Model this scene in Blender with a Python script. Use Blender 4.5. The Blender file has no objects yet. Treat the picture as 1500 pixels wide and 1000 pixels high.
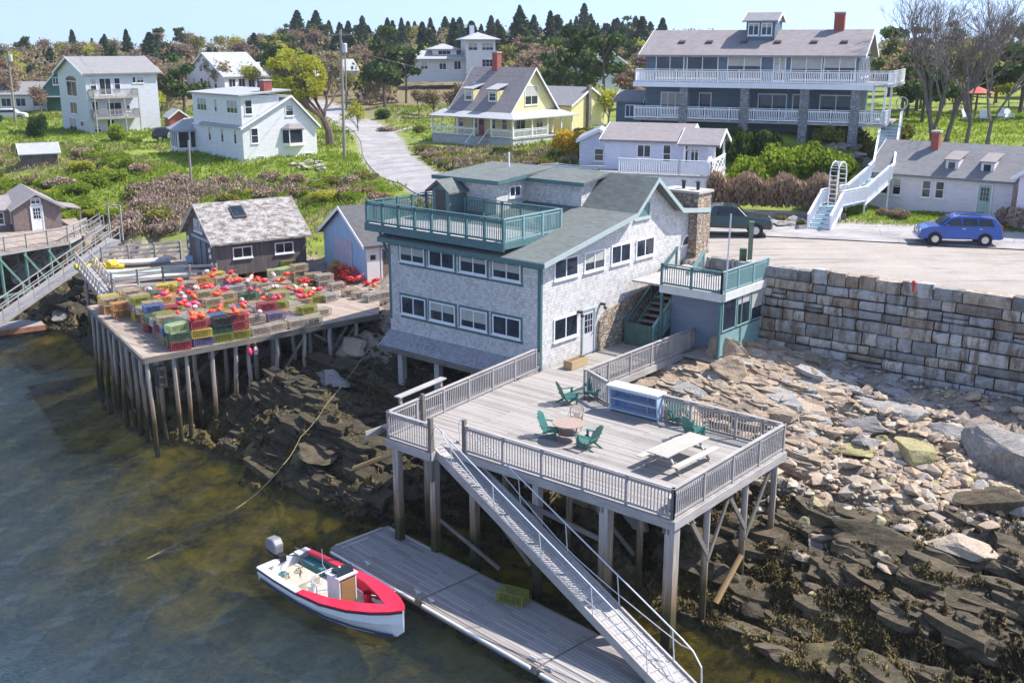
import bpy, math, random
import numpy as np
from mathutils import Vector, Matrix
R=math.radians
random.seed(7); rng=np.random.default_rng(7)
scn=bpy.context.scene; COL=scn.collection
# ---------------- camera
F=1550.0; CAMH=19.4; TH=math.atan((500-65)/F)
cam=bpy.data.cameras.new('camera'); cam.sensor_width=36; cam.lens=F/1500*36; cam.clip_start=.5; cam.clip_end=3000
co=bpy.data.objects.new('camera',cam); COL.objects.link(co); co.location=(0,0,CAMH); co.rotation_euler=(math.pi/2-TH,0,0); scn.camera=co
# ---------------- world and sun
SUN_EL,SUN_AZ=51.0,12.0     # azimuth measured from +X (photo right) towards +Y (away)
w=bpy.data.worlds.new("World"); scn.world=w; w.use_nodes=True; nt=w.node_tree
sky=nt.nodes.new('ShaderNodeTexSky'); sky.sky_type='NISHITA'; sky.sun_disc=False; sky.sun_elevation=R(SUN_EL); sky.sun_rotation=R(90-SUN_AZ)
sky.air_density=1.15; sky.dust_density=.6; sky.ozone_density=1.0
bg=nt.nodes['Background']; bg.inputs[1].default_value=.15; 
tc=nt.nodes.new('ShaderNodeTexCoord'); sx=nt.nodes.new('ShaderNodeSeparateXYZ'); cx=nt.nodes.new('ShaderNodeCombineXYZ'); mz=nt.nodes.new('ShaderNodeMath'); mz.operation='MAXIMUM'; mz.inputs[1].default_value=.22
nt.links.new(tc.outputs['Generated'],sx.inputs[0]); nt.links.new(sx.outputs[0],cx.inputs[0]); nt.links.new(sx.outputs[1],cx.inputs[1]); nt.links.new(sx.outputs[2],mz.inputs[0]); nt.links.new(mz.outputs[0],cx.inputs[2]); nt.links.new(cx.outputs[0],sky.inputs[0])
tint=nt.nodes.new('ShaderNodeMixRGB'); tint.blend_type='MULTIPLY'; tint.inputs[0].default_value=1; tint.inputs[2].default_value=(1.03,.965,1.02,1); nt.links.new(sky.outputs[0],tint.inputs[1]); nt.links.new(tint.outputs[0],bg.inputs[0])
sl=bpy.data.lights.new('sun','SUN'); sl.energy=4.8; sl.angle=R(.5); sl.color=(1,.955,.89)
so=bpy.data.objects.new('sun',sl); COL.objects.link(so)
sd=Vector((math.cos(R(SUN_EL))*math.cos(R(SUN_AZ)),math.cos(R(SUN_EL))*math.sin(R(SUN_AZ)),math.sin(R(SUN_EL))))
so.rotation_euler=sd.to_track_quat('Z','Y').to_euler()
scn.view_settings.view_transform='Standard'; scn.view_settings.look='None'; scn.view_settings.exposure=.74; scn.view_settings.gamma=1
# ---------------- survey helpers: where a sight line meets a given height
_c,_s=math.cos(TH),math.sin(TH)
def ray(u,v):
    x=(u-750)/F; y=(500-v)/F
    return (x,_c+y*_s,-_s+y*_c)
def P(u,v,z):
    d=ray(u,v); t=(z-CAMH)/d[2]; return Vector((d[0]*t,d[1]*t,z))
def PY(u,v,Y):
    d=ray(u,v); t=Y/d[1]; return Vector((d[0]*t,Y,CAMH+d[2]*t))
# ---------------- materials
MATS={}
class N:
    def __init__(s,name):
        s.m=bpy.data.materials.new(name); s.m.use_nodes=True; s.t=s.m.node_tree; s.b=s.t.nodes['Principled BSDF']; s.out=s.t.nodes['Material Output']
    def n(s,t,**k):
        q=s.t.nodes.new('ShaderNode'+t)
        for a,v in k.items():
            if a.startswith('_'): setattr(q,a[1:],v)
            else:
                key=int(a[1:]) if a[0]=='i' and a[1:].isdigit() else a.replace('__',' ')
                s.set(q,key,v)
        return q
    def set(s,q,key,v):
        if hasattr(v,'is_output'): s.t.links.new(v,q.inputs[key])
        else: q.inputs[key].default_value=v
    def uv(s,sc=(1,1,1),rot=0):
        c=s.n('TexCoord'); o=c.outputs['UV']
        if rot: r_=s.n('Mapping',Rotation=(0,0,R(rot))); s.t.links.new(o,r_.inputs[0]); o=r_.outputs[0]
        m=s.n('Mapping',Scale=sc); s.t.links.new(o,m.inputs[0]); return m.outputs[0]
    def obj(s,sc=(1,1,1),rot=(0,0,0),which='Object'):
        c=s.n('TexCoord'); m=s.n('Mapping',Scale=sc,Rotation=rot); s.t.links.new(c.outputs[which],m.inputs[0]); return m.outputs[0]
    def pos(s,sc=(1,1,1),rot=(0,0,0)):
        c=s.n('NewGeometry'); m=s.n('Mapping',Scale=sc,Rotation=rot); s.t.links.new(c.outputs['Position'],m.inputs[0]); return m.outputs[0]
    def noise(s,vec,scale,detail=4,rough=.55):
        q=s.n('TexNoise',Scale=scale,Detail=detail,Roughness=rough); s.t.links.new(vec,q.inputs['Vector']); return q.outputs['Fac']
    def ramp(s,fac,stops,interp='LINEAR'):
        q=s.n('ValToRGB'); q.color_ramp.interpolation=interp; e=q.color_ramp.elements
        while len(e)<len(stops): e.new(.5)
        for a,(p,c) in zip(e,stops):
            a.position=p; a.color=(*c,1) if not isinstance(c,(int,float)) else (c,c,c,1)
        s.t.links.new(fac,q.inputs[0]); return q.outputs[0]
    def mix(s,f,a,b,mode='MIX'):
        q=s.n('MixRGB',_blend_type=mode); 
        for i,v in enumerate((f,a,b)):
            if hasattr(v,'is_output'): s.t.links.new(v,q.inputs[i])
            else: q.inputs[i].default_value=v if i==0 else ((*v,1) if len(v)==3 else v)
        return q.outputs[0]
    def math(s,op,a,b=0.0,cl=False):
        q=s.n('Math',_operation=op,_use_clamp=cl)
        for i,v in enumerate((a,b)): s.set(q,i,v)
        return q.outputs[0]
    def attr(s,name):
        q=s.n('Attribute',_attribute_name=name); return q.outputs['Fac']
    def bump(s,h,st=.3,d=.05):
        q=s.n('Bump',Strength=st,Distance=d); s.t.links.new(h,q.inputs['Height']); s.t.links.new(q.outputs[0],s.b.inputs['Normal']); return q.outputs[0]
    def col(s,c,rough=.8,metal=0,spec=None):
        s.set(s.b,'Base Color',c if hasattr(c,'is_output') else (*c,1)); s.set(s.b,'Roughness',rough); s.b.inputs['Metallic'].default_value=metal
        if spec is not None: s.b.inputs['Specular IOR Level'].default_value=spec
def mixc(a,b,t): return tuple(x*(1-t)+y*t for x,y in zip(a,b))
def sc(a,k): return tuple(min(1,x*k) for x in a)
def paint(name,c,rough=.55,var=.12,scale=3,metal=0):
    if name in MATS: return MATS[name]
    q=N(name); o=q.obj(); f=q.noise(o,scale,5,.65); g=q.noise(o,scale*9,3)
    cc=q.ramp(q.math('ADD',q.math('MULTIPLY',f,.7),q.math('MULTIPLY',g,.3)),[(.3,sc(c,1-var*1.6)),(.5,c),(.72,sc(c,1+var))])
    q.col(cc,rough,metal); q.bump(g,.12,.01); MATS[name]=q.m; return q.m
def clap(name,c,pitch=.13,var=.08):
    if name in MATS: return MATS[name]
    q=N(name); u=q.uv(); sp=q.n('SeparateXYZ'); q.t.links.new(u,sp.inputs[0])
    fr=q.math('FRACT',q.math('DIVIDE',sp.outputs[1],pitch)); f=q.noise(q.uv((.6,2.5,1)),2.2,5,.65)
    base=q.ramp(f,[(.3,sc(c,1-var*2)),(.52,c),(.75,sc(c,1+var*.6))])
    ln=q.ramp(fr,[(0,.6),(.1,1),(1,1)]); q.col(q.mix(1,base,ln,'MULTIPLY'),.6); q.bump(fr,.5,.02); MATS[name]=q.m; return q.m
def shingle(name,c,c2,wx=.16,wy=.14,var=.5,mortar=.55,rough=.9,bump=.5):
    """wood shingles in courses on walls, or asphalt tabs on roofs (UV in metres)"""
    if name in MATS: return MATS[name]
    q=N(name); u=q.uv(); w_=q.n('TexBrick',_offset=.5,Scale=1.0,Mortar__Size=.006,Brick__Width=wx,Row__Height=wy,Bias=0.0)
    w_.inputs['Color1'].default_value=(0,0,0,1); w_.inputs['Color2'].default_value=(1,1,1,1); w_.inputs['Mortar'].default_value=(.5,.5,.5,1); w_.inputs['Mortar Smooth'].default_value=.3
    q.t.links.new(u,w_.inputs['Vector'])
    f=q.noise(q.uv((.5,.9,1)),1.6,5,.7); g=q.noise(q.uv((7,1.4,1)),3,3)
    t=q.math('ADD',q.math('MULTIPLY',w_.outputs['Color'],var*.55),q.math('ADD',q.math('MULTIPLY',f,.45),q.math('MULTIPLY',g,.3)))
    base=q.ramp(t,[(.25,c2),(.5,mixc(c,c2,.4)),(.75,c)])
    m=q.ramp(w_.outputs['Fac'],[(0,1),(1,mortar)]); q.col(q.mix(1,base,m,'MULTIPLY'),rough)
    q.bump(q.math('SUBTRACT',1.0,w_.outputs['Fac']),bump,.02); MATS[name]=q.m; return q.m
def plank(name,c,c2,wdt=.14,ln=3.6,rough=.85,gap=.3,rot=0):
    if name in MATS: return MATS[name]
    q=N(name); u=q.uv(rot=rot); w_=q.n('TexBrick',_offset=.37,Scale=1.0,Mortar__Size=.008,Brick__Width=ln,Row__Height=wdt)
    w_.inputs['Color1'].default_value=(0,0,0,1); w_.inputs['Color2'].default_value=(1,1,1,1); w_.inputs['Mortar'].default_value=(.5,.5,.5,1)
    q.t.links.new(u,w_.inputs['Vector'])
    f=q.noise(q.uv((.35,.5,1),rot),1.3,5,.7); g=q.noise(q.uv((1.2,14,1),rot),2,4,.7)
    t=q.math('ADD',q.math('MULTIPLY',w_.outputs['Color'],.3),q.math('ADD',q.math('MULTIPLY',f,.45),q.math('MULTIPLY',g,.35)))
    base=q.ramp(t,[(.28,c2),(.55,mixc(c,c2,.35)),(.8,c)])
    m=q.ramp(w_.outputs['Fac'],[(0,1),(1,gap)]); q.col(q.mix(1,base,m,'MULTIPLY'),rough); q.bump(q.math('SUBTRACT',1.0,w_.outputs['Fac']),.5,.01); MATS[name]=q.m; return q.m
def wood(name,c,c2,rough=.85):
    if name in MATS: return MATS[name]
    q=N(name); f=q.noise(q.uv((.7,9,1)),2,5,.7); g=q.noise(q.obj(),.9,3)
    q.col(q.ramp(q.math('ADD',q.math('MULTIPLY',f,.6),q.math('MULTIPLY',g,.4)),[(.32,c2),(.5,mixc(c,c2,.4)),(.68,c)]),rough); q.bump(f,.3,.01); MATS[name]=q.m; return q.m
def stonemat(name,cols,scale=2.5,mort=(.25,.24,.22)):
    if name in MATS: return MATS[name]
    q=N(name); v=q.n('TexVoronoi',Scale=scale); q.t.links.new(q.uv((1,1.5,1)),v.inputs[0]); e=q.n('TexVoronoi',_feature='DISTANCE_TO_EDGE',Scale=scale); q.t.links.new(q.uv((1,1.5,1)),e.inputs[0])
    s_=q.n('SeparateColor'); q.t.links.new(v.outputs['Color'],s_.inputs[0]); n=len(cols)
    b=q.ramp(s_.outputs[0],[(i/(n-.999),c) for i,c in enumerate(cols)]); f=q.noise(q.obj(),9,4)
    b=q.mix(1,b,q.ramp(f,[(.3,.7),(.7,1.15)]),'MULTIPLY'); k=q.ramp(e.outputs[0],[(.02,0.0),(.09,1.0)])
    q.col(q.mix(k,mort,b),.9); q.bump(k,.7,.05); MATS[name]=q.m; return q.m
def glass(name='window_glass',c=(.012,.017,.025),rough=.06):
    if name in MATS: return MATS[name]
    q=N(name); f=q.noise(q.pos(),.9,3); q.col(q.ramp(f,[(.35,c),(.6,sc(c,2.2)),(.75,sc(c,4))]),rough,0,.6); MATS[name]=q.m; return q.m
# ---------------- mesh builder
def tag(o,label=None,cat=None,group=None,kind=None):
    if label: o['label']=label
    if cat: o['category']=cat
    if group: o['group']=group
    if kind: o['kind']=kind
    return o
def empty(name,loc,rz=0,label=None,cat=None,group=None):
    o=bpy.data.objects.new(name,None); o.empty_display_size=.3; COL.objects.link(o); o.location=loc; o.rotation_euler=(0,0,rz); return tag(o,label,cat,group)
def link(name,me,parent=None,loc=(0,0,0),rz=0):
    o=bpy.data.objects.new(name,me); COL.objects.link(o); o.location=loc; o.rotation_euler=(0,0,rz)
    if parent: o.parent=parent
    return o
Z=Vector((0,0,1))
class MB:
    def __init__(s): s.v=[]; s.f=[]; s.m=[]; s.mi=0; s.log=[]
    def add(s,vs,fs):
        b=len(s.v); s.log.append((b,len(s.f))); s.v+= [tuple(p) for p in vs]; s.f+=[tuple(i+b for i in f) for f in fs]; s.m+=[s.mi]*len(fs); return s
    def box(s,x0,x1,y0,y1,z0,z1):
        return s.add([(x0,y0,z0),(x1,y0,z0),(x1,y1,z0),(x0,y1,z0),(x0,y0,z1),(x1,y0,z1),(x1,y1,z1),(x0,y1,z1)],[(3,2,1,0),(4,5,6,7),(0,1,5,4),(1,2,6,5),(2,3,7,6),(3,0,4,7)])
    def beam(s,p,q,w,h,up=Z,ext=0):
        p=Vector(p);q=Vector(q);d=(q-p);L=d.length
        if L<1e-6: return s
        d/=L
        if abs(d.dot(up))>.98: up=Vector((1,0,0)) if abs(d.x)<.9 else Vector((0,1,0))
        sd_=d.cross(up).normalized(); u=sd_.cross(d).normalized(); p=p-d*ext;q=q+d*ext
        vs=[]
        for c in (p,q):
            for a,b in ((-1,-1),(1,-1),(1,1),(-1,1)): vs.append(c+sd_*(a*w/2)+u*(b*h/2))
        return s.add(vs,[(0,1,2,3),(7,6,5,4),(4,5,1,0),(5,6,2,1),(6,7,3,2),(7,4,0,3)])
    def cyl(s,p,q,r0,r1=None,n=8,cap=True,jit=0):
        if r1 is None: r1=r0
        p=Vector(p);q=Vector(q);d=(q-p)
        if d.length<1e-6: return s
        d.normalize(); up=Z if abs(d.z)<.95 else Vector((1,0,0)); a=d.cross(up).normalized(); b=a.cross(d)
        vs=[]
        for c,r in ((p,r0),(q,r1)):
            for i in range(n):
                t=2*math.pi*i/n; vs.append(c+(a*math.cos(t)+b*math.sin(t))*r)
        fs=[(i,i+n,(i+1)%n+n,(i+1)%n) for i in range(n)]
        if cap: fs+=[tuple(range(n)),tuple(range(2*n-1,n-1,-1))]
        return s.add(vs,fs)
    def tube(s,pts,r,n=6):
        pts=[Vector(p) for p in pts]; rings=[]; vs=[]
        for i,p in enumerate(pts):
            d=(pts[min(i+1,len(pts)-1)]-pts[max(i-1,0)]).normalized(); up=Z if abs(d.z)<.9 else Vector((1,0,0)); a=d.cross(up).normalized(); b=a.cross(d)
            rr=r[i] if isinstance(r,(list,tuple)) else r
            for k in range(n): t=2*math.pi*k/n; vs.append(p+(a*math.cos(t)+b*math.sin(t))*rr)
        fs=[(i*n+k,(i+1)*n+k,(i+1)*n+(k+1)%n,i*n+(k+1)%n) for i in range(len(pts)-1) for k in range(n)]
        fs+=[tuple(range(n)),tuple(range(len(pts)*n-1,(len(pts)-1)*n-1,-1))]
        return s.add(vs,fs)
    def prism(s,poly,d):
        """planar polygon (list of 3D points, CCW seen from outside) extruded by -d (vector, inwards)"""
        n=len(poly); poly=[Vector(p) for p in poly]; d=Vector(d)
        vs=poly+[p+d for p in poly]
        fs=[tuple(range(n)),tuple(range(2*n-1,n-1,-1))]+[(i,i+n,(i+1)%n+n,(i+1)%n) for i in range(n)]
        return s.add(vs,fs)
    def lathe(s,prof,n=12,c=(0,0,0)):
        vs=[];k=len(prof)
        for r,z in prof:
            for i in range(n): t=2*math.pi*i/n; vs.append((c[0]+r*math.cos(t),c[1]+r*math.sin(t),c[2]+z))
        fs=[(j*n+i,j*n+(i+1)%n,(j+1)*n+(i+1)%n,(j+1)*n+i) for j in range(k-1) for i in range(n)]
        fs+=[tuple(range(n-1,-1,-1)),tuple(range((k-1)*n,k*n))]
        return s.add(vs,fs)
    def mesh(s,name,mats,smooth=False,uv=True,bev=0):
        me=bpy.data.meshes.new(name); me.from_pydata(s.v,[],s.f); 
        for m in (mats if isinstance(mats,(list,tuple)) else [mats]): me.materials.append(m)
        if max(s.m or [0])>0: me.polygons.foreach_set('material_index',s.m)
        if smooth: me.polygons.foreach_set('use_smooth',[True]*len(s.f))
        me.update()
        import bmesh
        bm=bmesh.new(); bm.from_mesh(me); bmesh.ops.recalc_face_normals(bm,faces=bm.faces)
        if bev: bmesh.ops.bevel(bm,geom=bm.edges[:],offset=bev,segments=1,affect='EDGES')
        bm.to_mesh(me); bm.free()
        if uv:
            l=me.uv_layers.new(name='UVMap'); data=np.empty(len(me.loops)*2,'f'); vv=me.vertices
            for p in me.polygons:
                nn=p.normal
                if abs(nn.z)>.995: t=Vector((1,0,0)); b=Vector((0,1,0))
                else: t=Z.cross(nn).normalized(); b=nn.cross(t)
                # long members: run u along the longest edge
                for li in p.loop_indices:
                    c=vv[me.loops[li].vertex_index].co; data[2*li]=c.dot(t); data[2*li+1]=c.dot(b)
            l.data.foreach_set('uv',data)
        return me
    def builds(s,name,mats,parent=None,**k):
        '''every primitive added becomes a part of its own'''
        out=[]
        for (v0,v1,f0,f1) in s.marks():
            q=MB(); q.v=s.v[v0:v1]; q.f=[tuple(i-v0 for i in f) for f in s.f[f0:f1]]; q.m=s.m[f0:f1]; out.append(q.build(name,mats,parent,**k))
        return out
    def marks(s):
        a=s.log+[(len(s.v),len(s.f))]; return [(a[i][0],a[i+1][0],a[i][1],a[i+1][1]) for i in range(len(s.log))]
    def build(s,name,mats,parent=None,loc=(0,0,0),rz=0,smooth=False,bev=0,uv=True):
        return link(name,s.mesh(name,mats,smooth,uv,bev),parent,loc,rz)
def copy_tree(o,parent=None):
    kids=list(o.children); c=o.copy(); COL.objects.link(c); c.parent=parent
    for ch in kids: copy_tree(ch,c)
    return c
# ---------------- value noise in numpy
_perm=rng.permutation(4096)
def _h(i,j): return _perm[(i*73+_perm[(j*151)%4096])%4096]/4095.0
def vnoise(x,y):
    x=np.asarray(x,float);y=np.asarray(y,float); i=np.floor(x).astype(int);j=np.floor(y).astype(int);fx=x-i;fy=y-j
    fx=fx*fx*(3-2*fx);fy=fy*fy*(3-2*fy)
    return (_h(i,j)*(1-fx)+_h(i+1,j)*fx)*(1-fy)+(_h(i,j+1)*(1-fx)+_h(i+1,j+1)*fx)*fy
def fbm(x,y,o=4,g=.5):
    a=1;t=0;n=0
    for k in range(o): t=t+a*vnoise(x*2**k+17.3*k,y*2**k-9.1*k);n+=a;a*=g
    return t/n
# ================= TERRAIN =================
DK=4.7; RD=8.4
LAND=[(12,56,8.4),(18,52,8.4),(24,48,8.4),(30,42,8.4),(40,34,8.4),(15,64,8.4),(25,60,8.4),(36,56,8.4),(50,48,8.4),(6,66,8.4),(0,72,8.4),(-3,78.7,8.4),(-5.5,83,8.4),(-8.4,88,8.4),(-10.5,98,8.4),
(-13.6,112,8.4),(-17,130,8.7),(-22.5,151,9.3),(19.8,64.3,8.5),(23.7,62,8.5),(30,68,8.8),(24,69,8.9),(26,73,8.8),(33,70,8.8),(40,66,9),(26,80,10.8),(34,79,11.8),(30,86,12.5),(40,84,12.6),(36,95,12.8),(50,80,12.6),(46,98,13),
(10,81,12.3),(20,80,12.6),(25,79,12.8),(15,88,13.3),(25,95,13),(10,95,12.3),(12,72,8.8),(18,71,8.9),(16,77,10.2),(6,76,8.7),(3,82,9.2),(2,95,9.8),
(-7,113,9.3),(0,115,9.4),(8,118,9.8),(8,130,10),(-8,128,9.6),(-4,104,9.1),(3,100,9.3),(0,92,8.8),(-4,97,8.8),(-8,106,8.9),
(-26.8,107,7.9),(-20.9,113,8.2),(-38,114,8),(-17,105,8.1),(-20.4,120.9,8.6),(-30,125,8.5),(-16,92,6.9),(-12.5,90,7.8),(-12,82,7.4),(-22,98,6.8),(-28,95,6.3),(-38,100,6.3),(-44,92,5.6),(-52,112,7),(-55,125,7.8),(-53,135,8.4),(-49,150,8.8),(-70,130,8),(-77,180,9.2),(-63,240,12),(-40,170,9.6),
(-30,150,9.2),(-20,182,10),(-10,180,10.5),(5,160,10.5),(-25,210,11.5),(0,205,12),(-8,256,14.5),(-8,300,17),(0,350,21),(-60,330,18),(-100,300,15),(-160,300,14),(-130,220,10.5),(-250,300,12),(60,330,19),(60,220,15),(60,140,13),(70,105,13),(120,200,13),(120,330,12),(200,300,9),(0,500,12),(-150,500,10),(200,500,6),(0,900,5),(-400,700,6),(400,700,4),(90,60,10),(90,90,12),
(-120,150,7.5),(-100,110,6.5),(-150,110,6)]
MIDL=[(-18,72,5.0),(-13,71,5.1),(-8,67,5.0),(-8,74,6.6),(-24,74,4.6),(-29,79,2.4),(-32,86,4.4),(-20,80,5.6),(-12,76,6.0),(-38,82,1.0),(-46,84,.8),(-5,70,7),(-60,88,.8),(-90,88,.8),(-40,89,3.0)]
SHORE=[(-40,40,-4),(-60,50,-4),(-30,50,-2.2),(-20,45,-1.6),(-24,56,-1.4),(-18.5,50.5,-.35),(-20,54,-.2),(-23,58,-1.2),(-27,63,-1.2),(-29,67,-.7),(-29.5,72,.5),(-26,68,.8),(-22,65,.9),(-34,75,1.0),(-29,74,1.8),(-37,72,-.6),(-33,69.5,-1.2),(-36,70,-1.4),(-30.5,69,-.9),(-32,72,-.4),(-34,67,-1.5),(-42,76,-.2),(-50,75,-1),(-70,78,-.5),(-18,60,1.6),(-14,62,3.2),(-15,56,1.2),
(-9,35.5,-1.1),(-5,30,-1.5),(0,25,-1.8),(3,29,-.8),(-20,30,-3),(-15,38,-1.1),(-12,43,-.6),(-40,20,-5),(0,12,-3.5),(7,24,-1),(14,24,-.6),(25,22,0),(-2,36,-.7),
(-3.8,41.9,-.05),(-14,50,.05),(-12.0,50.6,3.3),(-10.6,48.9,3.3),(-9.6,47.4,3.0),(-8.2,45.8,2.7),(-6.8,44.2,2.2),(-5.3,43.0,1.5),(-10.8,47.2,1.1),(-9.2,44.8,.2),(-13,47.5,-.2),(-7.5,42.6,-.3),(-9.5,51.5,1.4),(-6.8,48.5,.8),(-5,45.5,.2),(-3,45,.3),
(-8,55.5,3.0),(-11,57,2.6),(-6.5,53,2.4),(-2,50,2.2),(1,47,1.9),(0,52,3.8),(-4,57,4.3),(-7,61,4.5),(3,56,4.3),(6,55,4.3),(0,43,.3),(2.5,41,.5),(5,39,.9),(3,45,2.0),(6,44,2.9),(6.5,38.5,1.2),(8,41.5,2.6),(8,46,4.0),(8.2,49,4.1),
(3.4,35,-.3),(5.2,34.2,-.15),(8.2,35,.1),(9.9,37.2,1.1),(7.6,32.8,-.15),(9.3,31.4,0),(11,29,-.05),(13,27,-.1),(16,25,-.1),(10.1,33.4,.55),(12,33.7,1.15),(14.7,31.3,1.15),(15.4,28.8,.6),(19,30,1.1),(24,28,.8),(11,39.5,2.2),(14.7,38.4,2.45),(17.5,35.4,2.1),(22,34,2.1),(13.3,43.1,3.1),(19.4,39.5,2.8),
(12,51,4.5),(10.3,49.5,4.35),(14.5,48.6,4.1),(17,46,3.6),(22,42.5,3.5),(30,37,3.5),(26,36,2.8),(40,28,3),(11.6,46.5,4.2)]
WALL=[(60,17.0),(30,39.7),(22.6,45.25),(11.7,53.45),(8.2,57.0),(2,60.5)]
class RBF:
    def __init__(s,pts):
        p=np.array(pts,float); s.p=p[:,:2]; n=len(p); A=np.zeros((n+3,n+3)); A[:n,:n]=s.k(s.p[:,None,:]-s.p[None]); A[:n,:n]+=np.eye(n)*.05
        A[:n,n]=1;A[:n,n+1:]=s.p;A[n,:n]=1;A[n+1:,:n]=s.p.T; b=np.zeros(n+3);b[:n]=p[:,2]; s.w=np.linalg.lstsq(A,b,rcond=None)[0]; s.n=n
    def k(s,d): return -np.sqrt((d**2).sum(-1))
    def __call__(s,x,y):
        q=np.stack([x.ravel(),y.ravel()],-1); o=np.empty(len(q))
        for i in range(0,len(q),20000):
            c=q[i:i+20000]; o[i:i+20000]=s.k(c[:,None]-s.p[None])@s.w[:s.n]+s.w[s.n]+c@s.w[s.n+1:]
        return o.reshape(x.shape)
_L=RBF(LAND+MIDL); _S=RBF(SHORE+MIDL)
def wall_side(x,y):
    """>0 on the land side of the retaining wall line, metres"""
    best=np.full(x.shape,1e9); sg=np.zeros(x.shape)
    for (ax,ay),(bx,by) in zip(WALL[:-1],WALL[1:]):
        dx,dy=bx-ax,by-ay; L=math.hypot(dx,dy); t=np.clip(((x-ax)*dx+(y-ay)*dy)/L**2,0,1); d=np.hypot(x-ax-t*dx,y-ay-t*dy); c=-(dx*(y-ay)-dy*(x-ax))
        m=d<best; best=np.where(m,d,best); sg=np.where(m,np.sign(c),sg)
    return best*sg
def smooth(a,b,x): t=np.clip((x-a)/(b-a),0,1); return t*t*(3-2*t)
# blocks of raised ground that the rock mask leaves alone
def terrain_parts(x,y):
    L=_L(x,y); S=_S(x,y)
    wl=smooth(.15,.5,wall_side(x,y))                   # right of the wall's end: hard step
    # left of the building the two surfaces meet along the bank (smooth)
    bank=smooth(66,74,y-np.clip((-12-x)*.5,-2,11))
    k=smooth(-2,3,x); up=wl*k+bank*(1-k)
    return L,S,up
ROADC=[(60,50),(40,57.5),(27,61),(16,64.5),(6,69.5),(0,76)]+[tuple(P(u,v,z)[:2]) for u,v,z in ((660,280,8.4),(625,266,8.4),(590,250,8.4),(566,231,8.4),(557,211,8.5),(545,194,8.8),(522,180,9.2),(506,172,9.5))]+[(-34,185)]
def road_dist(x,y):
    best=np.full(x.shape,1e9)
    for (ax,ay),(bx,by) in zip(ROADC[:-1],ROADC[1:]):
        dx,dy=bx-ax,by-ay; t=np.clip(((x-ax)*dx+(y-ay)*dy)/(dx*dx+dy*dy),0,1); best=np.minimum(best,np.hypot(x-ax-t*dx,y-ay-t*dy))
    return best
def strata(x,y):
    a=math.atan2(-.68,.73); u=x*math.cos(a)+y*math.sin(a); v=-x*math.sin(a)+y*math.cos(a)
    v=v+1.2*(fbm(u*.22,v*.22,3)-.5)*2
    saw=lambda q:(q-np.floor(q))
    s1=saw(v*.42+fbm(u*.12,v*.1,2)*1.5); s2=saw(v*1.15+fbm(u*.3+5,v*.3,2)*2); s3=saw(v*2.6+fbm(u*.5,v*.6+3,2)*2)
    n=fbm(u*.5,v*1.3,5,.55)-.5
    brk=fbm(u*.28+40,v*.5,3); 
    return (s1-.5)*1.0+(s2-.5)*.55*(brk>.42)+(s3-.5)*.2+n*1.15
def height(x,y):
    L,S,up=terrain_parts(x,y)
    d=road_dist(x,y); par=smooth(0,1,wall_side(x,y))*smooth(6,10,x)*smooth(72,66,y)      # gravel yard is level
    rough_l=(fbm(x*.16,y*.16,4)-.5)*1.1*smooth(4,9,d)*(1-par)*smooth(2000,0,y)
    L=L+rough_l+strata(x,y)*.9*smooth(4.7,3.4,L)*smooth(-8,-16,x)
    amp=.2+.8*smooth(-.7,.6,S)
    flat=smooth(4.6,3.2,S)*.6+.4
    st=strata(x,y)
    cob=np.exp(-(((x-17)/5)**2+((y-39.5)/3.4)**2))           # cobble pocket is smoother
    S=S+st*amp*flat*(1-.75*cob)*smooth(30,18,-x*.5+0*y)*.95+(fbm(x*1.9,y*1.9,4)-.5)*.55*smooth(-1,.3,S)
    return S*(1-up)+L*up,up,S
def axis(a,b,c,d,st,g=1.16):
    m=list(np.arange(b,c+st/2,st)); lo=[];s=st;p=b
    while p>a: s*=g;p-=s;lo.append(p)
    hi=[];s=st;p=c
    while p<d: s*=g;p+=s;hi.append(p)
    return np.array(lo[::-1]+m+hi)
GX=axis(-500,-34,34,500,.22,1.09); GY=axis(-10,26,72,1500,.22,1.045)
XX,YY=np.meshgrid(GX,GY); HH,UPM,SSH=height(XX,YY)
def tz(x,y):
    """bilinear height of the ground sheet itself (scalar or array)"""
    x=np.asarray(x,float);y=np.asarray(y,float)
    i=np.clip(np.searchsorted(GX,x)-1,0,len(GX)-2);j=np.clip(np.searchsorted(GY,y)-1,0,len(GY)-2)
    fx=(x-GX[i])/(GX[i+1]-GX[i]);fy=(y-GY[j])/(GY[j+1]-GY[j])
    return (HH[j,i]*(1-fx)+HH[j,i+1]*fx)*(1-fy)+(HH[j+1,i]*(1-fx)+HH[j+1,i+1]*fx)*fy
def G(u,v,t0=20,t1=600):
    """first point of the ground seen along a sight line"""
    d=ray(u,v); t=t0
    while t<t1:
        x,y,z=d[0]*t,d[1]*t,CAMH+d[2]*t
        if z<tz(x,y): return Vector((x,y,float(tz(x,y))))
        t+=.12 if t<90 else .5
    return Vector((d[0]*t1,d[1]*t1,float(tz(d[0]*t1,d[1]*t1))))
def gpt(x,y,dz=0): return Vector((x,y,float(tz(x,y))+dz))
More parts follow.
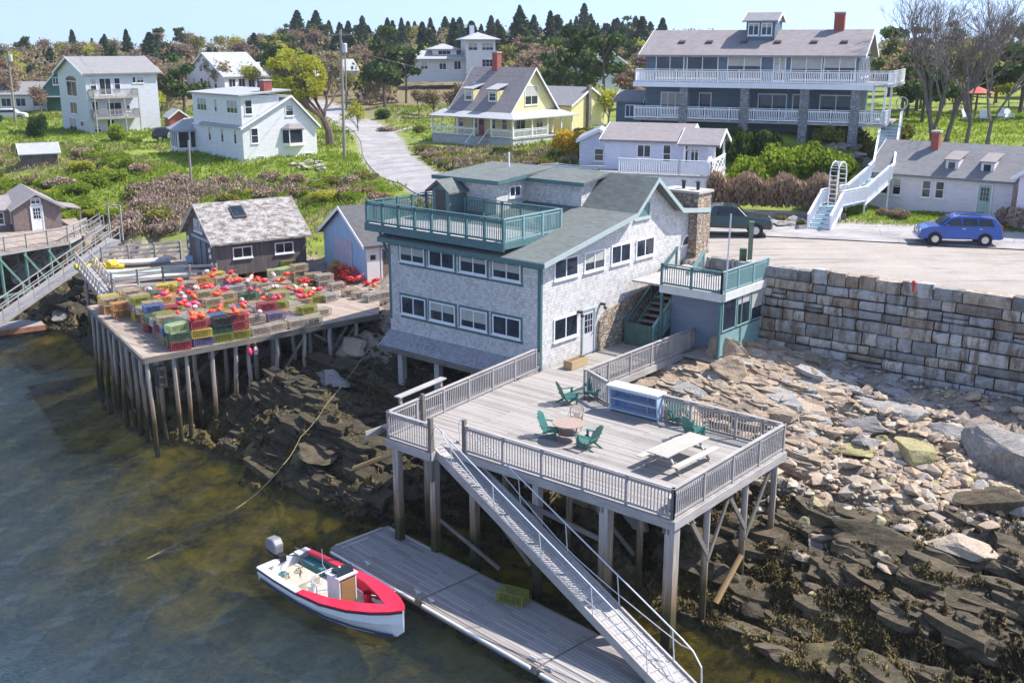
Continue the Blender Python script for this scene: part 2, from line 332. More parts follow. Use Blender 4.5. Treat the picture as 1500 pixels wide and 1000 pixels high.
# ---- masks: what the ground is made of
RDist=road_dist(XX,YY); WS=wall_side(XX,YY)
yard=smooth(.2,.6,WS)*smooth(7,9,XX)*smooth(1.0,-1.0,(YY-(64.2-(XX-16)*.31)))*(XX<60)
yard=np.maximum(yard,smooth(.2,.6,WS)*smooth(4.2,3.6,RDist)*(XX>3))
yard=np.maximum(yard,smooth(2.7,2.2,RDist)*(XX<=3))
nz=fbm(XX*.35,YY*.35,4)-.5
weed=smooth(3.5,2.1,HH+nz*2.4)*(1-UPM*(XX>-14))
leftledge=np.exp(-(((XX+9)/6)**2+((YY-47)/6)**2)); weed=np.maximum(weed,np.clip(leftledge*1.4,0,1)*(1-UPM)*.9)
cobm=np.clip(np.exp(-(((XX-17)/6.0)**2+((YY-40)/4.0)**2))*1.5,0,1)*(1-UPM)
weed=np.clip(weed*(1-cobm*.85),0,1)
grass=smooth(.55,.9,UPM+nz*.3)*(1-yard)*smooth(3.9,4.7,HH+nz*1.5)
woods=smooth(140,190,YY+nz*30+(XX>-40)*(XX<10)*15)
def quadgrid(name,X,Y,Zz,mat,attrs):
    ny,nx=X.shape; me=bpy.data.meshes.new(name); v=np.stack([X,Y,Zz],-1).reshape(-1,3)
    i=np.arange((ny-1)*nx).reshape(ny-1,nx)[:,:-1].ravel(); f=np.stack([i,i+1,i+nx+1,i+nx],-1)
    me.vertices.add(len(v)); me.vertices.foreach_set('co',v.ravel()); me.loops.add(f.size); me.loops.foreach_set('vertex_index',f.ravel().astype('i'))
    me.polygons.add(len(f)); me.polygons.foreach_set('loop_start',np.arange(0,f.size,4,dtype='i')); me.polygons.foreach_set('use_smooth',np.ones(len(f),bool))
    me.update(calc_edges=True)
    for k,a in attrs.items(): me.attributes.new(k,'FLOAT','POINT').data.foreach_set('value',a.ravel().astype('f'))
    me.materials.append(mat); return me
def ground_mat():
    q=N('ground_soil_rock'); p=q.pos(); 
    rot=math.atan2(-.68,.73)
    n1=q.noise(p,.5,6,.6); n2=q.noise(p,3.2,6,.7); n3=q.noise(p,14,5,.7); st=q.noise(q.pos((.8,5.5,2.5),(0,0,-rot)),1.3,6,.65)
    # grass
    gr=q.ramp(q.math('ADD',q.math('MULTIPLY',n1,.6),q.math('MULTIPLY',n2,.4)),[(.3,(.09,.10,.02)),(.44,(.15,.20,.022)),(.56,(.22,.28,.028)),(.7,(.25,.22,.08))])
    gr=q.mix(1,gr,q.ramp(n3,[(.3,.6),(.65,1.25)]),'MULTIPLY')
    gr=q.mix(q.attr('woods'),gr,q.ramp(n2,[(.35,(.11,.09,.035)),(.5,(.19,.15,.07)),(.65,(.26,.2,.12))]))
    # bare rock
    rk=q.ramp(st,[(.28,(.09,.07,.055)),(.42,(.22,.175,.14)),(.55,(.36,.30,.25)),(.66,(.25,.20,.16)),(.8,(.47,.42,.37))])
    rk=q.mix(1,rk,q.ramp(n3,[(.3,.65),(.7,1.2)]),'MULTIPLY')
    # seaweed covered rock
    wd=q.ramp(q.math('ADD',q.math('MULTIPLY',n2,.6),q.math('MULTIPLY',n3,.4)),[(.3,(.03,.024,.012)),(.45,(.085,.065,.03)),(.55,(.14,.115,.05)),(.66,(.21,.16,.09)),(.78,(.32,.26,.19))])
    # gravel
    gv=q.ramp(q.math('ADD',q.math('MULTIPLY',n1,.5),q.math('MULTIPLY',n3,.5)),[(.3,(.22,.19,.16)),(.45,(.36,.315,.275)),(.6,(.41,.365,.32)),(.75,(.52,.47,.42))])
    gv=q.mix(1,gv,q.ramp(q.noise(q.pos((.18,1.6,1),(0,0,.3)),1.1,5,.65),[(.36,.72),(.46,1.0),(.6,1.0),(.7,1.15)]),'MULTIPLY')
    c=q.mix(q.attr('weed'),rk,wd); c=q.mix(q.attr('grass'),c,gr); c=q.mix(q.attr('gravel'),c,gv)
    # seabed: olive weed beds and pale sand below the tide line
    sp=q.n('SeparateXYZ'); g=q.n('NewGeometry'); q.t.links.new(g.outputs['Position'],sp.inputs[0])
    sb=q.ramp(q.math('ADD',q.math('MULTIPLY',n1,.75),q.math('MULTIPLY',n2,.25)),[(.36,(.05,.042,.008)),(.45,(.24,.19,.02)),(.58,(.55,.43,.05)),(.7,(.62,.5,.12))])
    under=q.ramp(q.math('ADD',q.math('MULTIPLY',sp.outputs[2],1.0),.35),[(.0,1.0),(.25,0.0)]); c=q.mix(under,c,sb)
    q.col(c,.92); h=q.math('ADD',q.math('MULTIPLY',n3,.5),q.math('ADD',q.math('MULTIPLY',st,.9),q.math('MULTIPLY',n2,.6))); q.bump(h,.7,.12); return q.m
ground=link('ground',quadgrid('ground',XX,YY,HH,ground_mat(),{'weed':weed,'grass':grass,'gravel':yard,'woods':woods})); tag(ground,kind='structure')
# ---- road: paved sheet following the ground
def ribbon(name,pts,wdt,mat,dz=.03,nw=6,step=1.0,wfun=None):
    P_=[np.array(p,float) for p in pts]; cs=[]
    for i in range(len(P_)-1):
        a,b=P_[i],P_[i+1]; pm=P_[max(i-1,0)]; pn=P_[min(i+2,len(P_)-1)]; n=max(2,int(np.linalg.norm(b-a)/step))
        for k in range(n):
            t=k/n; cs.append(.5*((2*a)+(b-pm)*t+(2*pm-5*a+4*b-pn)*t*t+(3*a-3*b+pn-pm)*t**3))
    cs=np.array(cs+[P_[-1]]); d=np.gradient(cs,axis=0); d/=np.linalg.norm(d,axis=1)[:,None]; nrm=np.stack([-d[:,1],d[:,0]],-1)
    w_=np.array([wfun(c) if wfun else wdt for c in cs]); o=np.linspace(-.5,.5,nw)
    X=cs[:,0][:,None]+nrm[:,0][:,None]*w_[:,None]*o; Y=cs[:,1][:,None]+nrm[:,1][:,None]*w_[:,None]*o
    base=tz(X,Y)
    # keep the sheet above every ground facet beneath it
    m=base.max(axis=1,keepdims=True); Zr=base+dz
    return link(name,quadgrid(name,X,Y,Zr,mat,{}))
q=N('road_asphalt'); p=q.pos(); n1=q.noise(p,.35,5,.6); n3=q.noise(p,22,4,.7)
vc=q.n('TexVoronoi',_feature='DISTANCE_TO_EDGE',Scale=.55); q.t.links.new(q.pos((1,1,1)),vc.inputs[0]); crk=q.ramp(q.math('ADD',vc.outputs[0],q.math('MULTIPLY',n3,.05)),[(.02,.55),(.045,1.0)]); pat=q.ramp(q.noise(q.pos((.5,1.6,1)),.6,4,.6),[(.42,.78),(.47,1.0),(.6,1.0),(.68,1.12)]); n1c=q.mix(1,crk,pat,'MULTIPLY')
q.col(q.mix(1,q.ramp(n1,[(.3,(.26,.245,.235)),(.55,(.37,.35,.345)),(.75,(.43,.41,.40))]),q.ramp(n3,[(.3,.8),(.7,1.12)]),'MULTIPLY'),.9); q.bump(n3,.3,.02)
q.set(q.b,'Base Color',q.mix(1,q.b.inputs['Base Color'].links[0].from_socket,n1c,'MULTIPLY'))
road=ribbon('road',ROADC,4.6,q.m,.06,9,1.0,lambda c:4.4 if c[1]>75 else 5.2); tag(road,kind='structure')
# ---- water
q=N('sea_water'); p=q.pos(); 
ang=R(28); w1=q.noise(q.pos((.26,.95,1),(0,0,ang)),1.5,6,.7); w2=q.noise(q.pos((1,2.6,1),(0,0,ang+.3)),4.5,4,.6)
w1r=q.math('ABSOLUTE',q.math('SUBTRACT',w1,.5)); h=q.math('ADD',q.math('MULTIPLY',w1r,-1.6),q.math('MULTIPLY',w2,.35)); bn=q.bump(h,1.0,1.5); q.t.links.remove(q.b.inputs['Normal'].links[0])
big=q.noise(p,.09,3,.5)
dif=q.n('BsdfDiffuse'); q.t.links.new(q.ramp(big,[(.35,(.05,.095,.13)),(.65,(.09,.145,.195))]),dif.inputs[0]); q.t.links.new(bn,dif.inputs['Normal'])
tr=q.n('BsdfTransparent'); tr.inputs[0].default_value=(.93,.90,.55,1)
sepz=q.n('SeparateXYZ'); q.t.links.new(p,sepz.inputs[0])
# murk grows away from the shore: depth of bed stored on the sheet
dep=q.attr('depth'); body=q.n('MixShader'); q.t.links.new(q.ramp(dep,[(0,.02),(.33,.1),(.55,.5),(.85,.96)]),body.inputs[0]); q.t.links.new(tr.outputs[0],body.inputs[1]); q.t.links.new(dif.outputs[0],body.inputs[2])
gl=q.n('BsdfGlossy',Roughness=.05); gl.inputs[0].default_value=(.95,.97,1,1); q.t.links.new(bn,gl.inputs['Normal'])
fr=q.n('Fresnel',IOR=1.4); q.t.links.new(bn,fr.inputs['Normal']); mx=q.n('MixShader'); q.t.links.new(fr.outputs[0],mx.inputs[0]); q.t.links.new(body.outputs[0],mx.inputs[1]); q.t.links.new(gl.outputs[0],mx.inputs[2]); q.t.links.new(mx.outputs[0],q.out.inputs[0])
wx=axis(-500,-40,30,120,.8,1.2); wy=axis(-60,10,80,100,.8,1.2); WX,WY=np.meshgrid(wx,wy)
from math import sin
WZ=.03*np.sin(WX*1.1+WY*1.7)+.02*np.sin(WX*2.3-WY*.9); dpt=np.clip(-_S(WX,WY)/3.2,0,1)
water=link('water',quadgrid('water',WX,WY,WZ,q.m,{'depth':dpt})); tag(water,kind='structure')
# ---- granite retaining wall built of real blocks
q=N('granite_blocks'); rb=q.attr('tone'); o=q.pos(); f=q.noise(o,2.2,5,.7); g=q.noise(o,12,4,.7)
stn=q.noise(q.pos((2.5,2.5,.5)),1.1,4,.6)
b=q.ramp(rb,[(0,(.17,.165,.16)),(.25,(.36,.355,.35)),(.45,(.46,.45,.435)),(.6,(.42,.34,.26)),(.75,(.54,.53,.51)),(.9,(.34,.26,.19)),(1,(.22,.185,.16))])
b=q.mix(q.ramp(stn,[(.48,0.0),(.62,.8)]),b,(.15,.10,.065)); b=q.mix(1,b,q.ramp(q.math('ADD',q.math('MULTIPLY',f,.6),q.math('MULTIPLY',g,.4)),[(.3,.5),(.7,1.35)]),'MULTIPLY')
q.col(b,.92); q.bump(q.math('ADD',f,q.math('MULTIPLY',g,.5)),.8,.06); GRAN=q.m
def block_wall(name,path,ztop,zbot_fun,rowh,lmin,lmax,mat,depth=.55,batter=.06,parent=None):
    rr=random.Random(5); vs=[];fs=[];tone=[]
    seg=[];L=0
    for a,b in zip(path[:-1],path[1:]): l=math.dist(a,b); seg.append((L,l,a,b)); L+=l
    def at(s_):
        for (l0,l,a,b) in seg:
            if s_<=l0+l or (l0,l,a,b)==seg[-1]:
                t=(s_-l0)/l; return Vector((a[0]+(b[0]-a[0])*t,a[1]+(b[1]-a[1])*t,0)),Vector((-(b[1]-a[1])/l,(b[0]-a[0])/l,0)),Vector(((b[0]-a[0])/l,(b[1]-a[1])/l,0))
    z=ztop; row=0
    while z>-.5:
        hh=rowh*rr.uniform(.8,1.25) if row else rowh*1.1; s_=-rr.uniform(0,lmax)
        while s_<L:
            ln=rr.uniform(lmin,lmax) if rr.random()<.7 else rr.uniform(lmax,lmax*1.7); a_,b_=max(s_,0),min(s_+ln,L)
            if b_-a_>.12:
                pm,nm,tm=at((a_+b_)/2)
                if z>zbot_fun(pm+nm*.9)-.4:
                    splits=[(0,1)] if rr.random()<.94 or row==0 else [(0,.5),(.5,1)]
                    for (f0,f1) in splits:
                        n0=len(vs); g_=.03; j=lambda k=.035: rr.uniform(-k,k)
                        zt=z-hh*f0-g_+(rr.uniform(-.03,.12) if row==0 else j(.02)); zb=z-hh*f1+g_+j(.02); out=row*batter*rowh*2+rr.uniform(-.02,.09)
                        if row==0: zb=z-hh
                        # front face 3x3 with pillow relief
                        pts=[]
                        for iy in range(4):
                            for ix in range(4):
                                s2=a_+g_+(b_-a_-2*g_)*ix/3; pp,nn,_=at(min(max(s2,0),L)); edge=(ix in(0,3))+(iy in(0,3)); zz=zt+(zb-zt)*iy/3
                                o_=out-(.05 if edge==1 else .10 if edge==2 else 0)+j(.03); pts.append(pp+nn*o_+Vector((0,0,zz+j(.02))))
                        vs+=pts
                        back=[]
                        for (ix,iy) in ((0,0),(3,0),(3,3),(0,3)):
                            s2=a_+g_+(b_-a_-2*g_)*ix/3; pp,nn,_=at(min(max(s2,0),L)); back.append(pp-nn*depth+Vector((0,0,(zt if iy==0 else zb))))
                        vs+=back
                        for iy in range(3):
                            for ix in range(3):
                                k=n0+iy*4+ix; fs.append((k,k+1,k+5,k+4))
                        B0=n0+16
                        fs+=[(n0+3,n0+2,n0+1,n0,B0,B0+1),(n0+12,n0+13,n0+14,n0+15,B0+2,B0+3),(n0,n0+4,n0+8,n0+12,B0+3,B0),(n0+15,n0+11,n0+7,n0+3,B0+1,B0+2),(B0+3,B0+2,B0+1,B0)]
                        t_=rr.random(); tone+=[t_]*20
            s_+=ln
        z-=hh; row+=1
    me=bpy.data.meshes.new(name); me.from_pydata([tuple(v) for v in vs],[],fs); me.attributes.new('tone','FLOAT','POINT').data.foreach_set('value',tone); me.materials.append(mat); me.update()
    return link(name,me,parent)
wall_path=[(46,27.6),(30,39.7),(22.6,45.25),(11.2,53.8),(10.2,54.9)]

sw=block_wall('stone_wall',wall_path,8.66,lambda p:float(tz(p.x,p.y)),.55,.55,1.25,GRAN)
tag(sw,'tall granite block retaining wall holding up the gravel yard beside the road','stone wall')
# ================= shared builders =================
TRIM=paint('white_trim',(.78,.78,.80),.5,.06); GREEN=paint('green_trim',(.075,.155,.16),.55,.15); GLS=glass()
DOCK=wood('weathered_wood',(.46,.43,.415),(.20,.185,.175)); DOCK_D=wood('dark_old_wood',(.22,.195,.17),(.08,.07,.06))
def window(parent,o,ud,w,h,fm=TRIM,cols=2,rows=1,fr=.07,sill=True,dep=.05,name='window',gm=None,surround=None):
    """o = lower left corner on the wall as seen from outside, ud = unit vector to the viewer's right along the wall"""
    o=Vector(o); ud=Vector(ud).normalized(); n=ud.cross(Z); mb=MB()
    def B(a0,a1,b0,b1,d0,d1,m=mb):
        p=[o+ud*a+Z*b for a,b in ((a0,b0),(a1,b0),(a1,b1),(a0,b1))]; m.prism([x+n*d1 for x in p],-n*(d1-d0))
    B(0,w,0,fr,-.01,dep);B(0,w,h-fr,h,-.01,dep);B(0,fr,fr,h-fr,-.01,dep);B(w-fr,w,fr,h-fr,-.01,dep)
    for i in range(1,cols): x=w*i/cols; B(x-fr*.4,x+fr*.4,fr,h-fr,-.01,dep*.8)
    for i in range(1,rows):
        z_=h*i/rows; xs=[fr]+[w*k/cols for k in range(1,cols)]+[w-fr]
        for a,b in zip(xs[:-1],xs[1:]): B(a+fr*.4*(a>fr),b-fr*.4*(b<w-fr),z_-fr*.28,z_+fr*.28,-.01,dep*.7)
    if sill: B(-.05,w+.05,-.06,0,-.01,dep+.05)
    fo=mb.build(name,fm,parent); g=MB(); B(fr*.5,w-fr*.5,fr*.5,h-fr*.5,-.006,.012,g); po=g.build('pane',gm or GLS,fo)
    if gm is None and random.random()<.38:
        g=MB(); t_=random.uniform(.35,.75); B(fr,w-fr,h*t_,h-fr,.013,.016,g); g.build('window_blind',paint('blind_cloth',(.42,.41,.38),.8,.15),po)
    if surround:
        s_=MB(); k=surround[1]; B(-k,0,-k,h+k,-.01,.03,s_);B(w,w+k,-k,h+k,-.01,.03,s_);B(0,w,h,h+k,-.01,.03,s_);B(0,w,-k,-.06,-.01,.03,s_); s_.build('casing',surround[0],fo)
    return fo
def door(parent,o,ud,w=.95,h=2.05,dm=TRIM,fm=TRIM,lite=True,name='door'):
    o=Vector(o); ud=Vector(ud).normalized(); n=ud.cross(Z)
    def B(m,a0,a1,b0,b1,d0,d1):
        p=[o+ud*a+Z*b for a,b in ((a0,b0),(a1,b0),(a1,b1),(a0,b1))]; m.prism([x+n*d1 for x in p],-n*(d1-d0))
    d=MB(); B(d,.08,w-.08,0.02,h-.08,-.01,.03); do=d.build(name,dm,parent)
    f=MB(); B(f,0,.08,0,h,-.01,.07);B(f,w-.08,w,0,h,-.01,.07);B(f,.08,w-.08,h-.08,h,-.01,.07); f.build('door_frame',fm,do)
    if lite:
        g=MB(); B(g,.22,w-.22,h*.48,h*.88,.02,.045); g.build('door_pane',GLS,do)
        m=MB()
        for i in (1,2): x=.22+(w-.44)*i/3; B(m,x-.015,x+.015,h*.48,h*.88,.045,.055)
        for i in (1,2): z_=h*.48+h*.4*i/3; B(m,.22,w-.22,z_-.012,z_+.012,.0455,.0535)
        m.build('glazing_bars',dm,do)
    k=MB(); pp=o+ud*(w-.2)+Z*1.0; k.cyl(pp+n*.03,pp+n*.1,.03,.035,8); k.build('door_handle',paint('brass',(.45,.33,.12),.35,.05,metal=1),do)
    return do
def railing(parent,pts,mat,h=1.05,post=.1,sp=1.5,bal=.12,bw=.035,name='railing',z0=0,cap=.14,low=.1,endposts=True,postmat=None,cross=False,posth=.0):
    """posts, top cap, lower rail and balusters along a polyline"""
    r=MB(); pb=[]; done=[]
    for a,b in zip(pts[:-1],pts[1:]):
        a=Vector(a)+Z*z0;b=Vector(b)+Z*z0; d=b-a; L=d.length; u=d/L; hz=Vector((u.x,u.y,0)).length; n=max(1,round(L/sp))
        for i in range(n+1):
            p=a+d*i/n
            if any((p-x).length<.05 for x in done): continue
            done.append(p); pb.append(p)
        for i in range(n):
            p=a+d*i/n+u*post*.55/hz; q_=a+d*(i+1)/n-u*post*.55/hz
            if low is not None: r.beam(p+Z*low,q_+Z*low,.05,.09)
            r.beam(p+Z*(h-.11),q_+Z*(h-.11),.045,.09)
            if bal:
                m=max(1,int((q_-p).length/bal))
                for k in range(1,m):
                    c=p+(q_-p)*k/m; r.beam(c+Z*(.0 if low is None else low),c+Z*(h-.11),bw,bw)
            if cross: r.beam(p+Z*(low+.04),q_+Z*(h-.15),.03,.08); r.beam(q_+Z*(low+.04),p+Z*(h-.15),.028,.08)
        if cap: r.beam(a+Z*(h+.02),b+Z*(h+.02),cap,.04,ext=.05)
    ro=r.build(name,mat,parent); k=MB(); k.box(-post/2,post/2,-post/2,post/2,0,h+posth); pm_=k.mesh('railing_post',postmat or mat)
    for p in pb: link('railing_post',pm_,ro,p)
    return ro
def slab_roof(parent,poly_lines,y0,y1,th,mat,name='roof',trim=None,axis='y'):
    """profile (x,z) list swept from y0 to y1: a folded roof sheet with thickness"""
    mb=MB()
    for (xa,za),(xb,zb) in zip(poly_lines[:-1],poly_lines[1:]):
        if axis=='y': q_=[(xa,y0,za),(xb,y0,zb),(xb,y1,zb),(xa,y1,za)]
        else: q_=[(y0,xa,za),(y0,xb,zb),(y1,xb,zb),(y1,xa,za)]
        mb.prism(q_,(0,0,-th))
    ro=mb.build(name,mat,parent)
    if trim:
        t=MB()
        for yy,s_ in ((y0,-1),(y1,1)):
          if 1:
            for (xa,za),(xb,zb) in zip(poly_lines[:-1],poly_lines[1:]):
                dz=.02
                if axis=='y': q_=[(xa,yy+s_*.002,za+dz),(xb,yy+s_*.002,zb+dz),(xb,yy+s_*.002,zb-th-.08),(xa,yy+s_*.002,za-th-.08)]; t.prism(q_,(0,s_*.04,0))
                else: q_=[(yy+s_*.002,xa,za+dz),(yy+s_*.002,xb,zb+dz),(yy+s_*.002,xb,zb-th-.08),(yy+s_*.002,xa,za-th-.08)]; t.prism(q_,(s_*.04,0,0))
            t.build('bargeboard',trim,ro); t=MB()
    return ro
def piles(parent,spots,ztop,mat,r=.14,name='piling',square=False,lean=0):
    for (x,y,zb) in spots:
        m=MB(); j=lambda: random.uniform(-lean,lean)
        if square: m.beam((x,y,zb),(x,y,ztop),r*2,r*2)
        else: m.cyl((x+j(),y+j(),zb),(x,y,ztop),r*1.08,r*.92,9)
        m.build(name,mat,parent)
def pile_mat():
    if 'pile' in MATS: return MATS['pile']
    q=N('tidal_timber'); sp=q.n('SeparateXYZ'); g=q.n('NewGeometry'); q.t.links.new(g.outputs['Position'],sp.inputs[0])
    f=q.noise(q.pos((6,6,.5)),1.2,5,.7); z_=q.math('ADD',sp.outputs[2],q.math('MULTIPLY',f,1.0))
    t=q.ramp(q.math('DIVIDE',z_,6.0),[(.10,(.035,.028,.012)),(.30,(.065,.055,.02)),(.36,(.20,.13,.075)),(.55,(.34,.28,.23)),(.8,(.42,.39,.37))])
    q.col(q.mix(1,t,q.ramp(f,[(.3,.55),(.7,1.3)]),'MULTIPLY'),.9); q.bump(f,.5,.03); MATS['pile']=q.m; return q.m
PILE=pile_mat()
# ================= THE SHINGLED HARBOUR BUILDING =================
BA=R(50); BO=Vector((1.3,47.3,DK))
def Bw(x,y,z=0):
    return Vector((BO.x+x*math.cos(BA)-y*math.sin(BA),BO.y+x*math.sin(BA)+y*math.cos(BA),BO.z+z))
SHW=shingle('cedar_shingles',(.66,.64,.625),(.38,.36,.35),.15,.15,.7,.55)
ROOFG=shingle('green_grey_roof',(.155,.172,.163),(.09,.102,.097),.33,.145,.6,.7,.95,.3)
bd=empty('shingled_building',BO,BA,'grey shingled two storey harbour building with green trim and a roof deck','building')
W1,L1=14.0,10.0
prof=[(0,5.2),(7.0,6.45),(8.9,8.0),(11.4,6.2),(14.0,5.9)]     # underside of the roof along the gable
m=MB(); gb=[(0,0,-.1)]+[(14,0,-.1)]+[(x,0,z) for x,z in prof[::-1]]
m.prism(gb,(0,L1,0)); m.build('shingle_wall',SHW,bd)
# skirt flaring out over the rocks on the sea side
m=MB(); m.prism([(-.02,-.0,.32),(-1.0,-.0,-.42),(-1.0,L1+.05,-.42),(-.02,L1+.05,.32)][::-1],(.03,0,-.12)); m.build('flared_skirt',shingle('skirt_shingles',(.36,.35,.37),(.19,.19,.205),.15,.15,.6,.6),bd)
m=MB(); m.box(-1.05,13.8,.2,L1-.1,-.55,-.32); m.build('floor_joists',DOCK_D,bd)
rp=[(-.45,5.22),(7.0,6.6),(8.9,8.2),(11.4,6.35),(14.25,6.05)]
slab_roof(bd,rp,-.55,L1+.3,.14,ROOFG,'roof',paint('pale_green_trim',(.36,.43,.42),.55,.08))
m=MB(); m.box(-.5,-.46,-.55,L1+.3,4.98,5.2); m.build('eave_fascia',GREEN,bd)
m=MB(); m.box(-.03,.0-.001,.0,L1,4.8,5.14); m.box(-.03,-.001,0,.14,.9,4.8); m.box(-.03,-.001,L1-.14,L1,.9,4.8); m.box(-.001,.14,-.03,-.001,0,5.1); m.builds('corner_board',GREEN,bd)
DG=(GREEN,.1)
for y in (1.15,3.25,5.35,7.4):
    window(bd,(0,y+1.75,4.06),(0,-1,0),1.75,.95,TRIM,2,1,surround=DG,name='window')
    window(bd,(0,y+1.75,1.3),(0,-1,0),1.75,.98,TRIM,2,1,surround=DG,name='window')
m=MB()
m.box(-.028,-.012,1.0,L1-.8,3.86,3.95); m.box(-.028,-.012,1.0,L1-.8,5.11,5.135); m.box(-.028,-.012,1.0,L1-.8,1.1,1.19); m.builds('band_board',GREEN,bd)
for x in (1.0,3.35,5.6,7.8): window(bd,(x,0,4.12),(1,0,0),1.85 if x<3 else 1.7,.98,TRIM,2,1)
window(bd,(1.0,0,1.15),(1,0,0),1.9,1.12,TRIM,2,1)
wv=window(bd,(7.55,0,6.15),(1,0,0),1.45,.85,paint('pale_green_trim',(.36,.43,.42)),1,1,.09,gm=paint('green_louvre',(.10,.20,.19),.4,.1)); wv.name='attic_vent'
door(bd,(3.25,0,0),(1,0,0),1.05,2.3,paint('grey_door',(.55,.55,.57)),paint('pale_green_trim',(.36,.43,.42)))
# arched fan vent near the road end
m=MB(); 
for i in range(9):
    a0=math.pi*i/9;a1=math.pi*(i+1)/9; c=(12.75,-.04,4.2)
    m.prism([(c[0]+.5*math.cos(a),c[1],c[2]+.55*math.sin(a)) for a in (a0,a1)]+[(c[0]+.36*math.cos(a),c[1],c[2]+.42*math.sin(a)) for a in (a1,a0)],(0,.05,0))
m.box(12.2,13.3,-.05,-.005,4.08,4.19); m.build('arched_window',TRIM,bd)
m=MB(); m.prism([(12.75+.38*math.cos(math.pi*i/10),-.02,4.2+.44*math.sin(math.pi*i/10)) for i in range(11)],(0,.02,0)); m.build('arched_pane',paint('rust_pane',(.09,.075,.07),.4),bd)
# cobble veneer below and stone chimney
COB=stonemat('cobble_veneer',[(.42,.30,.20),(.30,.22,.16),(.50,.40,.30),(.36,.33,.30),(.47,.34,.22)],3.2,(.13,.11,.09))
m=MB(); m.prism([(4.55,-.14,-.05),(14.0,-.14,-.05),(14.0,-.14,3.2),(12.2,-.14,3.0),(5.2,-.14,1.95),(4.6,-.14,1.5)],(0,.139,0)); m.build('cobble_veneer',COB,bd)
m=MB(); m.box(12.75,14.6,-.62,2.0,-.4,3.5) ; m.box(12.9,14.3,-.55,1.75,3.5,6.95); m.build('stone_chimney',COB,bd)
m=MB(); m.box(12.8,14.4,-.65,1.85,6.95,7.08); m.build('chimney_cap',paint('concrete',(.42,.40,.38),.9,.15),bd)
m=MB()
for yy in (-.1,.8): m.cyl((13.6,yy,7.08),(13.6,yy,7.5),.09,.11,8); m.cyl((13.6,yy,7.5),(13.6,yy,7.58),.2,.02,8)
m.builds('flue_cowl',paint('black_iron',(.02,.02,.02),.6),bd)
for (x,z) in ((2.8,2.25),(4.7,2.3)):
    m=MB(); m.box(x,x+.16,-.28,-.03,z,z+.1); m.cyl((x+.08,-.24,z-.05),(x+.08,-.36,z-.16),.07,.09,8); m.build('wall_light',paint('black_iron',(.02,.02,.02),.6),bd)
# roof penthouse
SHD=SHW
m=MB(); m.prism([(7.0,2.9,6.3),(7.0,6.6,6.3),(7.0,6.6,7.85),(7.0,2.9,7.85)][::-1],(4.2,0,0)); m.build('penthouse_wall',SHD,bd)
m=MB(); m.prism([(4.6,6.6,5.9),(4.6,10.6,5.9),(4.6,10.6,7.85),(4.6,6.6,7.85)][::-1],(6.6,0,0)); m.build('penthouse_wall',SHD,bd)
window(bd,(5.6,6.6,6.9),(1,0,0),.95,.6,TRIM,2,1)
m=MB(); 
m.prism([(6.7,2.55,7.9),(9.2,2.55,8.22),(11.4,2.55,7.9),(11.4,6.3,7.9),(9.2,6.3,8.22),(6.7,6.3,7.9)][::-1] if False else [(6.7,2.55,7.88),(9.2,2.55,8.24),(9.2,6.3,8.24),(6.7,6.3,7.88)],(0,0,-.12)); m.prism([(9.2,2.55,8.24),(11.5,2.55,7.9),(11.5,6.3,7.9),(9.2,6.3,8.24)],(0,0,-.12))
m.prism([(4.3,6.3,7.9),(9.2,6.3,8.24),(9.2,10.9,8.24),(4.3,10.9,7.9)],(0,0,-.12)); m.prism([(9.2,6.3,8.24),(11.5,6.3,7.9),(11.5,10.9,7.9),(9.2,10.9,8.24)],(0,0,-.12)); m.build('penthouse_roof',ROOFG,bd)
m=MB(); m.box(6.64,6.69,2.5,6.3,7.7,7.9); m.box(4.24,4.29,6.25,10.95,7.7,7.92); m.prism([(4.3,6.26,7.92),(6.66,6.26,8.08),(6.66,6.26,7.88),(4.3,6.26,7.72)],(0,-.04,0)); m.build('penthouse_fascia',GREEN,bd)
m=MB(); m.cyl((8.2,8.8,8.1),(8.2,8.8,8.95),.05,.05,8); m.build('vent_pipe',TRIM,bd)
# little gabled stair head with its door
m=MB(); m.prism([(3.3,8.75,5.7),(3.3,10.0,5.7),(3.3,10.0,7.3),(3.3,9.38,7.75),(3.3,8.75,7.3)][::-1],(1.6,0,0)); m.build('stairhead_wall',paint('stairhead_green',(.10,.17,.18),.6),bd)
m=MB(); m.prism([(3.0,9.38,7.88),(3.0,8.5,7.25),(5.0,8.5,7.25),(5.0,9.38,7.88)],(0,0,-.09)); m.prism([(3.0,10.26,7.25),(3.0,9.38,7.88),(5.0,9.38,7.88),(5.0,10.26,7.25)],(0,0,-.09)); m.build('stairhead_roof',ROOFG,bd)
m=MB(); m.box(3.26,3.3,9.05,9.72,5.75,7.3); m.build('stairhead_door',paint('dark_door',(.055,.05,.05),.5),bd)
# roof deck
m=MB(); m.box(-.35,4.1,1.9,11.25,5.75,5.83); m.build('roof_deck_floor',plank('roof_deck_boards',(.50,.47,.46),(.30,.28,.27),.14,3,rot=90),bd)
m=MB(); m.box(-.42,-.36,1.85,11.3,5.45,5.85); m.box(-.36,4.1,11.26,11.31,5.45,5.85); m.box(-.36,4.1,1.84,1.89,5.55,5.85)
for y in np.arange(2.2,11.2,1.2): m.beam((-.3,y,5.68),(4.0,y,5.68),.06,.12)
m.beam((.3,10.05,3.6),(.3,11.1,5.6),.1,.1); m.beam((3.6,10.05,3.6),(3.6,11.1,5.6),.1,.1); m.build('roof_deck_frame',GREEN,bd)
PG=paint('rail_green',(.06,.15,.16),.55,.12)
railing(bd,[(-.3,1.97,5.83),(-.3,11.2,5.83)],PG,1.1,.13,1.22,.11,.035,'roof_deck_railing')
railing(bd,[(-.3,11.2,5.83),(4.05,11.2,5.83),(4.05,10.4,5.83)],PG,1.1,.12,1.2,.11,.035,'roof_deck_railing')
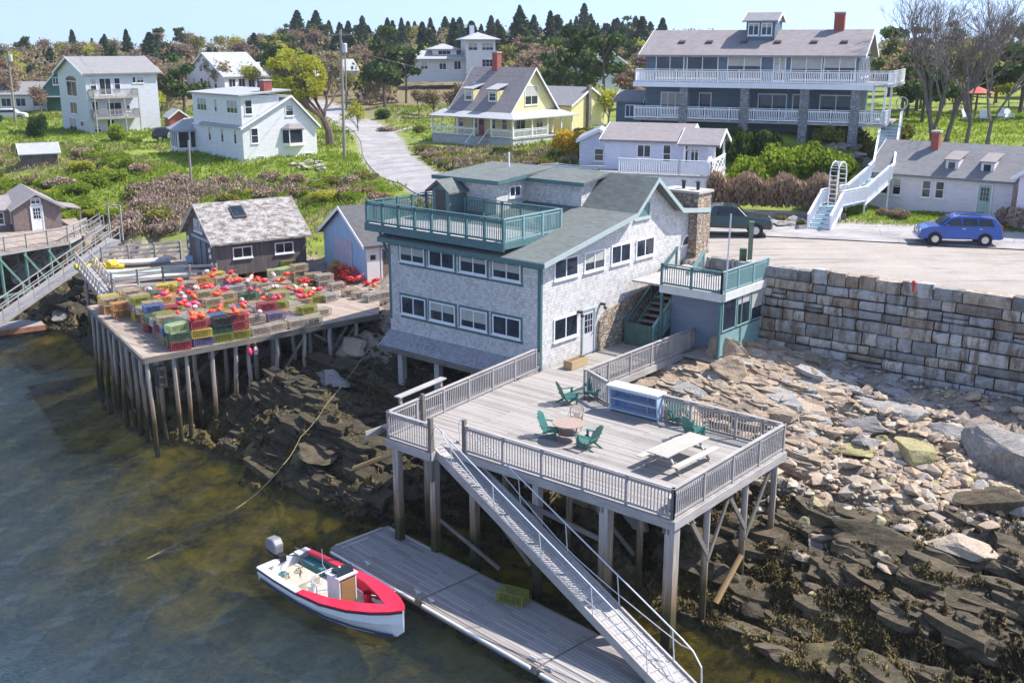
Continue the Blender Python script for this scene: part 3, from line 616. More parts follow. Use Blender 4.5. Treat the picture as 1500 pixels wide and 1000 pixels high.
railing(bd,[(-.3,1.97,5.83),(4.05,1.97,5.83)],paint('rail_pale_green',(.20,.33,.33),.55),1.1,.12,1.6,.11,.035,'roof_deck_railing')
railing(bd,[(4.05,1.97,5.83),(4.05,8.3,5.83)],PG,1.1,.12,1.2,.11,.035,'roof_deck_railing')
# small side porch over the pier
m=MB(); m.box(2.0,4.2,10.02,11.6,-.2,-.05); m.build('side_porch_floor',DOCK,bd); railing(bd,[(4.2,11.5,0),(2.0,11.5,0),(2.0,10.05,0)],DOCK_D,1.0,.1,1.2,None,.03,'side_porch_railing',-.05)
m=MB(); 
for k in range(6): m.box(2.04,2.07,10.1,11.45,.05+k*.16,.17+k*.16); m.box(2.1,4.15,11.52,11.55,.05+k*.16,.17+k*.16)
m.build('side_porch_boarding',DOCK_D,bd)
# foundation piers under the sea side
for (x,y) in [(-.6,1),(-.6,3.5),(-.6,6),(-.6,8.6),(3,3),(3,6),(3,9)]:
    p=Bw(x,y); m=MB(); zb=float(tz(p.x,p.y))-DK-.3; m.beam((x,y,min(zb,-.8)),(x,y,-.4),.32,.32); m.build('foundation_pier',paint('concrete',(.42,.40,.38)),bd)
# ---- outside stair and raised balcony porch at the road end
GST=paint('stair_green',(.13,.24,.235),.6,.12)
st=MB(); n=13; x0,x1=6.7,11.3; zt=3.2
for i in range(n):
    x=x0+(x1-x0)*i/n; z=zt*(i+1)/n; st.box(x,x+.36,-1.95,-.35,z-.05,z)
st.builds('stair_tread',DOCK,bd)
m=MB(); m.beam((x0-.1,-1.97,.0),(x1,-1.97,zt),.05,.3); m.beam((x0-.1,-.32,.0),(x1,-.32,zt),.05,.3); m.builds('stair_stringer',paint('rail_pale_green',(.20,.33,.33)),bd)
m=MB(); m.box(x0-.25,x0-.2,-1.95,-.35,.05,1.15); m.build('stair_gate',paint('gate_green',(.06,.13,.11),.6,.2),bd)
railing(bd,[(x0-.1,-1.97,.1),(x1,-1.97,zt+.05)],paint('rail_pale_green',(.20,.33,.33)),1.0,.1,1.5,.12,.03,'stair_railing',low=.08)
railing(bd,[(x0-.1,-.32,.1),(x1,-.32,zt+.05)],GREEN,1.0,.1,2.4,None,.03,'stair_railing',low=None)
# lower store room under the balcony, open glazed side to the right
bx0,bx1,by0,by1=6.9,11.6,-5.5,-2.05
BLS=clap('blue_grey_boards',(.20,.25,.34),.12)
m=MB(); m.box(bx0+.1,bx1+2.2,by0+.0,by1+1.7,3.13,3.22); m.build('balcony_floor',plank('roof_deck_boards',(.5,.47,.46),(.3,.28,.27)),bd)
m=MB(); m.box(bx0+.02,bx0+.1,by0,by1,2.85,3.24); m.box(bx0+.1,bx1,by0-.08,by0-.0,2.85,3.24); m.build('balcony_fascia',paint('pale_cream_trim',(.6,.6,.58),.6),bd)
m=MB(); m.box(bx0+1.2,bx0+1.3,by0+.15,by1,.0,3.1); m.build('porch_back_wall',BLS,bd)
m=MB(); m.box(bx0+1.3,bx1+1.5,by1-.1,by1,-.3,3.1); m.build('porch_side_wall',BLS,bd)
for (x,y) in ((bx0+.12,by0+.08),(bx0+.12,by1-.1),(bx0+2.2,by0+.08),(bx1-.1,by0+.08)):
    m=MB(); m.beam((x,y,-1.2),(x,y,3.12),.13,.13); m.build('balcony_post',paint('rail_green',(.06,.15,.16)),bd)
m=MB(); m.box(bx0+.2,bx1-.2,by0+.04,by0+.1,.1,1.2); m.build('porch_panel',paint('rail_pale_green',(.20,.33,.33)),bd)
m=MB(); m.box(bx0-.1,bx1,by0,by1+.2,-.15,-.02); m.build('porch_floor',DOCK,bd)
for k in range(3): window(bd,(bx0+.25+k*1.45,by0+.04,1.3),(1,0,0),1.35,1.6,paint('rail_pale_green',(.20,.33,.33)),1,1,.07,sill=False)
railing(bd,[(bx0+.12,by1-.05,3.22),(bx0+.12,by0+.05,3.22)],PG,1.05,.11,1.8,.12,.035,'balcony_railing')
railing(bd,[(bx0+.12,by0+.05,3.22),(bx1+.1,by0+.05,3.22)],paint('rail_pale_green',(.20,.33,.33)),1.05,.11,1.6,.1,.04,'balcony_railing')
# ================= WIDE SUN DECK ON PILES =================
dk=empty('sun_deck',BO,BA,'weathered grey plank deck on tall timber piles in front of the shingled building','deck')
dm=plank('deck_boards',(.40,.37,.345),(.19,.17,.155),.15,4.2,rot=90)
DX0,DXR=-9.9,-2.0
m=MB(); m.box(DX0,DXR,-13.4,0,-.08,0); m.box(DXR,9.6,-3.55,-.16,-.08,0); m.box(-10.7,DX0,-3.3,-.9,-.08,0)
m.prism([(DXR,-3.55,0),(DXR,-5.2,0),(-1.2,-3.55,0)],(0,0,-.08)); m.box(DX0,-.06,0.001,.25,-.08,0)
m.build('deck_floor',dm,dk)
m=MB(); m.box(DX0-.05,DX0-.002,-13.4,-3.35,-.33,-.02); m.box(DX0-.05,DXR,-13.46,-13.402,-.33,-.02); m.box(-10.75,-10.702,-3.3,-.9,-.33,-.02); m.box(-10.7,DX0,-3.35,-3.302,-.33,-.02); m.box(DXR+.1,9.6,-3.61,-3.552,-.33,-.02); m.box(-10.7,-1.2,-.0+.252,.3,-.33,-.02)
m.box(DXR+.002,DXR+.05,-13.4,-5.2,-.33,-.02); m.builds('rim_joist',DOCK,dk)
m=MB()
for x in np.arange(-9.5,-2.0,1.25): m.beam((x,-13.3,-.2),(x,.1,-.2),.06,.22)
for y in (-13.0,-10.4,-7.2,-4.0,-.8): m.beam((DX0+.05,y,-.45),(DXR,y,-.45),.12,.26); m.beam((DX0+.05,y-.16,-.45),(DXR,y-.16,-.45),.05,.26)
for x in (0,3,6,9): m.beam((x,-3.5,-.25),(x,-.2,-.25),.1,.3)
m.build('deck_beam',DOCK_D,dk)
sp=[(DX0+.25,-13.2),(DX0+.25,-10.6),(DX0+.25,-7.6),(DX0+.2,-4.6),(-10.5,-1.3),(-10.3,-3.1),(-7.4,-13.2),(-4.7,-13.2),(-2.2,-13.1),(-7.2,-10.4),(-4.8,-10.4),(-7.2,-7.2),(-4.5,-7.2),(-2.2,-9.8),(-2.2,-6.6),(-7.2,-4),(-4.5,-3.5),(-8.4,-.9),(-5.6,-.7),(-2.5,-2.9),(.8,-3.4),(3.6,-3.4),(6.4,-3.4)]
for (x,y) in sp:
    p=Bw(x,y); m=MB(); zb=float(tz(p.x,p.y))-DK-.4; big=abs(x-DX0-.25)<.1 and y<-12 or (x,y)==(DX0+.25,-10.6)
    if x<-8: m.beam((x,y,zb),(x,y,-.3),.36 if big else .28,.36 if big else .28)
    else: m.cyl((x,y,zb),(x,y,-.3),.13,.12,9)
    m.build('piling',PILE,dk)
m=MB()
m.beam((-4.7,-13.3,-2.6),(-2.9,-13.3,-.3),.07,.16); m.beam((-4.7,-13.3,-2.2),(-6.2,-13.3,-.3),.07,.16); m.beam((-7.4,-13.3,-2.2),(-8.8,-13.3,-.3),.07,.16); m.beam((-7.4,-13.3,-2.4),(-6,-13.3,-.3),.07,.16)
m.beam((DX0+.1,-10.4,-1.6),(DX0+.1,-4.6,-.9),.08,.18); m.beam((DX0+.1,-7.4,-3.6),(DX0+.1,-4.8,-1.4),.08,.16); m.beam((-7.2,-10.2,-3.3),(-7.2,-7.2,-1.0),.07,.15); m.beam((-4.5,-7,-2.4),(-4.5,-3.6,-.8),.07,.15)
m.beam((-10.2,-3.2,-2.9),(-9.9,-6,-4.2),.07,.15); m.builds('cross_brace',DOCK_D,dk)
RW=wood('rail_wood',(.44,.41,.40),(.20,.185,.175))
def rl(pts,**k): return railing(dk,pts,RW,1.05,.1,k.pop('sp',1.9),.125,.036,'railing',**k)
rl([(DX0+.05,-4.35,0),(DX0+.05,-13.3,0)],sp=1.75); rl([(DX0+.05,-13.3,0),(DXR-.05,-13.3,0)],sp=1.9); rl([(DXR-.05,-13.3,0),(DXR-.05,-5.3,0),(-1.3,-3.75,0)],sp=1.9)
rl([(-1.3,-3.55,0),(9.4,-3.5,0)],sp=1.8); rl([(-10.6,-.95,0),(-.15,.12,0)],sp=1.9); rl([(-10.6,-.95,0),(-10.6,-3.2,0)],sp=2.3)
m=MB(); m.beam((-10.62,-3.25,-1.2),(-10.62,-3.25,1.35),.16,.16); m.beam((-8.6,-.85,-.3),(-8.6,-.85,1.25),.13,.13); m.beam((DX0+.05,-4.25,-.3),(DX0+.05,-4.25,1.3),.14,.14); m.builds('gate_post',DOCK_D,dk)
m=MB(); m.beam((-9.9,-.75,1.42),(-6.9,-.4,1.42),.3,.05); m.beam((-9.7,-.72,1.1),(-9.7,-.72,1.4),.1,.1); m.beam((-7.1,-.42,1.1),(-7.1,-.42,1.4),.1,.1); m.build('fish_cleaning_shelf',RW,dk)
m=MB()
m.box(DX0+.5,DX0+5.9,-13.12,-12.75,.42,.46)
for x in (DX0+.6,DX0+3,DX0+5.7): m.box(x,x+.08,-13.1,-12.8,0,.42)
LBM=m
# ================= FLOATS, GANGWAY, BOAT =================
BENCHW=wood('bench_wood',(.52,.48,.42),(.30,.27,.235))
lb=empty('bench',BO,BA,'long low pale plank bench along the inside of the right deck rail','bench'); LBM.build('bench_boards',BENCHW,lb)
FA=R(-46); FO=Vector((-7.1,37.75,0)); fd=Vector((math.cos(FA),math.sin(FA),0)); fp=Vector((-fd.y,fd.x,0))
FLM=plank('float_boards',(.40,.375,.36),(.19,.175,.165),.15,2.8,rot=0)
FRM=wood('float_frame_wood',(.34,.29,.25),(.15,.13,.11)); BLK=paint('black_float_drum',(.02,.02,.022),.5); GALV=paint('galvanised_steel',(.62,.63,.65),.4,.08,metal=.3)
seams=[0,5.6,11.45,17.2,23]
lab=['landward end float holding the red boat\'s bow line, pale strips along its end','middle float carrying the small lobster trap at its back edge','float under the foot of the gangway at the bottom edge','last float beyond the gangway foot']
for i in range(3):
    L=seams[i+1]-seams[i]-.06; t=empty('dock_float',FO+fd*(seams[i]+.03)+Vector((0,0,-.02*i+.01)),FA,'weathered plank '+lab[i],'float','floats along the foot of the deck piles')
    W=2.75
    m=MB(); m.box(0,L,0,W,.38,.45); m.build('float_deck',FLM,t)
    m=MB(); m.box(0,L,-.07,-.002,.12,.43); m.box(0,L,W+.002,W+.07,.12,.43); m.box(-.0,.06,0,W,.12,.375); m.box(L-.06,L,0,W,.12,.375); m.box(.3,L-.3,-.13,-.072,.3,.42); m.build('float_frame',FRM,t)
    m=MB()
    for k in range(4): 
        x=.5+k*(L-1)/3; m.box(x-.4,x+.4,.1,W-.1,-.35,.118)
    m.builds('flotation_block',BLK,t)
    m=MB(); m.cyl((.2,-.16,.36),(L-.2,-.16,.36),.055,.055,8); m.build('rub_rail',TRIM,t)
    for x in ((.35,L-.35) if i else (L-.35,2.2)):
        m=MB(); m.box(x-.05,x+.05,.08,.16,.45,.53); m.beam((x-.16,.12,.55),(x+.16,.12,.55),.05,.05); m.build('cleat',GALV,t)
    if i==0:
        m=MB(); m.box(.02,.14,.15,W-.3,.452,.5); m.box(.35,.42,.2,1.5,.452,.49); m.box(.3,3.0,W-.14,W-.06,.452,.5); m.build('edge_strips',BENCHW,t)
# gangway
gtop=Vector((-2.55,37.75,4.72)); gbot=Vector((5.35,27.6,.52)); gd=gbot-gtop; gl_=gd.length; gh=Vector((gd.x,gd.y,0)); ga=math.atan2(gd.y,gd.x); gs=gd.z/gh.length; GLn=gh.length
gw=empty('gangway',gtop,ga,'long grey sloping gangway with pipe handrails from the deck gap down to the floats','gangway')
def gp(x,y,z): return (x,y,x*gs+z)
m=MB(); m.prism([gp(0,-.52,0),gp(GLn,-.52,0),gp(GLn,.52,0),gp(0,.52,0)],(0,0,-.05)); m.build('gangway_boards',plank('gangway_boards',(.46,.44,.43),(.25,.235,.23),.14,1.2,rot=90),gw)
m=MB()
for y in (-.56,.56): m.prism([gp(0,y-.035,.09),gp(GLn,y-.035,.09),gp(GLn,y+.035,.09),gp(0,y+.035,.09)],(0,0,-.34))
m.builds('side_stringer',DOCK,gw)
m=MB()
for k in range(1,40): x=GLn*k/40; m.beam(gp(x,-.5,.012),gp(x,.5,.012),.04,.03)
m.build('tread_cleats',DOCK,gw)
for y in (-.58,.58):
    m=MB(); pts=[gp(.15,y,.1),gp(.1,y,.8),gp(.25,y,1.05),gp(.6,y,1.08)]+[gp(x,y,1.05) for x in np.linspace(1.2,GLn-1,9)]+[gp(GLn-.5,y,1.0),gp(GLn-.15,y,.75),gp(GLn-.1,y,.1)]
    m.tube(pts,.026,6); m.build('handrail',GALV,gw)
    m=MB(); pts=[gp(.6,y,1.05)]+[gp(x,y,.15+.85*abs((x/GLn)*2-1)**1.4) for x in np.linspace(1,GLn-1,12)]+[gp(GLn-.6,y,1.0)]; m.tube(pts,.018,5); m.build('truss_rod',GALV,gw)
    m=MB()
    for x in (1.3,3.9,6.5,9.1,11.6): m.cyl(gp(x,y,.08),gp(x-.12,y,1.05),.02,.02,6)
    m.builds('stanchion',GALV,gw)
# ---------------- boat
RED=paint('boat_red',(.62,.012,.045),.35,.12); WHT=paint('boat_white',(.72,.73,.76),.4,.08); BFL=paint('boat_floor',(.42,.40,.36),.8,.3,4); TEAL=paint('boat_teal',(.05,.17,.17),.6,.2)
bt=empty('motorboat',(-8.75,36.55,0),R(-43.5),'open red and white work skiff with centre console and outboard, tied up beside the floats','boat')
ST=[(0,1.12,.95,-.18,.62),(1.2,1.2,1.02,-.22,.62),(2.6,1.26,1.04,-.25,.66),(4.0,1.22,.95,-.25,.74),(5.2,1.0,.66,-.22,.86),(6.1,.66,.34,-.15,.98),(6.7,.32,.1,.02,1.08),(7.05,.03,.01,.35,1.16)]
def hull(off,zoff,cut=0):
    vs=[];n=7
    for (x,g,c,k,z) in ST:
        g=max(g-off,.004);c=max(c-off,.003); xx=x if x>0 else off
        if off and x>6.6: xx=x-.25
        ring=[(g,z),(g*.97+c*.03,(z+.05)*.55),(c,.08),(0,k+zoff),(-c,.08),(-g*.97-c*.03,(z+.05)*.55),(-g,z)]
        vs+=[(xx,y,max(zz,k+zoff)) for y,zz in ring]
    fs=[(i*n+j,(i+1)*n+j,(i+1)*n+j+1,i*n+j+1) for i in range(len(ST)-1) for j in range(n-1)]
    return vs,fs,n
vs,fs,n=hull(0,0); m=MB(); m.add(vs,fs+[tuple(range(n))]); hl=m.build('hull',WHT,bt,smooth=False)
md=hl.modifiers.new('s','SOLIDIFY'); md.thickness=.05; md.offset=-1
m=MB()
for sgn in (-1,1):
    pts=[]
    for (x,g,c,k,z) in ST: pts.append(Vector((x,sgn*(g+.012),z-.06)))
    for a,b in zip(pts[:-1],pts[1:]): m.beam(a,b,.045,.07)
m.build('rub_strake',paint('boat_dark_trim',(.06,.03,.04),.5),hl)
m=MB(); 
for sgn in (-1,1):
    pts=[Vector((x,sgn*(c*.6+g*.4+.012),.12)) for (x,g,c,k,z) in ST[:-1]]
    for a,b in zip(pts[:-1],pts[1:]): m.beam(a,b,.02,.12)
m.build('boot_stripe',paint('boot_navy',(.03,.04,.09),.5),hl)
# floor
m=MB(); vs=[];
for (x,g,c,k,z) in ST[:-2]: vs+=[(max(x,.06),g-.12,.13),(max(x,.06),-g+.12,.13)]
m.add(vs,[(2*i,2*i+2,2*i+3,2*i+1) for i in range(len(ST)-3)]); m.build('floor',BFL,bt)
# gunwale decks: red round the bow and along the float side, white on the near quarter
def gun(y0w,x0,x1,sgn,mat,name):
    m=MB(); S2=[s_ for s_ in ST]; xs=[x0]+[s_[0] for s_ in S2 if x0<s_[0]<x1]+[x1]
    def it(x):
        for a,b in zip(S2[:-1],S2[1:]):
            if a[0]<=x<=b[0]: t=(x-a[0])/(b[0]-a[0]); return [a[i]*(1-t)+b[i]*t for i in range(5)]
    top=[];inn=[]
    for x in xs:
        _,g,c,k,z=it(x); w_=y0w(x); top.append((x,sgn*(g+.02),z+.02)); inn.append((x,sgn*max(g-w_,0.0),z+.035))
    vs=top+inn+[(a,b,c-.05) for a,b,c in top]+[(a,b,c-.3 if False else c-.06) for a,b,c in inn]; n=len(xs)
    fs=[]
    for i in range(n-1): fs+=[(i,i+1,n+i+1,n+i),(n+i,n+i+1,3*n+i+1,3*n+i),(i,2*n+i,2*n+i+1,i+1),(2*n+i,3*n+i,3*n+i+1,2*n+i+1)]
    fs+=[(0,n,3*n,2*n),(n-1,3*n-1,4*n-1,2*n-1)]; m.add(vs,fs); return m.build(name,mat,bt)
bw_=lambda x:.26+max(0,x-2.7)*.14+max(0,x-5.2)*.5
gun(bw_,2.7,7.04,-1,RED,'foredeck'); gun(bw_,0,7.04,1,RED,'foredeck'); gun(lambda x:.24,0,2.7,-1,WHT,'side_deck')
m=MB(); m.box(0,.3,.55,1.1,.6,.66); m.box(0,.3,-1.1,-.3,.6,.66); m.box(-.03,.03,-1.05,1.05,.1,.6); m.build('transom',WHT,bt)
m=MB(); m.prism([(.35,1.0,.14),(2.4,1.1,.14),(2.4,1.1,.6),(.35,1.0,.56)],(0,-.05,0)); m.prism([(.3,.62,.14),(1.6,.62,.14),(1.6,.62,.44),(.3,.62,.44)],(0,.33,0)); m.build('bait_locker',TEAL,bt)
m=MB(); m.prism([(2.5,1.1,.14),(5.1,.86,.14),(5.1,.86,.72),(2.5,1.1,.62)],(0,-.03,0)); m.build('red_liner',RED,bt)
# console
m=MB(); m.box(3.35,3.42,-.38,.38,.13,1.3); m.box(3.42,4.05,-.38,-.33,.13,1.3); m.box(3.42,4.05,.33,.38,.13,1.3); m.box(3.3,4.1,-.43,.43,1.3,1.36); m.box(3.42,4.05,-.33,.33,.13,.2); m.build('console',paint('console_white',(.62,.60,.62),.5,.2),bt)
m=MB(); m.box(4.0,4.06,-.3,.3,.22,1.22); m.build('console_door',wood('varnished_ply',(.33,.18,.07),(.16,.08,.03)),bt)
m=MB(); m.prism([(3.95,-.36,1.36),(3.95,.36,1.36),(3.82,.33,1.62),(3.82,-.33,1.62)],(.02,0,0)); m.build('windscreen',GLS,bt)
m=MB(); m.box(3.45,3.7,-.25,.02,1.36,1.48); m.box(3.5,3.6,.12,.3,1.36,1.5); m.build('instruments',BLK,bt)
m=MB(); 
for i in range(12):
    a=2*math.pi*i/12;b=2*math.pi*(i+1)/12; m.beam((3.25,.2*math.cos(a),1.08+.2*math.sin(a)),(3.25,.2*math.cos(b),1.08+.2*math.sin(b)),.03,.03)
m.beam((3.25,0,.9),(3.25,0,1.26),.02,.03); m.beam((3.36,0,1.08),(3.25,0,1.08),.03,.03); m.build('steering_wheel',BLK,bt)
m=MB(); m.tube([(2.7,-.6,.15),(2.7,-.6,.95),(2.75,-.45,1.05),(2.75,.3,1.05),(2.7,.45,.95),(2.7,.45,.15)],.02,6); m.tube([(3.0,-.6,.15),(3.0,-.6,.8),(2.7,-.6,.9)],.02,6); m.build('leaning_rail',GALV,bt)
m=MB(); m.box(.45,1.9,-.78,.35,.13,.42); m.build('engine_box',paint('plywood_cover',(.44,.40,.33),.8,.25,5),bt,bev=.02)
for (x,y,c,h,n_) in ((2.35,-.35,'bucket_white',.35,'white bucket behind the boat console'),(4.5,-.2,'bucket_white',.32,'white bucket ahead of the boat console'),(4.35,.62,'boat_red',.42,'red fuel can on the boat floor by the float side')):
    m=MB(); m.lathe([(.13,0),(.17,h),(.175,h),(.155,h-.02),(.12,.03)],12); b_=m.build('bucket' if 'bucket' in n_ else 'fuel_can',paint(c,(.7,.7,.7) if 'white' in c else (.6,.02,.03),.5),None,bt.matrix_basis@Vector((x,y,.135)) if False else (0,0,0))
    a=R(-43.5); b_.location=(-8.75+x*math.cos(a)-y*math.sin(a),36.55+x*math.sin(a)+y*math.cos(a),.14); tag(b_,n_,'bucket' if 'bucket' in n_ else 'fuel can')
a=R(-43.5); m=MB(); m.box(-.28,.28,-.18,.18,0,.3); b_=m.build('cool_box',paint('cooler_white',(.68,.72,.76),.5),None,(-8.75+4.9*math.cos(a)+.35*math.sin(a),36.55+4.9*math.sin(a)-.35*math.cos(a),.14),a+.4,bev=.03); tag(b_,'small white cool box on the floor in the bow of the boat','cool box')
# clutter
cl_=random.Random(4)
for k in range(7):
    x,y=cl_.uniform(.5,3.2),cl_.uniform(-.7,.6); m=MB(); r0_=cl_.uniform(.12,.22)
    for j in range(4): m.tube([(x+(r0_-.02*j)*math.cos(a),y+(r0_-.02*j)*math.sin(a),.17+.03*j+(.3 if x<1.9 and y<.35 else 0)) for a in np.linspace(0,5.9,12)],.014,4)
    m.build('rope_coil',paint('coil_'+str(k%3),[(.5,.45,.3),(.1,.3,.35),(.55,.12,.06)][k%3],.9),bt)
m=MB(); m.tube([(3.4,-.36,1.36),(3.3,-.5,1.7),(3.3,-.5,2.3)],.012,5); m.build('antenna',GALV,bt)
# outboard
ob=[]
m=MB(); m.prism([(-.72,-.2,.78),(-.18,-.2,.7),(-.12,-.2,1.08),(-.3,-.2,1.3),(-.72,-.2,1.26),(-.85,-.2,1.0)],(0,.4,0)); o_=m.build('outboard_cowl',paint('outboard_pale',(.2,.2,.22),.35,.1),bt,bev=.04)
m=MB(); m.prism([(-.80,-.19,.72),(-.18,-.19,.62),(-.18,-.19,.7),(-.73,-.19,.79)],(0,.38,0)); m.box(-.48,-.24,-.08,.08,-.25,.66); m.box(-.22,.08,-.14,.14,.45,.72); m.box(-.6,-.2,-.03,.03,-.45,-.2); m.build('outboard_leg',BLK,bt)
m=MB(); m.tube([(.1,.15,.7),(.5,.35,.75),(.9,.3,.5),(1.3,-.1,.46),(1.8,-.5,.3)],.02,5); m.build('control_cable',BLK,bt)
def rope(pts,r,mat,label,sag=0,n=14):
    pts=[Vector(p) for p in pts]; out=[]
    for a,b in zip(pts[:-1],pts[1:]):
        for k in range(n): t=k/n; out.append(a+(b-a)*t-Z*sag*4*t*(1-t))
    out.append(pts[-1]); m=MB(); m.tube(out,r,5); o=m.build('mooring_rope' if 'rope' in label else 'cable',mat); tag(o,label,'rope' if 'rope' in label else 'cable'); return o
ROPE=paint('pale_rope',(.5,.46,.36),.9,.2); TAN=paint('tan_rope',(.30,.24,.12),.9,.2)
rope([(-8.4,37.3,.66),(-7.2,37.0,.5)],.018,ROPE,'short rope from the stern of the boat to the float',.1)
rope([(-4.9,33.1,.95),(-4.2,34.2,.5)],.018,ROPE,'short rope from the boat bow to the float cleat',.1)
# one lobster trap on the float
WIRE={}
def wire(c,col):
    return paint('trap_wire_'+c,col,.55,.25,8)
def trap_mesh(c,col,coarse=.1,L=1.0,W=.56,H=.38):
    m=MB(); t=.013
    def line(a,b,k=t): m.beam(a,b,k,k)
    xs=np.linspace(0,L,int(round(L/coarse))+1); ys=np.linspace(0,W,int(round(W/coarse))+1); zs=np.linspace(0,H,int(round(H/coarse))+1)
    for x in xs:
        for (y,) in ((0,),(W,)): line((x,y,0),(x,y,H))
        line((x,0,H),(x,W,H))
        if x in (xs[0],xs[-1]): 
            for y in ys[1:-1]: line((x,y,0),(x,y,H))
    for y in ys: line((0,y,H),(L,y,H))
    for z_ in zs[:-1]:
        for y in (0,W): line((0,y,z_),(L,y,z_))
        for x in (0,L): line((x,0,z_),(x,W,z_))
    for (x,y) in ((0,0),(L,0),(L,W),(0,W)): line((x,y,0),(x,y,H),.03)
    for z_ in (0,H):
        for a,b in (((0,0),(L,0)),((L,0),(L,W)),((L,W),(0,W)),((0,W),(0,0))): line((*a,z_),(*b,z_),.026)
    for x in (L*.38,L*.7): line((x,0,0),(x,W,0),.03); 
    m.box(0.02,L-.02,.06,.1,-.045,-.012); m.box(0.02,L-.02,W-.1,W-.06,-.045,-.012)
    return m.mesh('lobster_trap',wire(c,col),uv=False)
def net_mesh(c,col,L=1.0,W=.56,H=.38):
    m=MB(); r_=random.Random(hash(c)%97)
    for x0,x1 in ((.12,.46),(.5,.8)):     # funnel heads drawn as lozenges, and a bait bag
        m.add([(x0,.04,.06),(x1,.04,.06),(x1,.04,H-.06),(x0,.04,H-.06),((x0+x1)/2,W*.5,.12),((x0+x1)/2,W*.5,H-.12)],[(0,1,4),(3,5,2),(0,4,5,3),(1,2,5,4)])
        m.add([(x0,W-.04,.06),(x1,W-.04,.06),(x1,W-.04,H-.06),(x0,W-.04,H-.06),((x0+x1)/2+.05,W*.5,.12),((x0+x1)/2+.05,W*.5,H-.12)],[(0,1,4),(3,5,2),(0,4,5,3),(1,2,5,4)])
    m.box(.82,.95,.2,.36,.03,.16); m.box(.03,L-.03,.05,W-.05,.004,.02)
    return m.mesh('trap_netting',paint('net_'+c,col,.9,.3,9),uv=False)
TC={'yellow':((.58,.46,.08),(.35,.2,.08)),'olive':((.26,.27,.05),(.22,.16,.08)),'green':((.06,.15,.11),(.25,.18,.1)),'red':((.33,.06,.07),(.25,.06,.06)),'grey':((.36,.36,.35),(.33,.22,.14)),'blue':((.10,.16,.32),(.12,.12,.16)),'lime':((.42,.52,.28),(.3,.3,.15)),'tan':((.42,.34,.23),(.33,.26,.18)),'purple':((.2,.17,.28),(.14,.1,.16)),'orange':((.58,.30,.12),(.4,.2,.1)),'black':((.04,.045,.045),(.15,.12,.1)),'weathered':((.44,.38,.33),(.32,.25,.19))}
TM={c:(trap_mesh(c,a),net_mesh(c,b)) for c,(a,b) in TC.items()}
def trap(c,loc,rz,label,group):
    o=link('lobster_trap',TM[c][0],None,loc,rz); tag(o,label,'lobster trap',group); link('trap_netting',TM[c][1],o); return o
p_=FO+fd*7.6+fp*1.75; t_=trap('olive',(p_.x,p_.y,.5),FA+.35,'lone olive green wire lobster trap on the middle float',None)
# ================= DECK FURNITURE =================
def Bl(u,v,z=DK):
    p=P(u,v,z); return p
ADG=paint('adirondack_green',(.035,.15,.13),.5,.15)
def adirondack(mat):
    r=empty('adirondack_chair',(0,0,0)); 
    m=MB()
    for k in range(5): x=-.24+k*.12; m.prism([(x-.053,-.28,.36),(x+.053,-.28,.36),(x+.053,.24,.24),(x-.053,.24,.24)],(0,0,-.022))
    m.box(-.3,.3,-.3,-.282,.28,.37); m.build('seat',mat,r)
    m=MB()
    for k,hh in zip(range(-2,3),(.66,.76,.8,.76,.66)):
        x=k*.115; tx=k*.135; m.prism([(x-.05,.2,.2),(x+.05,.2,.2),(tx+.055,.2+hh*.42,.2+hh),(tx,.2+hh*.42+.012,.24+hh),(tx-.055,.2+hh*.42,.2+hh)],(0,.02,0))
    m.beam((-.28,.33,.42),(.28,.33,.42),.03,.07); m.build('backrest',mat,r)
    for s_ in (-1,1):
        m=MB(); m.prism([(s_*.36-.07,-.36,.56),(s_*.36+.07,-.36,.56),(s_*.36+.05,.38,.56),(s_*.36-.05,.38,.56)],(0,0,-.022)); m.build('armrest',mat,r)
        m=MB(); m.box(s_*.3-.012,s_*.3+.012,-.3,-.2,0,.54); m.build('front_leg',mat,r)
        m=MB(); m.prism([(s_*.28-.012,-.28,.33),(s_*.28-.012,.5,.02),(s_*.28-.012,.5,-.0),(s_*.28-.012,.38,0),(s_*.28-.012,-.28,.22)],(.024,0,0)); m.build('rear_leg',mat,r)
    return r
c0=adirondack(ADG); used=False
AD=[(833,590,1.9,'dark green adirondack chair leftmost behind the deck, turned towards the middle'),(868,583,-.35,'dark green adirondack chair just left of the blue bar shelf'),(992,620,.2,'darkest green adirondack chair at the right end of the blue bar shelf'),(1016,641,2.2,'green adirondack chair between the bar shelf and the white picnic table'),(808,640,1.2,'green adirondack chair on the left of the round table'),(861,655,-2.3,'green adirondack chair on the right of the round table')]
for (u,v,rz,lb_) in AD:
    o=c0 if not used else copy_tree(c0); used=True; p=P(u,v,DK); o.location=p; o.rotation_euler=(0,0,rz); tag(o,lb_,'chair','green adirondack chairs on the deck')
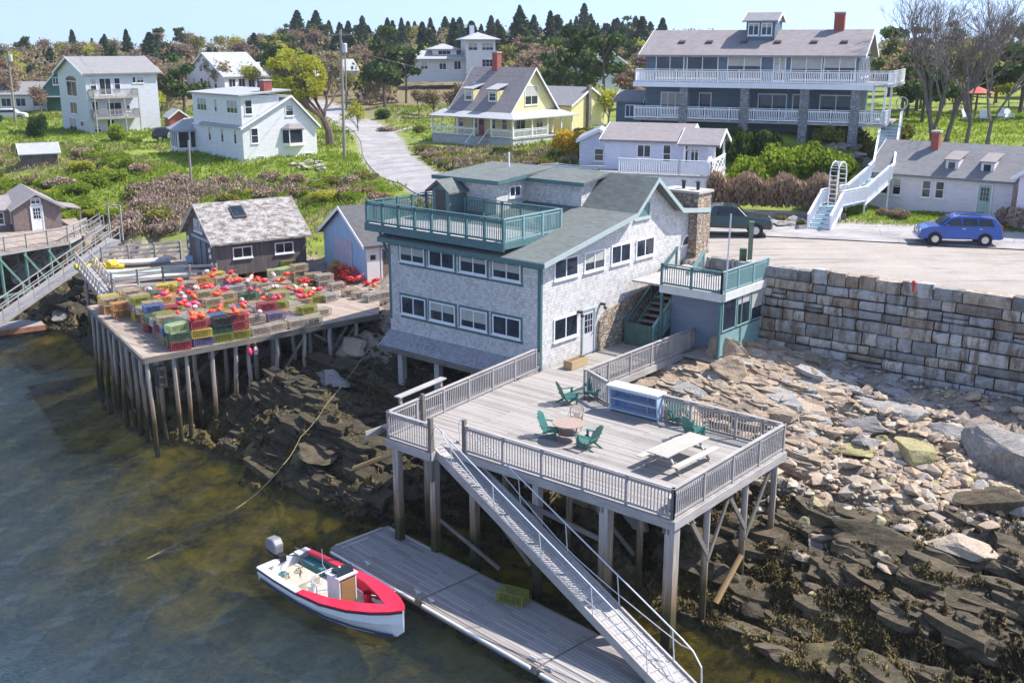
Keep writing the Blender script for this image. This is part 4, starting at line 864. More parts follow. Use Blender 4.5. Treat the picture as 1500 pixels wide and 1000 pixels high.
# round mesh table and its metal chair
BRN=paint('bronze_metal',(.24,.16,.125),.5,.2)
p=P(832,645,DK); tb=empty('round_table',p,.3,'round bronze mesh patio table between the green chairs','table')
m=MB(); m.lathe([(.0,.70),(.62,.70),(.63,.72),(.62,.735),(.0,.735)],24); m.build('table_top',paint('mesh_top',(.36,.26,.21),.5,.3,20),tb)
for k in range(4):
    a=k*math.pi/2+.4; m=MB(); m.tube([(.5*math.cos(a),.5*math.sin(a),.0),(.42*math.cos(a),.42*math.sin(a),.35),(.5*math.cos(a),.5*math.sin(a),.7)],.018,6); m.build('leg',BRN,tb)
m=MB(); m.lathe([(.40,.3),(.42,.3),(.42,.32),(.40,.32)],16); m.build('ring_brace',BRN,tb)
def patio_chair(p,rz,label):
    r=empty('patio_chair',p,rz,label,'chair')
    m=MB(); m.box(-.24,.24,-.24,.24,.42,.45); m.build('seat',BRN,r)
    m=MB(); 
    for k in range(9): a=math.pi*k/8; m.beam((.02*(k-4),.25,.46),(.26*math.cos(a)*-1,.3,.68+.24*math.sin(a)),.012,.012)
    m.tube([(-.24,.25,.45),(-.27,.3,.68)]+[(-.27*math.cos(math.pi*k/8),.31,.7+.25*math.sin(math.pi*k/8)) for k in range(9)]+[(.24,.25,.45)],.016,6); m.build('backrest',BRN,r)
    for s_ in (-1,1):
        m=MB(); m.tube([(s_*.25,-.25,0),(s_*.27,-.25,.64),(s_*.27,.26,.66)],.014,6); m.build('arm_and_leg',BRN,r)
        m=MB(); m.tube([(s_*.25,.28,0),(s_*.24,.24,.45)],.014,6); m.build('rear_leg',BRN,r)
patio_chair(P(843,628,DK),-.2,'bronze metal patio chair with round mesh back behind the round table')
# picnic table
pt=empty('picnic_table',P(993,678,DK),BA-.06,'weathered white picnic table near the right corner of the deck','picnic table')
m=MB()
for k in range(5): y=-.36+k*.18; m.box(-1.35,1.35,y-.083,y+.083,.70,.74)
m.build('table_top',BENCHW,pt)
m=MB(); m.box(-1.35,1.35,.62,.9,.42,.455); m.build('bench_seat',BENCHW,pt); m=MB(); m.box(-1.35,1.35,-.9,-.62,.42,.455); m.build('bench_seat',BENCHW,pt)
for x in (-.95,.95):
    m=MB(); m.beam((x,-.75,0),(x,-.2,.69),.05,.1,up=Vector((1,0,0))); m.beam((x,.75,0),(x,.2,.69),.05,.1,up=Vector((1,0,0))); m.beam((x+.06,-.8,.38),(x+.06,.8,.38),.04,.09); m.build('trestle',RW,pt)
# bar shelf unit
bp=P(892,602,DK); q2=P(960,619,DK); ang_=math.atan2(q2.y-bp.y,q2.x-bp.x); LB=(q2-bp).length
bs=empty('bar_shelf',bp,ang_,'long blue and white outdoor bar counter with open shelves facing the sea','bar counter')
BL1=paint('bar_pale_blue',(.42,.52,.66),.6,.1); BL2=paint('bar_mid_blue',(.12,.24,.50),.6,.12)
m=MB(); m.box(-.12,LB+.12,-.1,.62,1.12,1.18); m.build('counter_top',paint('bar_white',(.66,.70,.72),.5,.08),bs)
m=MB(); m.prism([(-.05,-.04,1.12),(-.05,.12,0.02),(-.05,.52,.02),(-.05,.56,1.12)],(.06,0,0)); m.prism([(LB+.05,-.04,1.12),(LB+.05,.12,.02),(LB+.05,.52,.02),(LB+.05,.56,1.12)],(-.06,0,0)); m.builds('end_panel',BL1,bs)
m=MB(); m.box(.01,LB-.01,.5,.54,.08,1.12); m.build('back_panel',BL2,bs)
m=MB(); m.box(.01,LB-.01,.06,.5,.1,.15); m.box(.01,LB-.01,.04,.5,.58,.62); m.builds('shelf',BL1,bs)
m=MB(); m.box(.01,LB-.01,.02,.06,.98,1.12); m.build('front_rail',BL1,bs)
pl=empty('planter_box',P(843,537,DK),BA,'wooden planter box of soil against the shingled wall','planter')
m=MB(); m.box(-.62,.62,-.25,-.2,.02,.42); m.box(-.62,.62,.2,.25,.02,.42); m.box(-.62,-.57,-.2,.2,.02,.42); m.box(.57,.62,-.2,.2,.02,.42); m.box(-.57,.57,-.2,.2,.02,.08); m.build('box_sides',wood('planter_wood',(.50,.38,.22),(.3,.22,.12)),pl)
m=MB(); m.box(-.56,.56,-.19,.19,.08,.36); m.build('soil',paint('soil',(.17,.11,.075),.95,.5,20),pl)
# driftwood props
m=MB(); m.cyl(P(518,686,1.5),P(600,655,3.9),.1,.12,8); o=m.build('timber_pole',wood('fresh_timber',(.52,.33,.15),(.35,.2,.09))); tag(o,'yellow brown pole jutting from under the deck corner to the seaweed rocks','pole')
m=MB(); m.cyl(P(1048,882,.5),P(1086,812,2.0),.12,.1,8); o=m.build('timber_pole',wood('fresh_timber',(.52,.33,.15),(.35,.2,.09))); tag(o,'short mossy log leaning on the rocks below the right deck posts','pole')
m=MB(); m.cyl(Bw(-2.6,-12.6,-.1),Bw(-2.6,-12.6,-.0),.05,.05,6)
rope([P(548,498,4.3),P(478,592,3.2),P(440,640,2.2),P(415,680,1.6),P(360,735,.05),P(215,818,.03)],.015,TAN,'long tan rope running from the building down over the rocks into the water',.12,6)
m=MB(); m.cyl((Bw(7.1,-5.6).x,Bw(7.1,-5.6).y,DK+2.9),(Bw(7.0,-5.75).x,Bw(7.1,-5.75).y,DK+7.1),.045,.035,8); o=m.build('flagpole',GALV); tag(o,'bare thin metal flagpole at the corner of the green balcony','flagpole')
# ================= TRAP PIER =================
PA=R(40.4); PO=Vector((-17.9,49.3,DK)); px=Vector((math.cos(PA),math.sin(PA),0)); LA=R(122.5); py=Vector((math.cos(LA),math.sin(LA),0))
def Pp(a,b,z=0): return PO+px*a+py*b+Z*z
pr=empty('trap_pier',(0,0,0),0,'old timber pier on tall thin piles stacked with coloured lobster traps','pier')
def quadslab(m,a0,a1,b0,b1,z0,z1,f=Pp): m.prism([f(a0,b0,z1),f(a1,b0,z1),f(a1,b1,z1),f(a0,b1,z1)],(0,0,z0-z1))
m=MB(); quadslab(m,0,13.6,0,7,-.08,0); quadslab(m,0,12.6,7,12.8,-.08,0); m.prism([Pp(13.6,0,0),Pp(15.2,3,0),Pp(17,7,0),Pp(13.6,7,0)],(0,0,-.08)); m.prism([Pp(12.6,7.0,0),Pp(17,7,0),Pp(17,12,0),Pp(12.6,12.0,0)],(0,0,-.075)); m.build('pier_deck',plank('pier_boards',(.42,.34,.28),(.2,.155,.12),.2,3.0,rot=40),pr)
m=MB(); quadslab(m,-.08,13.6,-.09,-.004,-.26,.03); quadslab(m,-.09,-.004,-.09,12.8,-.26,-.02)
for b in (.5,2.8,5.1,7.4,9.7,12): quadslab(m,0,13,b,b+.18,-.36,-.082)
m.builds('pier_beam',DOCK_D,pr)
spots=[]
for i in range(10): spots.append((.15,.15+i*1.38))
for i,a in enumerate((1.5,2.2,3.6,4.9,5.6,7.2,8.9,10.5,12.2)): spots.append((a,.2))
for b in (2.6,5.4,8.2,11):
    for a in (2.2,5.0,8.2,11.2): spots.append((a,b+random.uniform(-.4,.4)))
for i in range(8): spots.append((1.0+random.uniform(-.25,.25),1.0+i*1.5))
for i in range(9): spots.append((2.9+i*1.15,1.5+random.uniform(-.3,.3)))
for (a,b) in spots:
    p=Pp(a,b); zb=float(tz(p.x,p.y))-.5; m=MB(); j=lambda k=.18: random.uniform(-k,k); fr_=Vector((p.x+j(),p.y+j(),min(zb,3.5))); m.tube([fr_,fr_.lerp(p,.4)+Vector((j(.06),j(.06),0)),fr_.lerp(p,.7)+Vector((j(.04),0,0)),p-Z*.1+Z*(random.uniform(.0,.5) if b<.3 and random.random()<.0 else 0)],[.13,.12,.11,.1],8); m.build('piling',PILE,pr)
m=MB()
for (a,b,z0,a2,b2,z1) in [(8.9,.25,-3.6,11.6,.25,-.4),(9.5,.3,-.5,12.4,.3,-2.4),(2.2,2.6,-3.2,5,2.6,-.8),(5,5.4,-.8,8.2,5.4,-3),(6.2,.1,-4.4,9.9,-.35,-1.9),(7.2,.2,-2.6,9,.2,-.4),(5,2.6,-3.6,8.2,2.6,-1),(.2,4,-4,.2,8,-1),(10.5,.2,-2.2,12.2,.2,-.4)]: m.beam(Pp(a,b,z0),Pp(a2,b2,z1),.06,.14)
m.builds('cross_brace',DOCK_D,pr)
# ---- traps
rt=random.Random(21)
def pc(a,b):
    """colour bands as they lie on the pier"""
    if b>10.6: return rt.choice(['yellow','orange','tan','yellow'])
    if a<2.0 and b>7.5: return rt.choice(['orange','tan','green','weathered'])
    if a>9: return rt.choice(['weathered','tan','grey','olive','lime'])
    return rt.choice(['tan','grey','red','weathered','olive','blue','orange','yellow','green','tan','purple','yellow','grey','orange','tan'])
names={'yellow':'yellow','olive':'olive green','green':'dark green','red':'dark red','grey':'grey','blue':'blue','lime':'pale lime green','tan':'tan','purple':'purple','orange':'orange','black':'black','weathered':'weathered brown'}
tops=[]; nt_=0
front=[['red','purple','olive','olive','weathered','weathered'],['green','yellow','green','red','weathered','olive'],['lime','red','black','red','weathered','tan']]
low=[]
for ci in range(11):
    for ri in range(17):
        a=.45+ci*1.08+rt.uniform(-.07,.07)+.12*math.sin(ri*1.7); b=.2+ri*.7+rt.uniform(-.05,.05)
        if (a<1.1 and b<5.2) or (a<.6 and b<8) or b>12.4 or (ri==0 and ci<1): continue
        if ci>8 and (ri<6 or ri>12 or rt.random()<.3): continue
        if ri>1 and rt.random()<.04: continue
        hgt=3 if (ri in (0,1) and 1<=ci<=4) else rt.choice([1,2,2,3]) if ri>1 else 2
        if ci>6: hgt=min(hgt,rt.choice([1,2]))
        if ri==0 and ci in (5,6,7,8): hgt=1
        if ri==2 and rt.random()<.4: hgt=1
        for k in range(hgt):
            c=pc(a,b); face=ri==0
            if face and k<3: c=front[k][min(max(ci-1,0),5)]
            p=Pp(a,b,.05+k*.43)+Vector((rt.uniform(-.04,.04),rt.uniform(-.04,.04),0)); rz=PA+rt.uniform(-.16,.16)
            if k==hgt-1 or face or (b<5.3 and a<2.4) or (ri==1 and hgt>2) or a<.9:
                lbl=(names[c]+' wire lobster trap '+(['at the bottom','in the middle','at the top'][k])+' of the front row') if face else names[c]+' wire lobster trap in the crowded stacks on the pier'
                trap(c,p,rz,lbl,names[c]+' traps stacked on the pier'+(' front row' if face else '')); nt_+=1
            else: low.append((c,p,rz))
        tops.append((a,b,.05+hgt*.43))
# the buried lower layers of the stacks, past counting
mats=[];V=[];Fx=[];MI=[];o=0
for c,p,rz in low:
    me=TM[c][0]; mt=me.materials[0]
    if mt not in mats: mats.append(mt)
    v=np.empty(len(me.vertices)*3); me.vertices.foreach_get('co',v); v=v.reshape(-1,3); f=np.array([tuple(q_.vertices) for q_ in me.polygons]); ca,sa=math.cos(rz),math.sin(rz)
    V.append(np.stack([v[:,0]*ca-v[:,1]*sa+p.x,v[:,0]*sa+v[:,1]*ca+p.y,v[:,2]+p.z],-1)); Fx.append(f+o); o+=len(v); MI+= [mats.index(mt)]*len(f)
V=np.concatenate(V);Fx=np.concatenate(Fx); me=bpy.data.meshes.new('buried_traps'); me.vertices.add(len(V)); me.vertices.foreach_set('co',V.ravel()); me.loops.add(Fx.size); me.loops.foreach_set('vertex_index',Fx.ravel().astype('i')); me.polygons.add(len(Fx)); me.polygons.foreach_set('loop_start',np.arange(0,Fx.size,4,dtype='i')); me.polygons.foreach_set('material_index',np.array(MI,'i')); me.update(calc_edges=True)
for mt in mats: me.materials.append(mt)
me.polygons.foreach_set('material_index',np.array(MI,'i')); me.shade_flat(); tag(link('buried_traps',me),'lower layers of mixed wire lobster traps buried inside the stacks on the pier','lobster traps',None,'stuff')
# looser heaps near the sheds
for (u,v,c,h_) in [(395,412,'lime',2),(412,410,'lime',2),(432,415,'tan',3),(450,418,'tan',2),(468,420,'weathered',2),(486,405,'orange',2),(487,423,'weathered',1),(505,432,'tan',1),(520,436,'weathered',1),(455,436,'weathered',1),(425,438,'black',1),(478,440,'grey',1),(440,458,'weathered',1),(465,462,'weathered',1),(400,440,'weathered',2),(540,440,'grey',1),(555,436,'weathered',1),(388,428,'grey',1),(492,398,'yellow',2),(415,398,'olive',2)]:
    p=P(u,v+4,DK)
    for k in range(h_): trap(c,p+Z*(.05+k*.43),PA+rt.uniform(-.3,.3),names[c]+' wire lobster trap in the loose heaps in front of the blue shed',names[c]+' traps heaped by the sheds')
# ---- buoys
def buoy_mesh(c,col,c2):
    m=MB(); m.lathe([(.01,0),(.07,.03),(.12,.14),(.13,.3),(.09,.42),(.03,.47)],10); m.mi=1; m.lathe([(.018,.46),(.018,.72),(.0,.72)],6); m.lathe([(.132,.2),(.134,.21),(.134,.27),(.131,.28)],10); 
    return m.mesh('buoy',[paint('buoy_'+c,col,.45,.1),paint('buoy_band_'+c,c2,.5)],smooth=True,uv=False)
BMs={'red':buoy_mesh('red',(.75,.03,.035),(.8,.1,.05)),'orange':buoy_mesh('orange',(.85,.12,.02),(.7,.1,.02)),'pink':buoy_mesh('pink',(.75,.06,.16),(.75,.06,.16)),'white':buoy_mesh('white',(.7,.68,.64),(.7,.1,.05))}
nb=0
def buoy(c,p,label,grp):
    o=link('buoy',BMs[c],None,p,rt.uniform(0,6.3)); o.rotation_euler=(R(rt.uniform(60,95)),rt.uniform(-.3,.3),rt.uniform(0,6.3)); tag(o,label,'buoy',grp)
for (a,b,z) in tops:
    n=0
    if 4.2<b<9.5 and a>2: n=rt.choice([0,1,2,2,1])
    elif b<4.2 and 2.5<a<6: n=rt.choice([0,0,2,3])
    elif b>9.4 and a>5: n=rt.choice([0,1,1])
    for k in range(n):
        if nb>170: break
        c=rt.choice(['red','red','red','orange','orange','pink','red','white']); p=Pp(a,b,z+.1)+px*rt.uniform(.1,1.0)+py*rt.uniform(.1,.5); buoy(c,p,{'red':'bright red','orange':'bright orange','pink':'pinkish red','white':'white'}[c]+' lobster buoy lying on top of the stacked traps',c+' buoys on the stacked traps'); nb+=1
for i in range(34):
    cu,cv=((513,413),(545,420))[i>26]; p=P(cu+rt.gauss(0,9 if i<27 else 5),cv+rt.gauss(0,5),DK)+Z*rt.uniform(.1,.7 if i<27 else .35); buoy(rt.choice(['red','red','orange']),p,'bright red buoy in the '+('big heap beside' if i<27 else 'small heap at the door of')+' the blue shed','buoys heaped by the blue shed')
for k,(u,v) in enumerate([(325,528),(335,530)]):
    p=P(u,v,4.2)+Z*0; o=link('buoy',BMs['pink' if k==0 else 'white'],None,Pp(5.5+k*.35,-.2,-.9),0); tag(o,('pink' if k==0 else 'white')+' buoy hanging on the front piles of the trap pier','buoy')
# dark mesh crate hung at the corner pile
o=trap('black',Pp(1.0,-.15,-1.6),PA,'dark wire trap hanging upright below the near corner of the pier',None); o.rotation_euler=(0,R(-90),PA)
# ================= HOUSES AND SHEDS =================
def house(name,loc,yaw,label,cat='house'): return empty(name,loc,R(yaw),label,cat)
def gable(root,x0,x1,y0,y1,zb,ze,zr,wall,roof,axis='x',ov=.4,th=.14,trim=TRIM,rx=None,wname='wall',rname='roof'):
    """walls with gable ends and a two-slope roof; ridge along axis; rx = ridge position across"""
    m=MB()
    if axis=='x':
        c=(y0+y1)/2 if rx is None else rx; m.prism([(x0,y0,zb),(x0,y0,ze),(x0,c,zr),(x0,y1,ze),(x0,y1,zb)],(x1-x0,0,0)); s1=(zr-ze)/(c-y0); s2=(zr-ze)/(y1-c)
        pr=[(y0-ov,ze-ov*s1+th),(c,zr+th),(y1+ov,ze-ov*s2+th)]; w_=m.build(wname,wall,root); r_=slab_roof(root,pr,x0-ov,x1+ov,th,roof,rname,trim,axis='x')
    else:
        c=(x0+x1)/2 if rx is None else rx; m.prism([(x0,y0,zb),(x1,y0,zb),(x1,y0,ze),(c,y0,zr),(x0,y0,ze)],(0,y1-y0,0)); s1=(zr-ze)/(c-x0); s2=(zr-ze)/(x1-c)
        pr=[(x0-ov,ze-ov*s1+th),(c,zr+th),(x1+ov,ze-ov*s2+th)]; w_=m.build(wname,wall,root); r_=slab_roof(root,pr,y0-ov,y1+ov,th,roof,rname,trim,axis='y')
    return w_,r_
def chimney(root,x,y,z0,z1,w=.6,mat=None,d=None):
    d=d or w; m=MB(); m.box(x-w/2,x+w/2,y-d/2,y+d/2,z0,z1); c=m.build('chimney',mat or BRICK,root); m=MB(); m.box(x-w/2-.06,x+w/2+.06,y-d/2-.06,y+d/2+.06,z1,z1+.12); m.build('chimney_cap',paint('concrete',(.42,.40,.38)),c)
BRICK=shingle('red_brick',(.36,.10,.07),(.22,.06,.045),.22,.075,.6,1.4)
R_GREY=shingle('roof_grey',(.27,.265,.27),(.18,.18,.185),.3,.14,.5,.7,.95,.3); R_BR=shingle('roof_brown_grey',(.30,.265,.265),(.20,.18,.18),.3,.14,.5,.7,.95,.3); R_DK=shingle('roof_charcoal',(.12,.118,.125),(.07,.07,.075),.3,.14,.5,.7,.95,.3); R_PALE=shingle('roof_pale',(.40,.41,.43),(.28,.29,.30),.3,.14,.5,.75,.95,.3)
C_WH=clap('white_clapboard',(.74,.74,.75),.14); C_GY=clap('pale_grey_clapboard',(.60,.62,.66),.14); C_YE=clap('pale_yellow_clapboard',(.74,.64,.34),.13); C_BL=clap('slate_blue_clapboard',(.10,.15,.19),.14); C_SHP=clap('white_clapboard_shade_pink',(.78,.70,.78),.15); C_SHB=clap('white_clapboard_shade_lavender',(.63,.64,.76),.15)  # pink and lavender boards: white walls with a shade tint in the colour
X=(1,0,0); Yv=(0,1,0); NX=(0,-1,0)
def zr_(p,dz=0): return (p[0],p[1],p[2]+dz)
# ---- grey three storey house, far left
g=house('three_storey_house',P(133,198,8.4),42,'tall pale grey three storey house with stacked wooden balconies, far left hillside')
gable(g,0,9.3,0,9.2,-.6,7.55,9.35,C_GY,R_GREY,'x',.5,.16,TRIM,rx=4.6)
for (y,z,w_,h_) in ((6.4,4.6,3.4,1.9),(5.9,2.4,2.4,1.5)): window(g,(0,y,z),NX,w_,h_,TRIM,2,1)
m=MB(); m.prism([(-.02,6.4-1.7+1.7*math.cos(math.pi*i/10),6.55+.55*math.sin(math.pi*i/10)) for i in range(11)],(-.05,0,0)); m.build('arched_window',GLS,g)
window(g,(0,6.9,-.1),NX,2.6,2.0,TRIM,2,1,name='patio_door'); window(g,(0,3.0,.9),NX,1.2,.8,TRIM,1,1)
for (x,z,w_,h_,c) in ((.55,5.4,.8,1.5,1),(1.7,4.85,1.5,2.05,2),(3.6,5.4,.8,1.5,1),(6.0,6.2,.45,.8,1),(6.6,6.2,.9,.8,2),(.5,2.5,.8,1.6,1),(2.4,2.4,1.9,1.5,2),(4.9,2.7,.5,.8,1),(.5,.3,.9,.9,1),(2.2,-.1,1.0,1.9,1)): window(g,(x,0,z),X,w_,h_,TRIM,c,2 if c==1 and h_>1 else 1,.06)
for (z,xa,xb) in ((4.6,.3,6.0),(2.1,.3,6.0)):
    m=MB(); m.box(xa,xb,-1.6,-.01,z-.14,z); b_=m.build('balcony',DOCK,g); railing(b_,[(xa+.05,-.1,z),(xa+.05,-1.55,z),(xb-.05,-1.55,z),(xb-.05,-.1,z)],DOCK,1.0,.09,1.4,.14,.04,'balcony_railing')
for x in (.35,2.1,4.1,5.95):
    m=MB(); m.box(x-.06,x+.06,-1.6,-1.48,-.5,4.45); m.build('balcony_post',DOCK,g)
# ---- green house and low white building behind it
g=house('green_house',P(70,165,9.0),20,'dark green steep roofed house half hidden behind the tall grey house')
gable(g,0,7,0,10,-.5,4.2,8.2,clap('deep_green_boards',(.03,.12,.10),.14),R_GREY,'y',.4,.15,paint('mint_trim',(.35,.55,.47))); window(g,(1.2,0,4.2),X,.9,1.2); window(g,(3.0,0,1.2),X,1.2,1.3)
g=house('low_white_house',P(-8,165,9.0),8,'long low white house at the far left edge of the photo')
gable(g,0,11,0,7,-.5,2.8,4.5,C_WH,R_GREY,'x',.4); 
for x in (1.2,3.4,6.0,8.6): window(g,(x,0,.9),X,1.5,1.3)
m=MB(); m.box(6.5,11,-2.4,-.02,2.35,2.5); m.box(6.6,6.72,-2.3,-2.2,-.4,2.35); m.box(10.8,10.92,-2.3,-2.2,-.4,2.35); m.build('porch_canopy',R_PALE,g)
# ---- white two storey house
WH=P(358,238,7.9); g=house('white_house',WH,42,'white two storey house with a tall gable, bay window and glazed corner porch')
m=MB(); c=5.6; LW=11.5
m.prism([(0,0,-.6),(8.6,0,-.6),(8.6,0,3.3),(c,0,6.3),(0,0,3.55)],(0,8.5,0)); m.build('wall',C_WH,g)
slab_roof(g,[(-.35,3.45),(c,6.48),(8.95,3.2)],-.35,8.8,.14,R_PALE,'roof',TRIM)
m=MB(); m.box(.05,4.4,.06,LW-.8,3.3,6.55); m.build('upper_wall',C_WH,g)
m=MB(); m.prism([(-.35,-.35,6.65),(5.6,-.35,7.05),(5.6,LW-.4,7.05),(-.35,LW-.4,6.65)],(0,0,-.14)); m.build('upper_roof',R_PALE,g)
m=MB(); m.box(.0,.05-.001,8.5,LW-.8,-.6,3.5); m.box(0.05,4.4,8.5,LW-.8,-.6,3.29); m.build('rear_wall',C_WH,g)
window(g,(.45,.06,4.7),X,.85,1.45,TRIM,1,2); window(g,(5.0,0,4.35),X,.95,1.15,TRIM,1,2); window(g,(.9,0,1.8),X,.85,1.55,TRIM,1,2); window(g,(1.4,0,.15),X,.9,.4,TRIM,1,1); window(g,(7.0,0,.1),X,.9,.4,TRIM,1,1)
m=MB(); m.prism([(4.5,-.02,1.35),(5.0,-.6,1.35),(6.6,-.6,1.35),(7.1,-.02,1.35)],(0,0,.3)); m.prism([(4.5,-.02,3.0),(5.0,-.6,3.0),(6.6,-.6,3.0),(7.1,-.02,3.0)],(0,0,.12)); 
m.box(4.98,5.06,-.6,-.52,1.65,3.0); m.box(6.54,6.62,-.6,-.52,1.65,3.0); m.build('bay_window',TRIM,g)
m=MB(); m.prism([(4.35,-.01,3.13),(4.9,-.75,3.13),(5.2,-.3,3.6),(5.1,-.01,3.6)],(0,0,-.05)); m.prism([(4.9,-.75,3.13),(6.7,-.75,3.13),(6.4,-.3,3.6),(5.2,-.3,3.6)],(0,0,-.05)); m.prism([(6.7,-.75,3.13),(7.25,-.01,3.13),(6.5,-.01,3.6),(6.4,-.3,3.6)],(0,0,-.05)); m.build('bay_roof',R_BR,g)
m=MB(); m.box(5.08,6.52,-.57,-.55,1.66,2.99); m.prism([(4.55,-.05,1.66),(4.98,-.55,1.66),(4.98,-.55,2.99),(4.55,-.05,2.99)],(.02,.02,0)); m.build('bay_pane',GLS,g)
for y,w_,c_ in ((3.0,2.3,3),(5.7,.6,1),(9.6,2.2,3)): window(g,(.05,y,4.75),NX,w_,1.35,TRIM,c_,1)
for y in (1.8,4.6,7.4): window(g,(0,y,1.7),NX,.6,1.5,TRIM,1,1)
chimney(g,3.6,1.2,6.7,7.9,.9)
m=MB(); m.box(-.34,-.02,.0,LW-1,3.3,3.42); m.build('belt_course',TRIM,g)
# corner porch
PPt=P(304,232,8.0)
g2=house('glazed_porch_house',P(262,232,7.6),28,'small white glazed sun porch with its own pale hipped roof, left of the white house','sun porch')
m=MB(); m.box(0,3.9,0,4.0,-.2,1.1); m.box(0,3.9,0,.12,2.75,3.0); m.box(0,.12,.12,4,2.75,3.0); m.build('porch_wall',C_WH,g2)
m=MB(); m.box(.1,3.8,.1,3.9,1.1,2.75); m.build('porch_pane',GLS,g2)
m=MB()
for x in (0,1.25,2.6,3.78): m.box(x,x+.16,-.02,.08,1.1,2.75)
for y in (.98,1.95,2.95,3.86): m.box(-.02,.08,y,y+.14,1.1,2.75)
m.build('mullions',TRIM,g2)
m=MB(); m.prism([(-.3,-.3,2.95),(4.2,-.3,2.95),(2.6,2,4.1),(1.3,2,4.1)],(0,0,-.1)); m.prism([(-.3,4.3,2.95),(-.3,-.3,2.95),(1.3,2,4.1)],(0,0,-.1)); m.prism([(4.2,-.3,2.95),(4.2,4.3,2.95),(2.6,2,4.1)],(0,0,-.1)); m.prism([(4.2,4.3,2.95),(-.3,4.3,2.95),(1.3,2,4.1),(2.6,2,4.1)],(0,0,-.1)); m.build('hipped_roof',R_PALE,g2)
m=MB(); m.box(.1,3.8,.15,3.9,-1.8,-.2); m.build('stone_base',stonemat('fieldstone',[(.20,.18,.17),(.30,.27,.25),(.25,.2,.18)],2.6),g2)
m=MB(); 
for k in range(6): m.box(3.95,5.0,-1.2+k*.28,-.9+k*.28,-1.5+k*.22,-1.44+k*.22)
m.builds('entry_step',TRIM,g2); m=MB(); m.beam((3.95,-1.3,-.6),(3.95,.4,.9),.06,.08); m.beam((5.0,-1.3,-.6),(5.0,.4,.9),.06,.08); m.builds('step_rail',TRIM,g2)
m=MB(); m.box(3.9,6.2,.5,3.6,-.3,2.8); m.build('entry_wall',C_WH,g2); door(g2,(4.1,.5,.1),X,.95,2.2); m=MB(); m.prism([(3.9,.3,3.3),(6.6,.3,2.9),(6.6,3.8,2.9),(3.9,3.8,3.3)],(0,0,-.1)); m.build('entry_roof',R_GREY,g2)
# ---- white house further back, tiny cream house, hilltop house, pale cottage in the trees
g=house('white_farmhouse',P(330,134,11.5),48,'distant white gabled house behind the white house with long grey roof')
gable(g,0,8.5,0,12,-1,2.6,6.4,C_WH,R_PALE,'x',.4); 
gable(g,8.5,22,2,10,-1,2.3,4.6,C_WH,R_PALE,'x',.4,wname='wing_wall',rname='wing_roof')
for y in (2.2,4.4,6.6,9): window(g,(0,y+1,.5),NX,.9,1.6,TRIM,1,2)
window(g,(0,6,3.2),NX,.9,1.2); window(g,(0,7.6,3.2),NX,.9,1.2)
for x in (.8,2.8,4.8,6.6): window(g,(x,0,.4),X,1.4,1.7)
for x in (9.5,12,14.5,17): window(g,(x,2,.4),X,1.3,1.4)
g=house('cream_cottage',P(476,122,12),30,'tiny cream cottage seen between the willow and the utility pole'); gable(g,0,7,0,6,-1,2.4,4.4,clap('cream_boards',(.62,.58,.46)),R_PALE,'x',.3); window(g,(2,0,.8),X,1,1.2); window(g,(4.5,0,.8),X,1,1.2)
hp=PY(683,100,205); g=house('hilltop_house',(hp.x,hp.y,hp.z-.5),12,'white square towered house with hipped roofs on the wooded hilltop')
def hip(root,x0,x1,y0,y1,z,zr,mat,ov=.9,name='hipped_roof'):
    cx,cy=(x0+x1)/2,(y0+y1)/2; w2=max(0,(x1-x0)-(y1-y0))/2; m=MB(); a,b,c_,d=(x0-ov,y0-ov,z),(x1+ov,y0-ov,z),(x1+ov,y1+ov,z),(x0-ov,y1+ov,z); r1,r2=(cx-w2,cy,zr),(cx+w2+.01,cy,zr)
    m.prism([a,b,r2,r1],(0,0,-.15)); m.prism([b,c_,r2],(0,0,-.15)); m.prism([c_,d,r1,r2],(0,0,-.15)); m.prism([d,a,r1],(0,0,-.15)); m.build(name,mat,root)
m=MB(); m.box(0,5.6,0,6,-2,5.6); m.build('tower_wall',C_WH,g); hip(g,0,5.6,0,6,5.7,7.0,R_PALE)
for z in (.7,3.7): window(g,(3.0,0,z),X,2.2,1.4,TRIM,3,2); window(g,(.4,0,z),X,1.8,1.4,TRIM,2,1) if z>1 else None
m=MB(); m.box(-11,-.01,1,7,-2,2.2); m.build('wing_wall',clap('pale_blue_boards',(.5,.56,.62)),g); hip(g,-11,0,1,7,2.2,3.7,R_PALE,.8,'wing_roof')
m=MB(); m.box(-6,-1.5,2,6,2.2,3.9); m.build('upper_wall',C_WH,g); hip(g,-6,-1.5,2,6,3.95,4.9,R_PALE,.7,'upper_roof'); window(g,(-5,2,2.9),X,2.4,.8,TRIM,3,1)
for x in (-8.5,-5,-2.2): window(g,(x,1,.2),X,1.4,1.6)
chimney(g,2,5,6,8.2,.8,TRIM)
hp=PY(862,118,165); g=house('pale_blue_cottage',hp,20,'small pale blue gabled cottage glimpsed among trees right of the yellow house'); gable(g,0,6,0,7,-2,2.6,4.6,clap('pale_blue_boards',(.5,.56,.62)),R_PALE,'y',.3); window(g,(2,0,.8),X,1.4,1.2)
